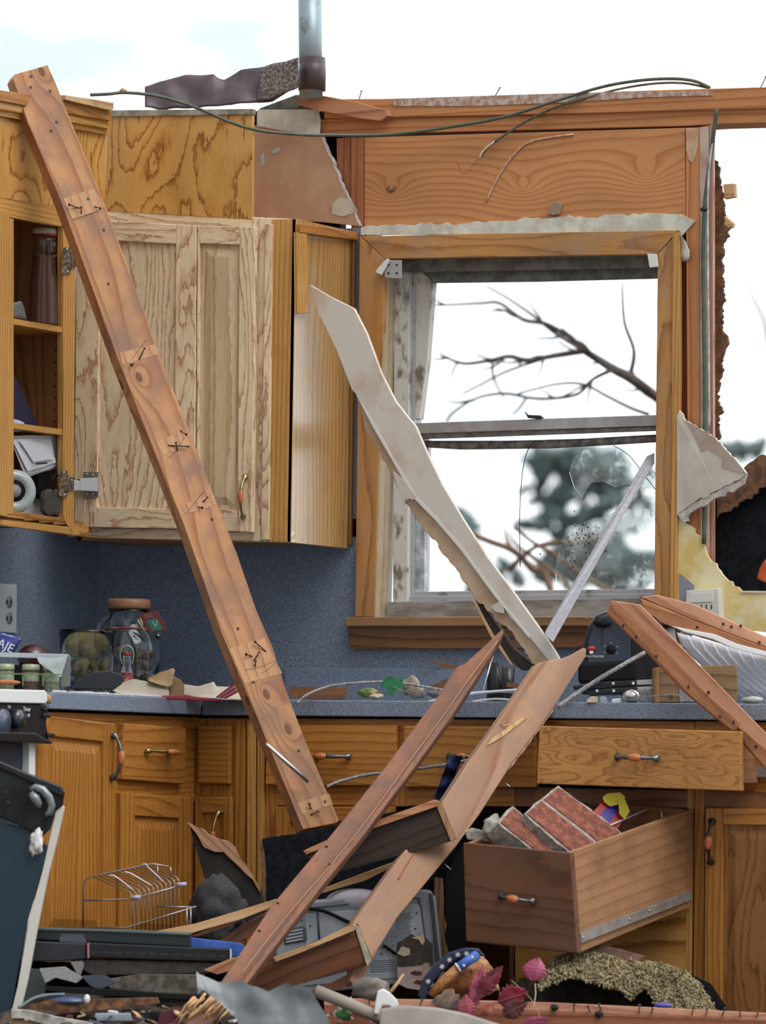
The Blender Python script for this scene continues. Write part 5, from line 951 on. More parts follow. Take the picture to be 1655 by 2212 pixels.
sx = thing('spice_carton', 'torn clear and white plastic carton around small spice jars at the left end', 'carton')
DS = -1.05
MB().slab(sl([(0, 1409), (146, 1413), (150, 1417), (138, 1423), (-60, 1418), (-60, 1408)], fd(DS - .02)), Fv * .05).build('carton_top', plain('carton_film', (.42, .45, .50), .35), sx, .001)
MB().slab(sl([(146, 1413), (151, 1420), (150, 1482), (130, 1484), (132, 1450), (136, 1430)], fd(DS - .02)), Fv * .05).build('carton_end', plain('carton_grey', (.16, .17, .20), .4), sx, .001)
MB().sheet(sl([(80, 1420), (100, 1420), (120, 1422), (147, 1415)], fd(DS - .045)), sl([(84, 1432), (105, 1446), (120, 1458), (132, 1462)], fd(DS - .045)), 14, 5, .004, 40).build('torn_film', plain('film_white', (.45, .50, .50), .4), sx)
part('carton_rail', GRNF, sx, sl([(-60, 1452), (138, 1456), (138, 1459), (-60, 1455)], fd(DS - .045)), Fv * .004, bevel=0)
for x in (50, 93, 140): part('carton_rail', GRNF, sx, sl([(x - 2, 1456), (x + 1, 1456), (x + 1, 1481), (x - 2, 1481)], fd(DS - .044)), Fv * .004, bevel=0)
labs = ('small spice jar of dried herbs with green lid, nearest the cut edge of the picture', 'small spice jar of peppercorns with green lid, in the middle of the carton', 'small spice jar of grey green herbs at the torn corner of the carton')
for i, (x, mt) in enumerate(((12, HERB), (66, PEPC), (112, HERB))):
    sj = thing('spice_jar', labs[i], 'jar', 'spice jars in the torn carton'); b_ = PD(x, 1481, DS - .01); b_.z = ZT + .001
    MB().lathe(b_, [(.001, 0), (.0215, 0), (.022, .004), (.022, .052), (.0205, .056), (.001, .056)], n=24).build('jar_body', mt, sj)
    MB().lathe(b_, [(.0222, .028), (.0222, .050)], n=24, closed=False).build('jar_label', plain('jar_label', (.36, .40, .28), .6, c2=(.25, .3, .2), vs=90) if 'jar_label' not in MATS else MATS['jar_label'], sj)
    MB().lathe(b_, [(.001, .056), (.0225, .056), (.023, .060), (.0225, .072), (.001, .073)], n=24).build('jar_lid', plain('lid_green', (.30, .34, .20), .35, coat=.3) if 'lid_green' not in MATS else MATS['lid_green'], sj)
tag(MB().ell(PD(15, 1474, -1.13), (.038, .01, .007), None, 2, .3, 3).build('orange_scrap', plain('orange_scrap', (.55, .20, .07), .7), None), 'orange brown scrap lying in front of the spice jars', 'scrap')
r = random.Random(3); m = MB()
for i in range(60):
    y_ = r.uniform(yR + .02, -.66); s_ = r.uniform(.004, .014)
    m.slab([V(XC - r.uniform(.004, .02), y_, ZC + .0005), V(XC - .001, y_ + s_ * .3, ZC + .0005), V(XC - .002, y_ + s_ * 2, ZC + .0005), V(XC - .02, y_ + s_ * 2, ZC + .0005)], V(0, 0, .001 + s_ * .35))
tag(m.build('plaster_crumbs', PAPER, None), 'line of white plaster crumbs along the worktop edge above the corner cabinet', 'crumbs', kind='stuff')
# glass jar of dried slices
gj = thing('glass_jar', 'wide open glass jar of dried fruit slices and pot pourri in the corner', 'jar')
b_ = V(-.50, -.816, ZT)
MB().lathe(b_, [(.001, 0), (.058, 0), (.066, .02), (.073, .09), (.077, .165), (.079, .170), (.078, .178), (.073, .178), (.069, .09), (.062, .02), (.055, .005), (.001, .005)], n=40).build('glass_body', plain('dark_glass', (.04, .05, .05), .08, coat=.8) if False else GLASS, gj)
r = random.Random(12); m = MB()
for i in range(70): m.ell(b_ + V(r.uniform(-.045, .045), r.uniform(-.045, .045), r.uniform(.012, .09)), (r.uniform(.006, .013),) * 3, None, 1, .4, i)
m.build('pot_pourri', POTP, gj, kind='stuff')
for (px, py, rr) in ((165, 1396, .032), (195, 1402, .03), (222, 1392, .022), (180, 1440, .022), (210, 1448, .018), (225, 1436, .016), (186, 1462, .014)):
    p = PD(px, py, dep(b_) - .02 + r.uniform(-.01, .02)); MB().lathe(p, [(.001, 0), (rr, 0), (rr * 1.03, .003), (rr, .006), (.001, .006)], (-Fv + V(r.uniform(-.4, .4), 0, r.uniform(-.2, .4))), 22).build('dried_slice', DRYG, gj)
# tall jar with wooden lid
tj = thing('glass_jar', 'large handled glass jar with wooden lid and tied plaque standing in the corner', 'jar')
b_ = V(-.60, -.387, ZT)
MB().lathe(b_, [(.001, 0), (.085, 0), (.088, .01), (.084, .06), (.090, .12), (.085, .165), (.060, .195), (.053, .205), (.052, .235), (.056, .24), (.056, .248), (.049, .248), (.047, .205), (.080, .16), (.083, .06), (.001, .006)], n=40).build('glass_body', GLASS, tj)
MB().lathe(b_, [(.001, .25), (.058, .25), (.060, .255), (.060, .272), (.055, .277), (.001, .277)], n=32).build('wooden_lid', wood('lid_wood', (.30, .15, .08), (.25, .12, .06), (.15, .07, .03), N=3, L=30), tj)
m = MB()
for i in range(90): a_ = r.uniform(0, 6.28); q_ = r.uniform(0, .062); m.ell(b_ + V(q_ * math.cos(a_), q_ * math.sin(a_), r.uniform(.015, .14)), (r.uniform(.007, .016),) * 3, None, 1, .4, i)
m.build('pot_pourri', POTP, tj, kind='stuff')
for sgn in (-1, 1):
    MB().tube([b_ + Rv * sgn * x + V(0, 0, z) for x, z in ((.05, .225), (.072, .222), (.084, .205), (.086, .185), (.080, .170))], [.005, .006, .006, .006, .005], 10).build('jar_handle', GLASS, tj)
MB().lathe(b_ + V(0, 0, .196), [(.060, -.003), (.064, 0), (.060, .003)], n=32, closed=False).build('ribbon', plain('ribbon_red', (.25, .02, .02), .6, c2=(.35, .30, .14), vs=10), tj)
pq = thing('wooden_plaque', 'small dark red hanging plaque with teal square and letter beside the tall jar', 'plaque')
P = sl([(299, 1326), (340, 1320), (362, 1361), (324, 1367)], fd(dep(b_) - .09)); part('board', DRED, pq, P, Fv * .006)
part('teal_square', TEAL, pq, [bil(P, .18, .36) - Fv * .0006, bil(P, .80, .36) - Fv * .0006, bil(P, .80, .92) - Fv * .0006, bil(P, .18, .92) - Fv * .0006], Fv * .0005, bevel=0)
text('V', bil(P, .52, .64) - Fv * .001, P[1] - P[0], P[0] - P[3], .026, plain('pale_ink', (.3, .36, .3), .6), pq)
for u in (.12, .22): text('ooo' if False else '~~~', bil(P, .42, u) - Fv * .001, P[1] - P[0], P[0] - P[3], .014, MATS['pale_ink'], pq)
for i, (x0, y0, x1, y1) in enumerate(((297, 1338, 313, 1364), (303, 1336, 309, 1352))): tag(wire('straw', [PD(x0, y0, dep(b_) - .10), PD(x1, y1, dep(b_) - .10)], .0022, plain('straw', (.40, .36, .16), .8) if not i else MATS['straw'], smooth_=False), ('longer' if not i else 'shorter') + ' bit of straw tied to the plaque string of the tall jar', 'straw')
sb = thing('swing_top_bottle', 'small swing-top bottle of red sauce with red stopper in front of the jars', 'bottle')
b_ = V(-.42, -.738, ZT)
MB().lathe(b_, [(.001, 0), (.019, 0), (.021, .004), (.021, .048), (.017, .066), (.012, .082), (.010, .10), (.0115, .104), (.0105, .112), (.001, .112)], n=28).build('glass_body', GLASS, sb)
MB().lathe(b_, [(.001, .003), (.0185, .003), (.0185, .048), (.014, .064), (.001, .066)], n=28).build('sauce', SAUCE, sb)
MB().lathe(b_, [(.001, .113), (.0125, .113), (.0125, .119), (.001, .120)], n=24).build('stopper', RED, sb)
wire('bail_wire', [b_ + Rv * x + V(0, 0, z) for x, z in ((-.013, .09), (-.018, .11), (-.015, .130), (0, .140), (.015, .130), (.018, .11), (.013, .09))], .0015, plain('bail_metal', (.55, .57, .58), .35, metal=.6), sb)
part('bottle_label', plain('bottle_label', (.60, .20, .14), .6), sb, [b_ - Fv * .0215 + Rv * u + V(0, 0, z) for u, z in ((-.006, .044), (.008, .044), (.008, .050), (-.006, .050))], Fv * .001, bevel=0)
tag(MB().slab(sl([(150, 1488), (165, 1474), (182, 1460), (205, 1450), (240, 1449), (262, 1456), (269, 1464), (262, 1478), (245, 1490)], fd(-.82)), Fv * .012).build('black_shell', plain('shell_black', (.015, .018, .024), .5), None, .003), 'curved black plastic shell leaning in front of the jars', 'shell')
pk = thing('paper_bag', 'torn cream and brown paper bag lying on the worktop left of the timber', 'paper')
MB().sheet(sl([(243, 1488), (262, 1476), (290, 1466), (330, 1474), (364, 1482)], fd(-.60)), sl([(243, 1492), (262, 1500), (300, 1506), (330, 1507), (366, 1508)], fd(-.66)), 16, 6, .006, 20, .002, 1).build('cream_sheet', plain('cream_sheet', (.50, .47, .38), .8, c2=(.42, .38, .29), vs=5), pk)
MB().sheet(sl([(318, 1466), (345, 1452), (372, 1443), (378, 1447)], fd(-.56)), sl([(320, 1470), (345, 1480), (365, 1484), (372, 1478)], fd(-.63)), 14, 8, .006, 25, .002, 2).build('brown_fold', KRAFT, pk)
MB().sheet(sl([(364, 1506), (362, 1480), (374, 1460), (390, 1468)], fd(-.60)), sl([(385, 1508), (392, 1504), (398, 1492), (398, 1480)], fd(-.60)), 12, 6, .004, 25, .002, 3).build('brown_curl', KRAFT, pk)
tag(MB().sheet(sl([(392, 1478), (430, 1482), (462, 1472), (468, 1482), (540, 1484)], fd(-.50)), sl([(396, 1508), (440, 1512), (480, 1512), (510, 1512), (548, 1514)], fd(-.56)), 24, 6, .006, 22, .002, 5).build('white_sheets', plain('sheet_cream', (.60, .57, .50), .8, c2=(.48, .42, .34), vs=8), None), 'crumpled off-white sheets of paper beside the torn brown bag', 'paper')
tag(MB().sheet(sl([(326, 1504), (360, 1502), (395, 1499), (430, 1506), (480, 1510)], fd(-.66)), sl([(330, 1509), (380, 1512), (420, 1514), (460, 1515), (480, 1515)], fd(-.66)), 20, 3, .002, 30, .003).build('red_ribbon', plain('magenta_film', (.33, .03, .06), .4), None), 'dark red plastic strip under the torn paper at the worktop edge', 'strip')
stp = thing('red_strap', 'crimson strap with pale stripes sticking up behind the leaning timber', 'strap')
for i in range(5):
    o = i * 4.2; part('strap_band', plain('crimson', (.30, .02, .05), .5) if i == 0 else (MATS['crimson'] if i % 2 == 0 else plain('crimson_pale', (.42, .20, .24), .5) if i == 1 else MATS['crimson_pale']), stp, sl([(466 + o, 1506 + o * .1), (518 + o * .5, 1466 + o * 1.1), (520 + o * .5, 1469 + o * 1.1), (471 + o, 1508 + o * .1)], fd(-.60 - .001 * i)), Fv * .004, bevel=0)
# ------------------------------------------------------------------ behind the sink
tag(MB().slab(sl([(625, 1483), (750, 1484), (750, 1498), (715, 1510), (625, 1506)], fd(-.15)), Fv * .02, Rv).build('wood_strip', OAKD, None, .001), 'dirty brown wood strip lying on the worktop right of the timber', 'lumber')
tag(MB().slab(sl([(650, 1498), (745, 1500), (745, 1512), (650, 1512)], fd(-.22)), Fv * .02, Rv).build('tray', plain('rust_tray', (.13, .05, .03), .6), None, .001), 'rusty tray on the worktop just right of the timber', 'tray')
lf = thing('ivy_leaf', 'bright green lobed leaf on its stem at the worktop edge', 'leaf')
for P in ([(832, 1466), (842, 1460), (856, 1466), (868, 1464), (872, 1480), (862, 1488), (852, 1492), (850, 1506), (840, 1500), (834, 1488), (822, 1486), (824, 1474)],): MB().slab(sl(P, fd(-.66)), Fv * .002).build('blade', GRNL, lf)
wire('stem', [PD(846, 1482, -.665), PD(866, 1490, -.66), PD(890, 1498, -.64)], .0012, plain('stem_green', (.15, .28, .06), .6), lf)
for i, (c_, s_, mt, lb) in enumerate((((795, 1496), (30, 10), plain('yellow_leaf', (.34, .30, .10), .7, c2=(.12, .22, .05), vs=30), 'long yellow green dry leaf left of the ivy leaf'), ((812, 1504), (22, 6), CREAM, 'pale curled scrap under the yellow green leaf'), ((888, 1482), (26, 22), plain('shell_tan', (.40, .33, .25), .6, c2=(.30, .24, .19), vs=20), 'round tan shell standing right of the ivy leaf'), ((900, 1495), (24, 14), MATS['shell_tan'], 'flatter tan shell in front of the round one'), ((940, 1498), (22, 8), plain('purple_grey', (.22, .17, .18), .7), 'greyish crumpled scrap right of the tan shells'))):
    tag(MB().ell(PD(c_[0], c_[1], -.42 - .03 * i), (s_[0] / 800, .012, s_[1] / 800), Matrix.Rotation(-.42, 3, 'Z'), 3, .35, i).build(('dry_leaf', 'scrap', 'shell', 'shell', 'scrap')[i], mt, None), lb, ('leaf', 'scrap', 'shell', 'shell', 'scrap')[i])
tag(MB().slab(sl([(918, 1424), (945, 1430), (985, 1438), (1005, 1446), (1000, 1455), (970, 1446), (940, 1434)], fd(-.10)), Fv * .006, Rv).build('wood_splinter', OAKD, None, .0), 'thin brown wood splinter against the backsplash below the window', 'splinter')
tag(MB().slab(sl([(925, 1484), (960, 1468), (990, 1464), (985, 1474), (955, 1488)], fd(-.20)), Fv * .006, Rv).build('wood_splinter', wood('splint', (.22, .10, .05), (.18, .08, .04), (.1, .04, .02), N=3, L=30), None, .0), 'brown splinter lying behind the weathered rail on the worktop', 'splinter')
for i, (A_, B_, rr) in enumerate((((925, 1516), (1125, 1490), .004), ((980, 1502), (1130, 1496), .003), ((1020, 1516), (1120, 1514), .0035))):
    tag(wire('white_tube', [PD(*A_, -.66), PD((A_[0] + B_[0]) / 2, (A_[1] + B_[1]) / 2 - 5, -.66), PD(*B_, -.68)], rr, plain('tube_white', (.50, .50, .51), .45) if i == 0 else MATS['tube_white']), ('long white plastic tube lying along the worktop edge between the rails', 'thin upper white tube lying between the two crossed rails', 'short white tube at the very edge of the worktop between the rails')[i], 'tube')
tag(MB().tube([spotd(1072, -.45), spotd(1072, -.45) + V(0, 0, .045), spotd(1070, -.45) + V(-.004, 0, .11)], [.026, .026, .018], 20).build('black_bottle', BLK, None, .0), 'black bottle standing behind the splintered tip of the weathered rail', 'bottle')
tag(MB().tube([spotd(1096, -.38), spotd(1098, -.38) + V(0, 0, .10)], .017, 16).build('black_flask', plain('flask', (.03, .032, .036), .3), None), 'slimmer dark flask right of the black bottle below the window', 'bottle')
tag(wire('steel_spoon', [PD(1043, 1496, -.56), PD(1058, 1440, -.5), PD(1068, 1405, -.48)], .003, STEEL, smooth_=False), 'steel rod leaning beside the black bottle on the worktop', 'rod')
tag(MB().slab(sl([(1095, 1474), (1140, 1478), (1140, 1486), (1095, 1484)], fd(-.5)), Fv * .03).build('brown_box', wood('bx', (.3, .13, .07), (.25, .1, .05), (.14, .05, .03), N=3, L=30), None), 'low brown wood scrap right of the black bottle', 'scrap')
# ------------------------------------------------------------------ toaster and tools
to = thing('toaster', 'black and navy long-slot toaster with lever and dial standing on end by the window', 'toaster')
dt = -.70
MB().slab(sl([(1249, 1500), (1252, 1440), (1258, 1390), (1268, 1352), (1285, 1328), (1312, 1318), (1350, 1318), (1400, 1330), (1425, 1352), (1432, 1400), (1434, 1500)], fd(dt + .012)), Fv * .13 + Rv * .05).build('shell', BLK, to, .01)
MB().slab(sl([(1268, 1440), (1272, 1385), (1282, 1352), (1298, 1332), (1320, 1325), (1350, 1328), (1362, 1345), (1364, 1440)], fd(dt)), Fv * .02).build('face', plain('toaster_navy', (.022, .032, .058), .3, coat=.3), to, .004)
MB().slab(sl([(1250, 1432), (1372, 1426), (1376, 1470), (1250, 1476)], fd(dt - .012)), Fv * .03).build('base', BLKM, to, .008)
MB().slab(sl([(1301, 1326), (1303, 1326), (1302, 1396), (1299, 1396)], fd(dt - .0006)), Fv * .001).build('lever_slot', INK, to)
MB().ell(PD(1303, 1346, dt - .012), (.024, .012, .012), Matrix.Rotation(.43, 3, 'Z'), 3, .2, 2).build('lever', BLKM, to)
MB().ell(PD(1278, 1401, dt - .004), (.0115, .004, .007), Matrix.Rotation(.43, 3, 'Z'), 2).build('red_button', RED, to)
part('button_label', WINK, to, sl([(1273, 1406), (1282, 1406), (1281, 1412), (1275, 1412)], fd(dt - .0085)), Fv * .001, bevel=0)
MB().lathe(PD(1320, 1403, dt), [(.001, 0), (.013, 0), (.012, .007), (.001, .008)], -Fv, 20).build('dial', BLKM, to)
for i in range(6):
    a_ = i * 1.047 + .5; MB().lathe(PD(1320, 1403, dt - .0006) + Rv * .019 * math.cos(a_) + Uv * .017 * math.sin(a_), [(.0014, 0), (.0014, .0004)], -Fv, 8).build('dial_dot', WINK, to)
text('TOASTMASTER', PD(1284, 1418, dt - .001), Rv, Uv, .0075, WINK, to)
for i, (P, lb) in enumerate((([(1238, 1480), (1300, 1473), (1376, 1469), (1376, 1481), (1300, 1490), (1240, 1490)], 'black handled knife with two rivets below the toaster, upper one'), ([(1270, 1494), (1320, 1486), (1378, 1484), (1378, 1494), (1320, 1500), (1275, 1504)], 'black handled knife with two rivets below the toaster, lower one'))):
    kf = thing('kitchen_knife', lb, 'knife'); d_ = -.86 + i * -.01
    part('knife_handle', BLK, kf, sl(P, fd(d_)), Fv * .016, bevel=.004)
    for x in ((1325, 1368) if i == 0 else (1290, 1326)): MB().lathe(PD(x, 1476 if i == 0 else 1492, d_ - .0005), [(.004, 0), (.004, .001)], -Fv, 12).build('rivet', WHT, kf)
    part('knife_blade', STEEL, kf, sl([(1376, P[2][1]), (1412, P[2][1] - 2), (1414, P[2][1] + 9), (1376, P[2][1] + 10)], fd(d_ + .006)), Fv * .003, bevel=0)
tag(MB().ell(PD(1365, 1504, -.97), (.024, .024, .018), None, 3, .1, 3).build('steel_scoop', plain('chrome', (.6, .6, .6), .15, metal=.95), None), 'round shiny steel scoop at the worktop edge in front of the knives', 'scoop')
for i, (P, lb, mt) in enumerate((([(1268, 1512), (1278, 1504), (1292, 1506), (1292, 1518), (1268, 1518)], 'small cream crumb of plaster at the worktop edge', CREAM), ([(1296, 1508), (1300, 1504), (1310, 1506), (1312, 1518), (1296, 1518)], 'small blue grey chip at the worktop edge left of the steel scoop', plain('chip_blue', (.30, .34, .42), .5)), ([(1322, 1510), (1342, 1508), (1343, 1518), (1322, 1518)], 'small white cube at the worktop edge touching the steel scoop', WHT))):
    tag(MB().slab(sl(P, fd(-.96)), Fv * .012).build('plaster_bit', mt, None, .002), lb, 'scrap')
kb_ = thing('wooden_box', 'worn brown wooden box behind the sawn timber on the worktop', 'box')
part('front', wood('box_wood', (.27, .165, .075), (.23, .13, .055), (.13, .07, .028), N=4, L=25, rough=.6, dirt=.3), kb_, sl([(1424, 1442), (1592, 1436), (1594, 1500), (1592, 1516), (1424, 1517)], fd(-.92)), Fv * .10, Rv, .002)
part('left_end', wood('box_end', (.32, .19, .08), (.28, .15, .06), (.16, .08, .03), N=3, L=30, rough=.6), kb_, sl([(1412, 1443), (1424, 1441), (1425, 1517), (1412, 1518)], fd(-.925)), Fv * .10, Uv, .001)
part('tin_patch', plain('tin_grey', (.20, .20, .20), .5), kb_, sl([(1467, 1480), (1495, 1482), (1500, 1516), (1468, 1515)], fd(-.9225)), Fv * .002, bevel=0)
text('HOME' if False else 'O', PD(1450, 1506, -.922), Rv, Uv, .014, INK, kb_, 'stamp')
tag(MB().slab(sl([(1374, 1490), (1410, 1488), (1412, 1514), (1378, 1514)], fd(-.89)), Fv * .01).build('perforated_plate', plain('perf', (.40, .41, .42), .4, metal=.4, c2=(.15, .15, .16), vs=220), None, .001), 'small perforated metal plate between the scoop and the wooden box', 'plate')
tag(wire('wire', [PD(1388, 1506, -.97), PD(1420, 1502, -.97), PD(1460, 1500, -.97), PD(1475, 1510, -.97), PD(1470, 1520, -.97)], .0008, plain('grey_wire', (.3, .3, .3), .5)), 'thin grey wire looping in front of the wooden box', 'wire')
tag(MB().ell(PD(1625, 1512, -1.05), (.03, .02, .010), None, 2, .3, 2).build('pale_dish', plain('dish', (.38, .38, .36), .5), None), 'flat pale dish at the right end of the worktop under the slatted panel', 'dish')
pa_ = thing('power_adapter', 'white six-outlet power tap on the wall right of the window', 'adapter')
part('housing', plain('tap_white', (.60, .60, .54), .4), pa_, sl([(1482, 1276), (1536, 1272), (1552, 1270), (1556, 1335), (1545, 1336), (1480, 1330)], fy(-.05)), YI * .035, bevel=.003)
part('top_face', plain('tap_top', (.66, .66, .62), .4), pa_, sl([(1494, 1281), (1541, 1277), (1540, 1300), (1480, 1303)], fy(-.052)), YI * .003, bevel=.001)
for i in range(5): part('slot', INK, pa_, sl([(1492 + i * 11, 1306), (1494 + i * 11, 1306), (1494 + i * 11, 1315), (1492 + i * 11, 1315)], fy(-.0515)), YI * .002, bevel=0)
MB().lathe(PY(1533, 1322, -.0505), [(.0035, 0), (.0035, .001)], NY, 10).build('slot', INK, pa_)
# ------------------------------------------------------------------ debris on the floor
r = random.Random(21)
def heap(name, x0, x1, dn, df, h, mat, label, res=70, seed=3):
    """rough mound: columns between pixel columns x0..x1, rows between near and far depth"""
    bm = MB(); nu, nv = res, res // 2; g_ = []
    for j in range(nv + 1):
        d_ = dn + (df - dn) * j / nv; row = []
        for i in range(nu + 1):
            p = PD(x0 + (x1 - x0) * i / nu, 2100, d_); u = i / nu; v = j / nv
            k_ = min(1, max(0, (v - .42) / .25)); z = (.085 + (h(u) - .085) * k_ * k_ * (3 - 2 * k_)) * min(1, .45 + v * 3) * min(1, (1.02 - v) * 6) + .022 * mnoise.noise(p * 14 + V(seed, 0, 0)) + .010 * mnoise.noise(p * 40)
            row.append(bm.bm.verts.new(V(p.x, p.y, max(.002, z) if 0 < i < nu and 0 < j < nv else .001)))
        g_.append(row)
    for j in range(nv):
        for i in range(nu): bm.bm.faces.new((g_[j][i], g_[j][i + 1], g_[j + 1][i + 1], g_[j + 1][i]))
    return tag(bm.build(name, mat, None), label, 'rubble', kind='stuff')
RUB = plain('rubble_mix', (.10, .07, .05), .95, c2=(.03, .024, .02), vs=26, bump=.6, bs=80)
heap('rubble_heap', -120, 1760, -2.10, -1.18, lambda u: .155 if u < .3 else .155 - (u - .3) * .35 if u < .45 else .10 if u < .62 else .075, RUB, 'low heap of dark splintered rubble covering the kitchen floor', 110)
bits = [KRAFT, WHT, PAPER, PINER, BLUEM, DKGRY, plain('rust', (.22, .08, .035), .8), PINEL, CREAM, plain('maroon_bit', (.10, .015, .03), .5)]
m = {i: MB() for i in range(len(bits))}
for i in range(260):
    px = r.uniform(30, 1000); d_ = r.uniform(-1.85, -1.5); z_ = r.uniform(.075, .118); p = PD(px, 2190, d_); p.z = z_; k_ = i % len(bits); L = r.uniform(.008, .038); a_ = r.uniform(0, 3.14)
    e = V(math.cos(a_), math.sin(a_), r.uniform(-.3, .3)) * L; f_ = V(-math.sin(a_), math.cos(a_), r.uniform(-.2, .4)) * L * r.uniform(.15, .6); m[k_].slab([p, p + e, p + e + f_, p + f_], V(0, 0, .004))
o0 = None
big = MB()
tag(m[0].build('rubble_bits', bits[0], None), 'brown paper and card bits strewn over the rubble', 'rubble', kind='stuff')
nm = ('white plastic crumbs strewn over the rubble', 'pale paper shreds strewn over the rubble', 'reddish wood chips strewn over the rubble', 'dark blue metal bits strewn over the rubble', 'charcoal chips strewn over the rubble', 'rusty flakes strewn over the rubble', 'pale wood slivers strewn over the rubble', 'cream card bits strewn over the rubble', 'maroon bits strewn over the rubble')
for i in range(1, len(bits)): tag(m[i].build('rubble_bits', bits[i], None), nm[i - 1], 'rubble', kind='stuff')

# wire dish rack
wr_ = thing('wire_rack', 'small chrome wire rack standing upside down in front of the corner doors', 'rack')
RK = plain('rack_chrome', (.33, .31, .31), .28, metal=.85); dk0, dk1 = -1.34, -1.20
for i in range(12):
    t = i / 11; bx_, by_ = 200 + 112 * t, 1893 - 24 * t; fx_, fy_ = 286 + 100 * t, 1932 - 34 * t
    MB().tube([PD(bx_, by_, dk1 + .02 * t), PD(fx_ - 6, fy_ - 4, dk0 + .02 * t), PD(fx_, fy_ + 3, dk0 - .004 + .02 * t), PD(fx_ + 1, 2030, dk0 - .004 + .02 * t)], .0017, 6).build('rack_wire', RK, wr_)
for pts in ([(180, 2030), (180, 1915), (184, 1902), (198, 1893), (318, 1868), (330, 1866), (365, 1872)], [(180, 1945), (230, 1944), (286, 1942), (300, 1938), (404, 1909)], [(180, 2004), (275, 2004), (340, 1984), (424, 1958)], [(340, 1958), (424, 1960)], [(340, 1870), (342, 1900)], [(368, 1872), (370, 1895)], [(404, 1960), (404, 2025)], [(412, 1960), (412, 2025)]):
    wire('frame_wire', [PD(x, y, dk0 - .006) for x, y in pts], .0022, RK, wr_, smooth_=False)
for pts in ([(306, 1868), (315, 1867), (320, 1874), (340, 1892), (352, 1905)], [(235, 1892), (250, 1894), (290, 1925)], [(268, 1884), (284, 1888), (330, 1915)]): wire('rack_hook', [PD(x, y, dk0 - .02) for x, y in pts], .0022, plain('rack_white', (.5, .48, .5), .3, metal=.5) if 'rack_white' not in MATS else MATS['rack_white'], wr_)
for x, y in ((295, 1939), (394, 1911)): MB().tube([PD(x - 12, y, dk0 - .012), PD(x + 9, y - 1, dk0 - .012)], .0055, 8).build('clip', plain('lilac_plastic', (.42, .38, .48), .4) if 'lilac_plastic' not in MATS else MATS['lilac_plastic'], wr_)
# black shag lump
sh = MB(); sh.ell(PD(470, 1975, -1.16), (.075, .05, .085), None, 4, .35, 6); tag(sh.build('black_mat', plain('black_pile', (.014, .016, .018), .95, c2=(.05, .05, .052), vs=170, bump=.9, bs=200, lo=.5, hi=.75), None), 'crumpled black pile mat behind the wire rack', 'mat')
tag(MB().sheet([spotd(430, -1.2, .12), spotd(540, -1.2, .12)], [spotd(420, -1.2, .0), spotd(550, -1.2, .0)], 10, 4, .01, 20, .05).build('black_sack', BLKM, None), 'black sack bottom under the crumpled pile mat', 'sack')
# black extractor hood
hd = thing('range_hood', 'long black vented plastic hood panel lying on the rubble before the wire rack', 'hood')
dh = -1.56
def hp_(name, px, mat, d=0.0, t=.10, bevel=.003): return MB().slab(sl(px, fd(dh + d)), Fv * t, Rv).build(name, mat, hd, bevel)
hp_('top_panel', [(60, 2008), (120, 2005), (410, 2017), (413, 2046), (180, 2034), (62, 2030)], plain('hood_top', (.012, .020, .026), .4), .02, .16)
hp_('top_ridge', [(62, 2002), (160, 2006), (300, 2009), (412, 2016), (410, 2022), (200, 2013), (64, 2011)], plain('hood_ridge', (.07, .10, .10), .4), .015, .02)
hp_('vent_panel', [(190, 2036), (498, 2050), (500, 2078), (320, 2073), (185, 2068)], BLK, 0, .12)
hp_('end_box', [(55, 2032), (186, 2038), (185, 2072), (140, 2076), (55, 2078)], plain('hood_dark', (.018, .022, .028), .45), .004, .14)
for i in range(12): x = 196 + i * 25; hp_('vent_slot', [(x, 2053 + i * .8), (x + 18, 2054 + i * .8), (x + 18, 2060 + i * .8), (x, 2059 + i * .8)], INK, -.0006, .001, 0)
hp_('pink_strip', [(188, 2037), (193, 2037), (193, 2070), (189, 2070)], plain('pink_strip', (.40, .16, .18), .5), -.004, .01, 0); hp_('pale_edge', [(497, 2050), (500, 2050), (501, 2078), (497, 2078)], WHT, -.002, .01, 0)
hp_('tape_patch', [(132, 2017), (180, 2018), (188, 2037), (128, 2034)], plain('tape_grey', (.07, .085, .11), .45), .0195, .001, 0)
hp_('lower_tray', [(150, 2072), (330, 2075), (500, 2080), (470, 2102), (200, 2108), (170, 2090)], plain('tray_black', (.02, .018, .018), .6, c2=(.05, .035, .025), vs=60), .01, .16)
def deb(name, label, cat, px, d, t, mat, g=None, bevel=.001, ext=None): return tag(MB().slab(sl(px, fd(d)), ext or Fv * t, g or Rv).build(name, mat, None, bevel), label, cat)
deb('gap_darkener', 'black sheet added to darken the gap under and behind the black hood', 'sheet', jag((55, 2078), (560, 2082), 20, 4, 3) + [(600, 2120), (590, 2200), (55, 2200)], -1.44, .02, BLKM)  # added black sheet covers a bright gap and stands in for shade
deb('blue_carton', 'bright blue printed carton edge right of the black hood', 'carton', [(410, 2026), (520, 2038), (528, 2046), (522, 2070), (500, 2066), (500, 2050), (412, 2046)], -1.50, .04, BLUEP)
deb('clear_tape', 'scrap of clear film stuck on the hood underside', 'film', [(152, 2078), (178, 2076), (182, 2084), (174, 2108), (165, 2102)], -1.62, .002, plain('film_grey', (.20, .20, .19), .3))
deb('mesh_screen', 'white mesh screen scrap under the black hood', 'screen', [(85, 2092), (140, 2088), (180, 2112), (165, 2124), (120, 2112), (98, 2124), (92, 2110)], -1.63, .004, plain('mesh_white', (.36, .34, .35), .7, c2=(.24, .23, .24), vs=200))
deb('grey_tray', 'grey mud-spattered flat tray under the black hood', 'tray', [(230, 2116), (300, 2105), (440, 2106), (448, 2150), (300, 2142), (236, 2135)], -1.60, .10, plain('tray_mud', (.14, .12, .09), .6, c2=(.05, .04, .032), vs=40))
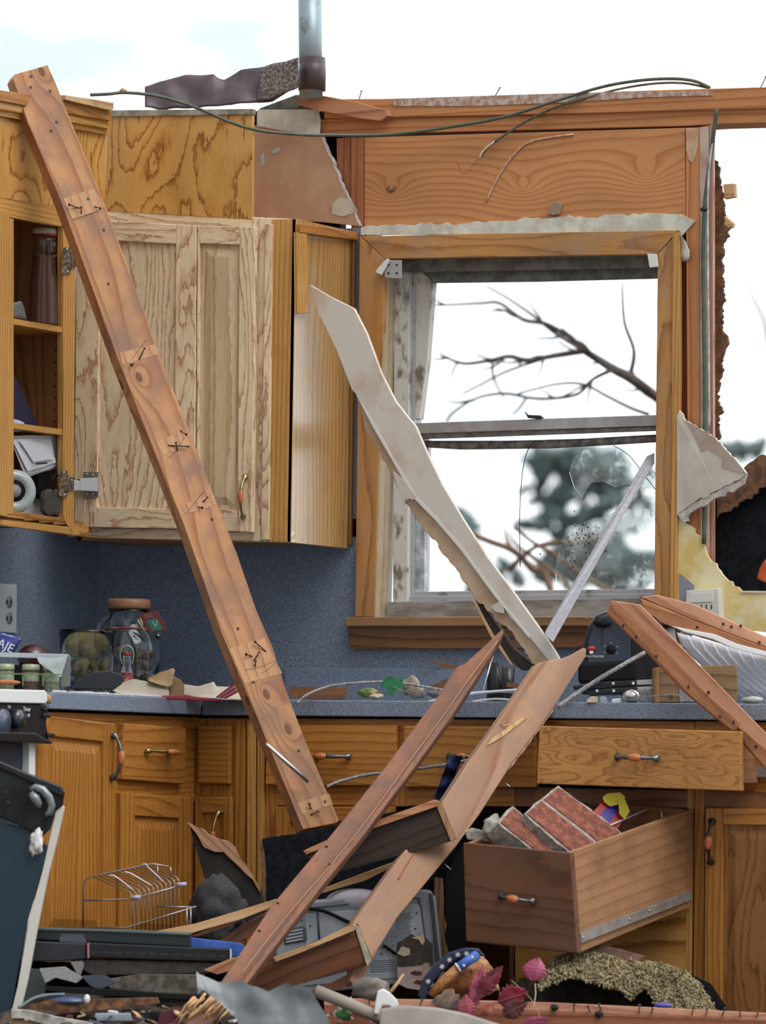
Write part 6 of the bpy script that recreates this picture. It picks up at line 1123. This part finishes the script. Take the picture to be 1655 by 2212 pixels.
deb('blue_sheet', 'dark blue flat metal sheet slanting under the hood', 'sheet', [(175, 2108), (225, 2106), (255, 2122), (215, 2138), (195, 2130)], -1.64, .004, BLUEM)
deb('rubber_strip', 'long thin black strip lying across the rubble at left', 'strip', [(95, 2131), (220, 2136), (445, 2152), (448, 2162), (300, 2155), (150, 2146), (102, 2140)], -1.67, .03, BLKM)
deb('wood_strip', 'dull tan wood strip under the long black strip', 'lumber', [(300, 2154), (448, 2160), (446, 2178), (380, 2174), (310, 2164)], -1.66, .03, PINED)
deb('rust_stick', 'rust brown stick lying along the bottom at left', 'stick', [(35, 2180), (110, 2160), (220, 2158), (340, 2155), (345, 2168), (220, 2182), (120, 2192), (60, 2192)], -1.72, .03, plain('rust_wood', (.24, .10, .04), .8, c2=(.06, .035, .02), vs=40, bump=.5))
deb('dark_pane', 'dark green glass pane shard between oven door and rubble', 'glass', [(55, 2090), (98, 2096), (100, 2140), (60, 2160), (38, 2175)], -1.60, .006, plain('pane_dark', (.045, .06, .06), .3))
tag(MB().ell(PD(150, 2162, -1.68), (.055, .05, .014), None, 3).build('blue_plate', plain('plate_blue', (.05, .075, .16), .3, coat=.5), None), 'dark blue upturned plate in the rubble at left', 'plate')
tag(MB().ell(PD(188, 2158, -1.75), (.008, .008, .012), None, 2).build('bottle_cap', WHT, None), 'small white cap beside the blue plate', 'cap')
tag(wire('cable', [PD(40, 2178, -1.74), PD(70, 2158, -1.72), PD(100, 2150, -1.7), PD(140, 2148, -1.7)], .004, plain('blue_grey_cable', (.14, .19, .21), .5)), 'blue grey cable curving through the rubble at left', 'cable')
deb('screen_surround', 'dirty white frame edge at the lower left corner', 'frame', [(24, 2180), (60, 2182), (120, 2196), (200, 2210), (205, 2225), (105, 2215), (50, 2200), (25, 2200)], -1.84, .03, plain('frame_white', (.52, .50, .46), .5, c2=(.3, .28, .25), vs=30))
deb('fibreboard_piece', 'brown panel beneath the dirty white frame edge', 'panel', [(20, 2200), (95, 2210), (200, 2222), (200, 2250), (20, 2250)], -1.83, .02, KRAFT)
deb('printed_pages', 'stack of bluish white page edges in the rubble', 'papers', [(205, 2190), (280, 2190), (285, 2205), (210, 2206)], -1.80, .05, plain('pages', (.36, .42, .48), .7, c2=(.18, .2, .24), vs=60, stretch=(.1, .1, 4)))
deb('maroon_book', 'maroon covered book lying open in the rubble', 'book', [(345, 2190), (372, 2180), (398, 2210), (395, 2235), (335, 2235)], -1.82, .03, plain('maroon_cover', (.09, .012, .03), .4))
deb('black_book', 'black cover leaning beside the maroon book', 'book', [(305, 2215), (325, 2185), (348, 2190), (335, 2230), (300, 2230)], -1.80, .03, BLKM)
# grey appliance back
mw = thing('microwave_oven', 'grey metal microwave lying with its printed back towards the viewer', 'microwave')
dm = -1.12
MB().slab(sl([(615, 1968), (640, 1950), (930, 1922), (942, 1938), (960, 2105), (935, 2118), (640, 2150), (600, 2140), (595, 2040)], fd(dm)), Fv * .10 + Rv * -.01).build('casing', plain('mw_grey', (.42, .46, .50), .5, metal=.1, c2=(.32, .35, .39), vs=6), mw, .006)
MB().slab(sl([(660, 1975), (900, 1952), (912, 1962), (928, 2100), (918, 2108), (660, 2130)], fd(dm - .003)), Fv * .004).build('back_panel', plain('mw_back', (.50, .54, .60), .5, metal=.1, c2=(.40, .44, .49), vs=8), mw, .002)
wire('seam', [PD(x, y, dm - .0035) for x, y in ((640, 1962), (700, 1958), (890, 1940), (904, 1948), (910, 1962), (926, 2090))], .0022, plain('seam_dark', (.09, .11, .13), .5), mw)
wire('seam', [PD(686, 1972, dm - .0035), PD(690, 2030, dm - .0035)], .003, MATS['seam_dark'], mw)
MB().slab(sl([(612, 2008), (655, 2000), (662, 2006), (664, 2032), (614, 2040)], fd(dm - .004)), Fv * .003).build('vent_frame', MATS['seam_dark'], mw, .003)
for i in range(4): MB().slab(sl([(618, 2012 + i * 7), (654, 2005 + i * 7), (655, 2009 + i * 7), (618, 2016 + i * 7)], fd(dm - .007)), Fv * .002).build('louver', plain('louver', (.45, .48, .52), .4) if 'louver' not in MATS else MATS['louver'], mw)
m = MB(); rr = random.Random(2)
for (x0, x1, y0, rows) in ((855, 885, 1975, 18), (808, 850, 2010, 9), (800, 852, 2075, 6)):
    for j in range(rows):
        x = x0
        while x < x1:
            w_ = rr.uniform(2, 7); y = y0 + j * 4.6 - (x - 800) * .04
            m.slab(sl([(x, y), (x + w_, y), (x + w_, y + 1.6), (x, y + 1.6)], fd(dm - .0042)), Fv * .0008); x += w_ + 1.6
m.build('fine_print', plain('print_grey', (.10, .11, .13), .7), mw, kind='stuff')
for x, y in ((672, 1960), (652, 1988), (670, 2000), (900, 1972), (936, 1932), (897, 2006), (838, 2052), (824, 2060)): MB().lathe(PD(x, y, dm - .0042), [(.0022, 0), (.0022, .001)], -Fv, 8).build('screw', NAIL, mw)
wire('power_cord', [PD(x, y, dm - .012) for x, y in ((640, 1962), (680, 1964), (710, 1972), (740, 1986), (762, 1996))], .0045, BLKM, mw); wire('power_cord', [PD(x, y, dm - .012) for x, y in ((828, 2042), (840, 2050), (856, 2062))], .0045, BLKM, mw)
wire('side_cord', [PD(x, y, dm - .014) for x, y in ((930, 1930), (936, 1980), (942, 2040), (950, 2100))], .005, plain('cord_blue', (.05, .07, .085), .5), mw)
tag(MB().ell(PD(770, 1948, -1.08), (.085, .05, .035), None, 3).build('plastic_dome', plain('dome', (.55, .53, .60), .35), None), 'pale lilac plastic dome behind the microwave', 'dome')
mb_ = thing('torn_cardboard', 'muddy torn brown and grey cardboard hanging over the corner of the microwave', 'cardboard')
MB().slab(sl(jag((858, 2040), (880, 2022), 4, 2, 1) + jag((890, 2018), (925, 2024), 6, 3, 2) + [(934, 2040), (936, 2085), (925, 2090), (880, 2092), (858, 2086)], fd(dm - .03)), Fv * .004).build('muddy_sheet', plain('mud_card', (.075, .055, .04), .9, c2=(.045, .035, .028), vs=30), mb_)
MB().slab(sl([(858, 2060), (868, 2044), (886, 2050), (886, 2062), (874, 2066)], fd(dm - .032)), Fv * .002).build('tan_tear', CREAM, mb_); MB().slab(sl([(888, 2026), (915, 2018), (918, 2034), (912, 2042), (905, 2030)], fd(dm - .032)), Fv * .002).build('tan_tear', CREAM, mb_)
MB().slab(sl(jag((858, 2090), (936, 2080), 9, 3, 5) + [(938, 2130), (915, 2140), (880, 2135), (860, 2125)], fd(dm - .034)), Fv * .004).build('pinkish_sheet', plain('pink_card', (.36, .22, .19), .85, c2=(.42, .34, .30), vs=14), mb_)
for x, y in ((898, 2102), (905, 2122)): MB().slab(sl([(x - 12, y), (x - 4, y - 5), (x + 12, y - 3), (x + 14, y + 3), (x, y + 5)], fd(dm - .0355)), Fv * .001).build('tear_hole', plain('hole_red', (.09, .025, .018), .9) if 'hole_red' not in MATS else MATS['hole_red'], mb_)
# front lumber with nails
fl_ = tag(MB().slab(sl([(700, 2156), (1000, 2160), (1200, 2166), (1655, 2188), (1760, 2194), (1760, 2212), (1655, 2205), (1200, 2186), (1000, 2178), (700, 2172)], lambda x, y: PD(x, y, -1.72)), Uv * -.003 + Fv * .06, Rv).build('nailed_timber', wood('front_top_lit', (.62, .31, .20), (.56, .25, .15), (.42, .16, .09), N=3, L=30, rough=.6, dirt=.3, dirtcol=(.4, .25, .2)), None, .002), 'salmon timber studded with bent nails lying across the very front at the lower right', 'lumber')  # paler top: light from above is put into the colour
MB().slab(sl([(700, 2172), (1000, 2178), (1200, 2186), (1655, 2205), (1760, 2212), (1760, 2260), (700, 2240)], fd(-1.721)), Fv * .06, Rv).build('side_face', wood('front_side_shaded', (.34, .13, .07), (.28, .10, .05), (.18, .06, .03), N=3, L=30, rough=.65), fl_, .002)  # same timber, darker here to paint the shaded side
for i, x in enumerate((798, 908, 1275, 1300, 1380, 1407, 1495, 1525, 1600, 1634, 1240, 1560)):
    y = 2160 + (x - 700) * .034; p = PD(x, y + 6, -1.722); q = PD(x + rr.uniform(-7, 7), y - rr.uniform(4, 12), -1.735); nail(p, q, fl_, .0016)
for x, y in ((1198, 2176), (1295, 2190)): MB().ell(PD(x, y, -1.727), (.011, .006, .009), None, 2, .3, x % 7).build('knot', NAIL, fl_)
# insulation wool slab
iw = thing('insulation_slab', 'mossy yellow insulation wool matted over dark wire lath at the lower right', 'insulation')
m = MB(); top = [(1165, 2100), (1200, 2070), (1240, 2052), (1300, 2060), (1360, 2075), (1420, 2078), (1470, 2092), (1505, 2115), (1530, 2150), (1560, 2205)]
bot = [(1165, 2140), (1230, 2110), (1290, 2125), (1340, 2140), (1365, 2160), (1395, 2130), (1420, 2180), (1470, 2195), (1500, 2200), (1540, 2205)]
m.sheet(sl(top, fd(-1.38)), sl(bot, fd(-1.50)), 90, 34, .030, 30, .05, 3); m.build('wool', WOOL, iw, kind='stuff')
m = MB()
for i in range(2600):
    t = rr.random(); k_ = t * (len(top) - 1); j = min(int(k_), len(top) - 2); f_ = k_ - j; v_ = rr.random() ** .8
    x = (top[j][0] * (1 - f_) + top[j + 1][0] * f_) * (1 - v_) + (bot[j][0] * (1 - f_) + bot[j + 1][0] * f_) * v_; y = (top[j][1] * (1 - f_) + top[j + 1][1] * f_) * (1 - v_) + (bot[j][1] * (1 - f_) + bot[j + 1][1] * f_) * v_
    m.ell(PD(x + rr.uniform(-4, 4), y + rr.uniform(-4, 5), -1.40 - .12 * v_ - rr.uniform(0, .012)), (rr.uniform(.002, .0045), rr.uniform(.002, .0045), rr.uniform(.002, .006)), None, 1, .6, i)
m.build('tufts', WOOL, iw, kind='stuff')
MB().slab(sl([(1090, 2140), (1165, 2095), (1230, 2105), (1420, 2140), (1520, 2210), (1100, 2210)], fd(-1.36)), Fv * .04).build('lath_backing', plain('lath', (.05, .045, .03), .9, c2=(.02, .02, .016), vs=20), iw)
m = MB()
for i in range(26): x = 1110 + i * 14; m.tube([PD(x, 2110, -1.44), PD(x + 26, 2200, -1.46)], .0007, 4)
m.build('lath_wires', NAIL, iw, kind='stuff')
deb('brick_rubble', 'reddish broken stone lying on top of the insulation wool', 'stone', [(1255, 2052), (1300, 2042), (1345, 2052), (1395, 2066), (1380, 2078), (1290, 2066)], -1.36, .03, plain('rubble_red', (.22, .12, .09), .9, c2=(.12, .07, .05), vs=30))
deb('black_wedge', 'black felt wedge between the insulation wool and the right cabinet door', 'felt', [(1500, 2108), (1536, 2125), (1572, 2178), (1568, 2190), (1530, 2170), (1508, 2130)], -1.33, .02, FELT)
tag(MB().ell(PD(1432, 2172, -1.60), (.024, .01, .008), None, 2).build('violet_lid', plain('violet', (.10, .09, .40), .4), None), 'small violet plastic lid behind the front timber', 'lid')
# straw hat / basket scraps with blue ribbon
bk = thing('wicker_basket', 'crushed orange brown wicker basket behind the red leaves', 'basket')
m = MB()
for i in range(34):
    a_ = i / 34; m.tube([PD(955 + a_ * 95 + rr.uniform(-4, 4), 2165 - a_ * 20, -1.55), PD(985 + a_ * 70, 2110 - rr.uniform(0, 15), -1.57), PD(1020 + a_ * 45, 2075 + a_ * 30 + rr.uniform(-4, 4), -1.54)], .0042, 5)
m.build('weave', plain('wicker', (.42, .18, .06), .7, c2=(.24, .09, .03), vs=40, bump=.4), bk, kind='stuff')
MB().sheet(sl([(960, 2110), (1000, 2080), (1040, 2062), (1062, 2085)], fd(-1.53)), sl([(950, 2175), (1000, 2165), (1050, 2150), (1080, 2140)], fd(-1.52)), 24, 12, .02, 40, .004).build('wall', plain('wicker_sheet', (.40, .17, .06), .75, c2=(.50, .30, .15), vs=30, bump=.5), bk)
rb = thing('snowflake_ribbon', 'dark navy headband with white snowflakes curving over the wicker basket', 'ribbon')
pts = [(908, 2158), (920, 2120), (945, 2090), (975, 2064), (1010, 2054), (1040, 2056)]
MB().sheet([PD(x - 6, y - 7, -1.60) for x, y in pts], [PD(x + 10, y + 10, -1.60) for x, y in pts], 30, 4, .002, 20, .01).build('band', plain('navy_band', (.012, .018, .05), .5), rb)
for x, y in ((955, 2088), (971, 2073), (989, 2062), (1008, 2060), (925, 2120)):
    m = MB()
    for k_ in range(3):
        a_ = k_ * 1.047 + .3; c_ = PD(x, y, -1.604); e = (Rv * math.cos(a_) + Uv * math.sin(a_)) * .0065; f_ = (Rv * -math.sin(a_) + Uv * math.cos(a_)) * .0008; m.slab([c_ - e - f_, c_ + e - f_, c_ + e + f_, c_ - e + f_], Fv * .001)
    m.build('snowflake', WINK, rb)
rl = thing('paper_roll', 'rolled bright blue snowflake wrapping around a tan core on the basket', 'roll')
MB().tube([PD(990, 2090, -1.615), PD(1032, 2062, -1.60)], .0125, 20).build('blue_wrap', BLUEP, rl); MB().tube([PD(932, 2152, -1.615), PD(960, 2118, -1.614), PD(992, 2088, -1.612)], [.012, .014, .0115], 16, Rv).build('tan_core', wood('core_tan', (.40, .20, .07), (.33, .15, .05), (.2, .08, .03), N=3, L=60), rl)
for x, y in ((1002, 2086), (1020, 2068)): MB().ell(PD(x, y, -1.628), (.004, .002, .004), None, 1).build('snowflake', WINK, rl)
MB().tube([PD(988, 2091, -1.6152), PD(991, 2089, -1.615)], .0132, 20).build('white_rim', WINK, rl)
deb('torn_print', 'torn grey and tan printed scrap at the front timber left of the leaves', 'paper', jag((930, 2165), (968, 2135), 5, 3, 7) + jag((975, 2135), (1000, 2160), 5, 4, 8) + [(990, 2180), (965, 2178)], -1.74, .003, plain('print_scrap', (.40, .26, .15), .8, c2=(.10, .085, .085), vs=22))
# leaves
def leaf(label, c_, ax, L, Wd, d, mat, twist=.3):
    o = thing('fallen_leaf', label, 'leaf'); ax = math.radians(ax); u = Rv * math.cos(ax) + Uv * math.sin(ax); v_ = (Rv * -math.sin(ax) + Uv * math.cos(ax)); m = MB(); c3 = PD(*c_, d); n = 14; L_ = L / 830; W_ = Wd / 830
    a_ = [c3 + u * (L_ * (i / n)) + v_ * (W_ * math.sin(math.pi * (i / n) ** .8) * (1 + .16 * (-1) ** i)) - Fv * (.008 * math.sin(3 * i / n)) for i in range(n + 1)]
    b__ = [c3 + u * (L_ * (i / n)) - v_ * (W_ * .9 * math.sin(math.pi * (i / n) ** .8) * (1 + .16 * (-1) ** i)) + Fv * (.014 * twist) for i in range(n + 1)]
    m.sheet(a_, b__, n * 2, 6, .004, 40, .0006); m.build('blade', mat, o)
    MB().tube([c3 - u * .012, c3 + u * L_ * .5 - Fv * .003, c3 + u * L_ * .98 - Fv * .003], [.0014, .001, .0004], 5).build('vein', plain('leaf_vein', (.30, .12, .10), .7) if 'leaf_vein' not in MATS else MATS['leaf_vein'], o)
leaf('tall dusky pink leaf standing upright, its tip left of the others', (1022, 2178), 78, 92, 16, -1.78, PINKL)
leaf('broad maroon leaf pointing up to the right beside the basket', (1035, 2150), 52, 78, 19, -1.79, plain('leaf_maroon', (.22, .03, .06), .5, c2=(.14, .02, .04), vs=25))
leaf('curled pink leaf standing at the right of the group on a thin stem', (1150, 2120), 75, 52, 26, -1.74, plain('leaf_pink', (.50, .12, .22), .5, c2=(.34, .06, .13), vs=25))
leaf('large red leaf lying flat on the front timber', (1075, 2165), 20, 68, 26, -1.80, LEAFR)
leaf('dark red brown leaf under the large red one', (1085, 2195), 30, 60, 20, -1.81, plain('leaf_dark', (.16, .04, .045), .6, c2=(.09, .03, .03), vs=25))
leaf('small salmon striped leaf at the foot of the pink ones', (1040, 2190), 40, 36, 16, -1.815, plain('leaf_salmon', (.60, .26, .15), .6, c2=(.40, .10, .07), vs=60))
leaf('dusky pink leaf low at the left of the group', (1010, 2200), 95, 50, 20, -1.80, plain('leaf_rose', (.38, .06, .10), .5, c2=(.26, .04, .07), vs=25))
leaf('bright pink leaf fragment at the bottom edge', (1130, 2214), 10, 56, 12, -1.84, plain('leaf_bright', (.50, .10, .26), .5))
tag(wire('leaf_stalk', [PD(1105, 2118, -1.80), PD(1140, 2150, -1.80), PD(1160, 2180, -1.82), PD(1172, 2215, -1.83)], .0011, KRAFT), 'long thin dry stalk between the leaves', 'stalk')
tag(wire('leaf_stalk', [PD(1156, 2125, -1.76), PD(1157, 2150, -1.77), PD(1152, 2175, -1.78)], .0014, CREAM), 'short pale stalk under the curled pink leaf', 'stalk')
# plastic sheet, tube, bracket, curved shell
ps_ = tag(MB().sheet(sl([(424, 2098), (432, 2104), (470, 2122), (520, 2118), (545, 2128), (580, 2142), (605, 2132), (622, 2122), (640, 2140), (668, 2130)], fd(-1.99)), sl([(428, 2150), (440, 2140), (475, 2165), (510, 2200), (530, 2260), (580, 2280), (620, 2280), (660, 2280), (700, 2280), (730, 2240)], fd(-2.01)), 60, 30, .014, 16, 0, 5).build('plastic_sheet', plain('milky_plastic', (.17, .19, .21), .35, coat=.3, c2=(.12, .14, .155), vs=10), None), 'crumpled translucent grey plastic sheet draped at the bottom centre', 'plastic')
tag(MB().tube([PD(682, 2140, -1.86), PD(760, 2172, -1.87), PD(850, 2212, -1.88)], [.015, .0155, .0155], 20).build('cardboard_tube', TUBEG, None), 'grey cardboard tube slanting behind the plastic sheet', 'tube')
wb = tag(MB().slab(sl([(816, 2140), (828, 2136), (842, 2144), (858, 2160), (862, 2172), (850, 2180), (840, 2172), (826, 2172), (818, 2192), (808, 2190), (812, 2160)], fd(-1.90)), Fv * .01).build('plastic_bracket', WHITE, None, .003), 'white curved plastic bracket standing before the grey tube', 'bracket')
tag(MB().tube([PD(840, 2148, -1.86), PD(858, 2125, -1.86), PD(872, 2104, -1.85)], [.005, .004, .002], 6, Rv).build('wood_sliver', PINEL, None), 'pale wood sliver sticking up behind the white bracket', 'splinter')
tag(MB().sheet(sl([(820, 2180), (870, 2172), (940, 2176), (1010, 2190), (1080, 2212)], fd(-1.94)), sl([(820, 2260), (900, 2240), (960, 2240), (1010, 2250), (1090, 2270)], fd(-1.96)), 40, 10, .004, 8, .02).build('curved_shell', TAUPE, None), 'smooth grey taupe curved plastic shell at the bottom edge', 'shell')
tag(MB().ell(PD(800, 2135, -1.80), (.05, .03, .028), None, 3, .3, 7).build('grey_stone', plain('stone_grey', (.24, .21, .18), .85, c2=(.14, .12, .10), vs=20), None), 'grey brown rounded lump behind the cardboard tube', 'stone')
tag(MB().ell(PD(742, 2192, -1.84), (.020, .012, .014), None, 2, .5, 3).build('green_sprig', plain('sprig', (.10, .30, .10), .6), None), 'small fresh green leaf clump right of the plastic sheet', 'leaf')
m = MB()
for i in range(40):
    x, y = rr.uniform(655, 760), rr.uniform(2150, 2200); s_ = rr.uniform(3, 9); m.slab(sl([(x, y), (x + s_, y - s_ * .5), (x + s_ * 1.3, y + s_), (x + 2, y + s_ * .8)], fd(-1.80 - rr.uniform(0, .04))), Fv * .002)
tag(m.build('white_shards', PAPER, None), 'scatter of small white shards right of the plastic sheet', 'shards', kind='stuff')

# ------------------------------------------------------------------ trees beyond the window
def tree(label, segs, mat, name='bare_tree', d=4.2):
    """segs: list of (pixel polyline, start radius, end radius) at depth d behind the wall"""
    t = thing(name, label, 'tree')
    for i, (pl, r0, r1) in enumerate(segs):
        P_ = [PD(x, y, d + .3 * math.sin(k_ + i)) for k_, (x, y) in enumerate(pl)]
        if i == 0: P_ = [V(P_[0].x, P_[0].y, -.47)] + P_
        wire('trunk' if i == 0 else 'branch', P_, (r0, r1), mat, t, n=6)
    return t
S_ = (15.4 + 14) / 12000
rt = random.Random(31)
def twigs(base, n_, L, a0, spread):
    out = []
    for i in range(n_):
        t = rt.random(); k_ = t * (len(base) - 1); j = min(int(k_), len(base) - 2); f_ = k_ - j
        x, y = base[j][0] * (1 - f_) + base[j + 1][0] * f_, base[j][1] * (1 - f_) + base[j + 1][1] * f_
        a_ = math.radians(a0 + rt.uniform(-spread, spread)); l_ = L * rt.uniform(.4, 1); pl = [(x, y)]
        for q_ in range(3): a_ += rt.uniform(-.35, .35); x += l_ / 3 * math.cos(a_); y -= l_ / 3 * math.sin(a_); pl.append((x, y))
        out.append((pl, .0055, .0028))
    return out
main = [(1500, 1760), (1480, 1300), (1470, 980), (1440, 880), (1400, 845), (1360, 815), (1330, 800), (1290, 775), (1262, 758)]
b1 = [(1262, 758), (1200, 768), (1140, 778), (1100, 770), (1060, 778), (1000, 785), (950, 765)]
b2 = [(1360, 815), (1370, 760), (1350, 700), (1345, 640), (1345, 610)]
b3 = [(1290, 775), (1240, 735), (1180, 700), (1130, 690), (1080, 655), (1040, 655), (980, 658), (930, 660)]
b4 = [(1262, 758), (1200, 720), (1150, 680), (1090, 640), (1050, 618)]
b5 = [(1320, 800), (1280, 820), (1250, 850), (1200, 860), (1150, 860), (1090, 850), (1030, 860), (980, 890), (965, 910)]
b6 = [(1400, 895), (1360, 880), (1310, 855), (1260, 830), (1200, 830), (1120, 850)]
b7 = [(1200, 768), (1100, 800), (1040, 830), (1000, 850)]
segs = [(main, .030, .013), (b1, .012, .005), (b2, .009, .004), (b3, .009, .0045), (b4, .007, .0035), (b5, .008, .0035), (b6, .008, .004), (b7, .006, .0035)]
segs += twigs(b1, 9, 90, 210, 60) + twigs(b3, 7, 80, 150, 50) + twigs(b5, 8, 70, 200, 60) + twigs(main[3:], 5, 80, 150, 40)
tree('bare leafless tree whose branches reach in from the right behind the upper window', segs, BARK)
tree('pale brown bare branch slanting behind the lower window', [([(1300, 1760), (1190, 1275), (1150, 1230), (1110, 1190), (1060, 1170), (1010, 1150)], .020, .011), ([(1110, 1190), (1095, 1165), (1090, 1140)], .010, .005), ([(1340, 1290), (1270, 1250), (1200, 1200), (1150, 1170), (1110, 1140)], .014, .006), ([(1100, 1230), (1160, 1180), (1240, 1170), (1300, 1160)], .012, .005), ([(1240, 1290), (1200, 1240), (1120, 1180), (1100, 1150)], .013, .005)], BARKT, 'bare_bush', 6.0)
tree('thin leaning twig of a far tree seen right of the broken wall end', [([(1700, 1400), (1685, 900), (1655, 710), (1625, 640), (1600, 575), (1575, 530), (1562, 505)], .018, .006)], plain('twig_blue', (.05, .09, .10), .8), 'bare_sapling', 14.0)
tree('thin twig of a far tree crossing the top right corner of the window opening', [([(1530, 1700), (1500, 1200), (1440, 760), (1418, 660), (1405, 620), (1396, 598)], .014, .008)], MATS['twig_blue'], 'bare_sapling', 14.0)
def evergreen(label, blobs, d, trunk, seed):
    t = thing('evergreen_tree', label, 'tree'); q = random.Random(seed); k_ = (DIST + d) / F_PX; m = MB()
    for (x, y, rx, ry, n_) in blobs:
        for i in range(n_):
            a_ = q.uniform(0, 6.28); s_ = q.random() ** .6; c_ = PD(x + rx * s_ * math.cos(a_), y + ry * s_ * math.sin(a_), d + q.uniform(-1, 1)); z_ = q.uniform(.05, .12)
            m.ell(c_, (z_ * 1.3, z_, z_ * .6), Matrix.Rotation(q.uniform(0, 3), 3, 'Y'), 1, .5, i)
    m.build('foliage', NEED, t, kind='stuff')
    wire('trunk', [PD(trunk, 1900 - (d - 24) * 3, d) * 1.0 + V(0, 0, -.46 - PD(trunk, 1900 - (d - 24) * 3, d).z), PD(trunk, 1500, d), PD(trunk + 5, 1250, d)], (.20, .05), BARK, t)
evergreen('dark blurred evergreen behind the broken glass of the lower window', [(1260, 1120, 150, 130, 60), (1185, 1000, 45, 26, 30), (1270, 985, 60, 22, 24), (1330, 1040, 90, 60, 26), (1230, 1180, 80, 70, 26), (1350, 1215, 75, 60, 60), (1220, 1240, 60, 30, 22), (1180, 1110, 60, 40, 12), (1340, 1420, 110, 160, 130)], 34.0, 1330, 5)
evergreen('dark blurred shrub low at the left of the lower window behind the gypsum strip', [(1010, 1130, 26, 28, 16), (970, 1115, 18, 14, 5), (1010, 1420, 60, 120, 90), (1100, 1240, 50, 30, 8)], 36.0, 1010, 8)
evergreen('faint far shrub beyond the wall end at the right', [(1600, 968, 50, 10, 12), (1600, 1200, 90, 160, 160)], 34.0, 1600, 12)
# ------------------------------------------------------------------ put every Empty at the base of its thing
bpy.context.view_layer.update()
def kids(o): return [c for c in bpy.data.objects if c.parent == o]
for e in [o for o in bpy.data.objects if o.type == 'EMPTY' and o.parent is None]:
    pts = []
    st = kids(e)
    while st:
        c = st.pop(); st += kids(c)
        if c.type == 'MESH': pts += [c.matrix_world @ v.co for v in c.data.vertices]
    if not pts: continue
    b = Vector(((min(p.x for p in pts) + max(p.x for p in pts)) / 2, (min(p.y for p in pts) + max(p.y for p in pts)) / 2, min(p.z for p in pts)))
    e.location = b
    for c in kids(e): c.location = c.location - b
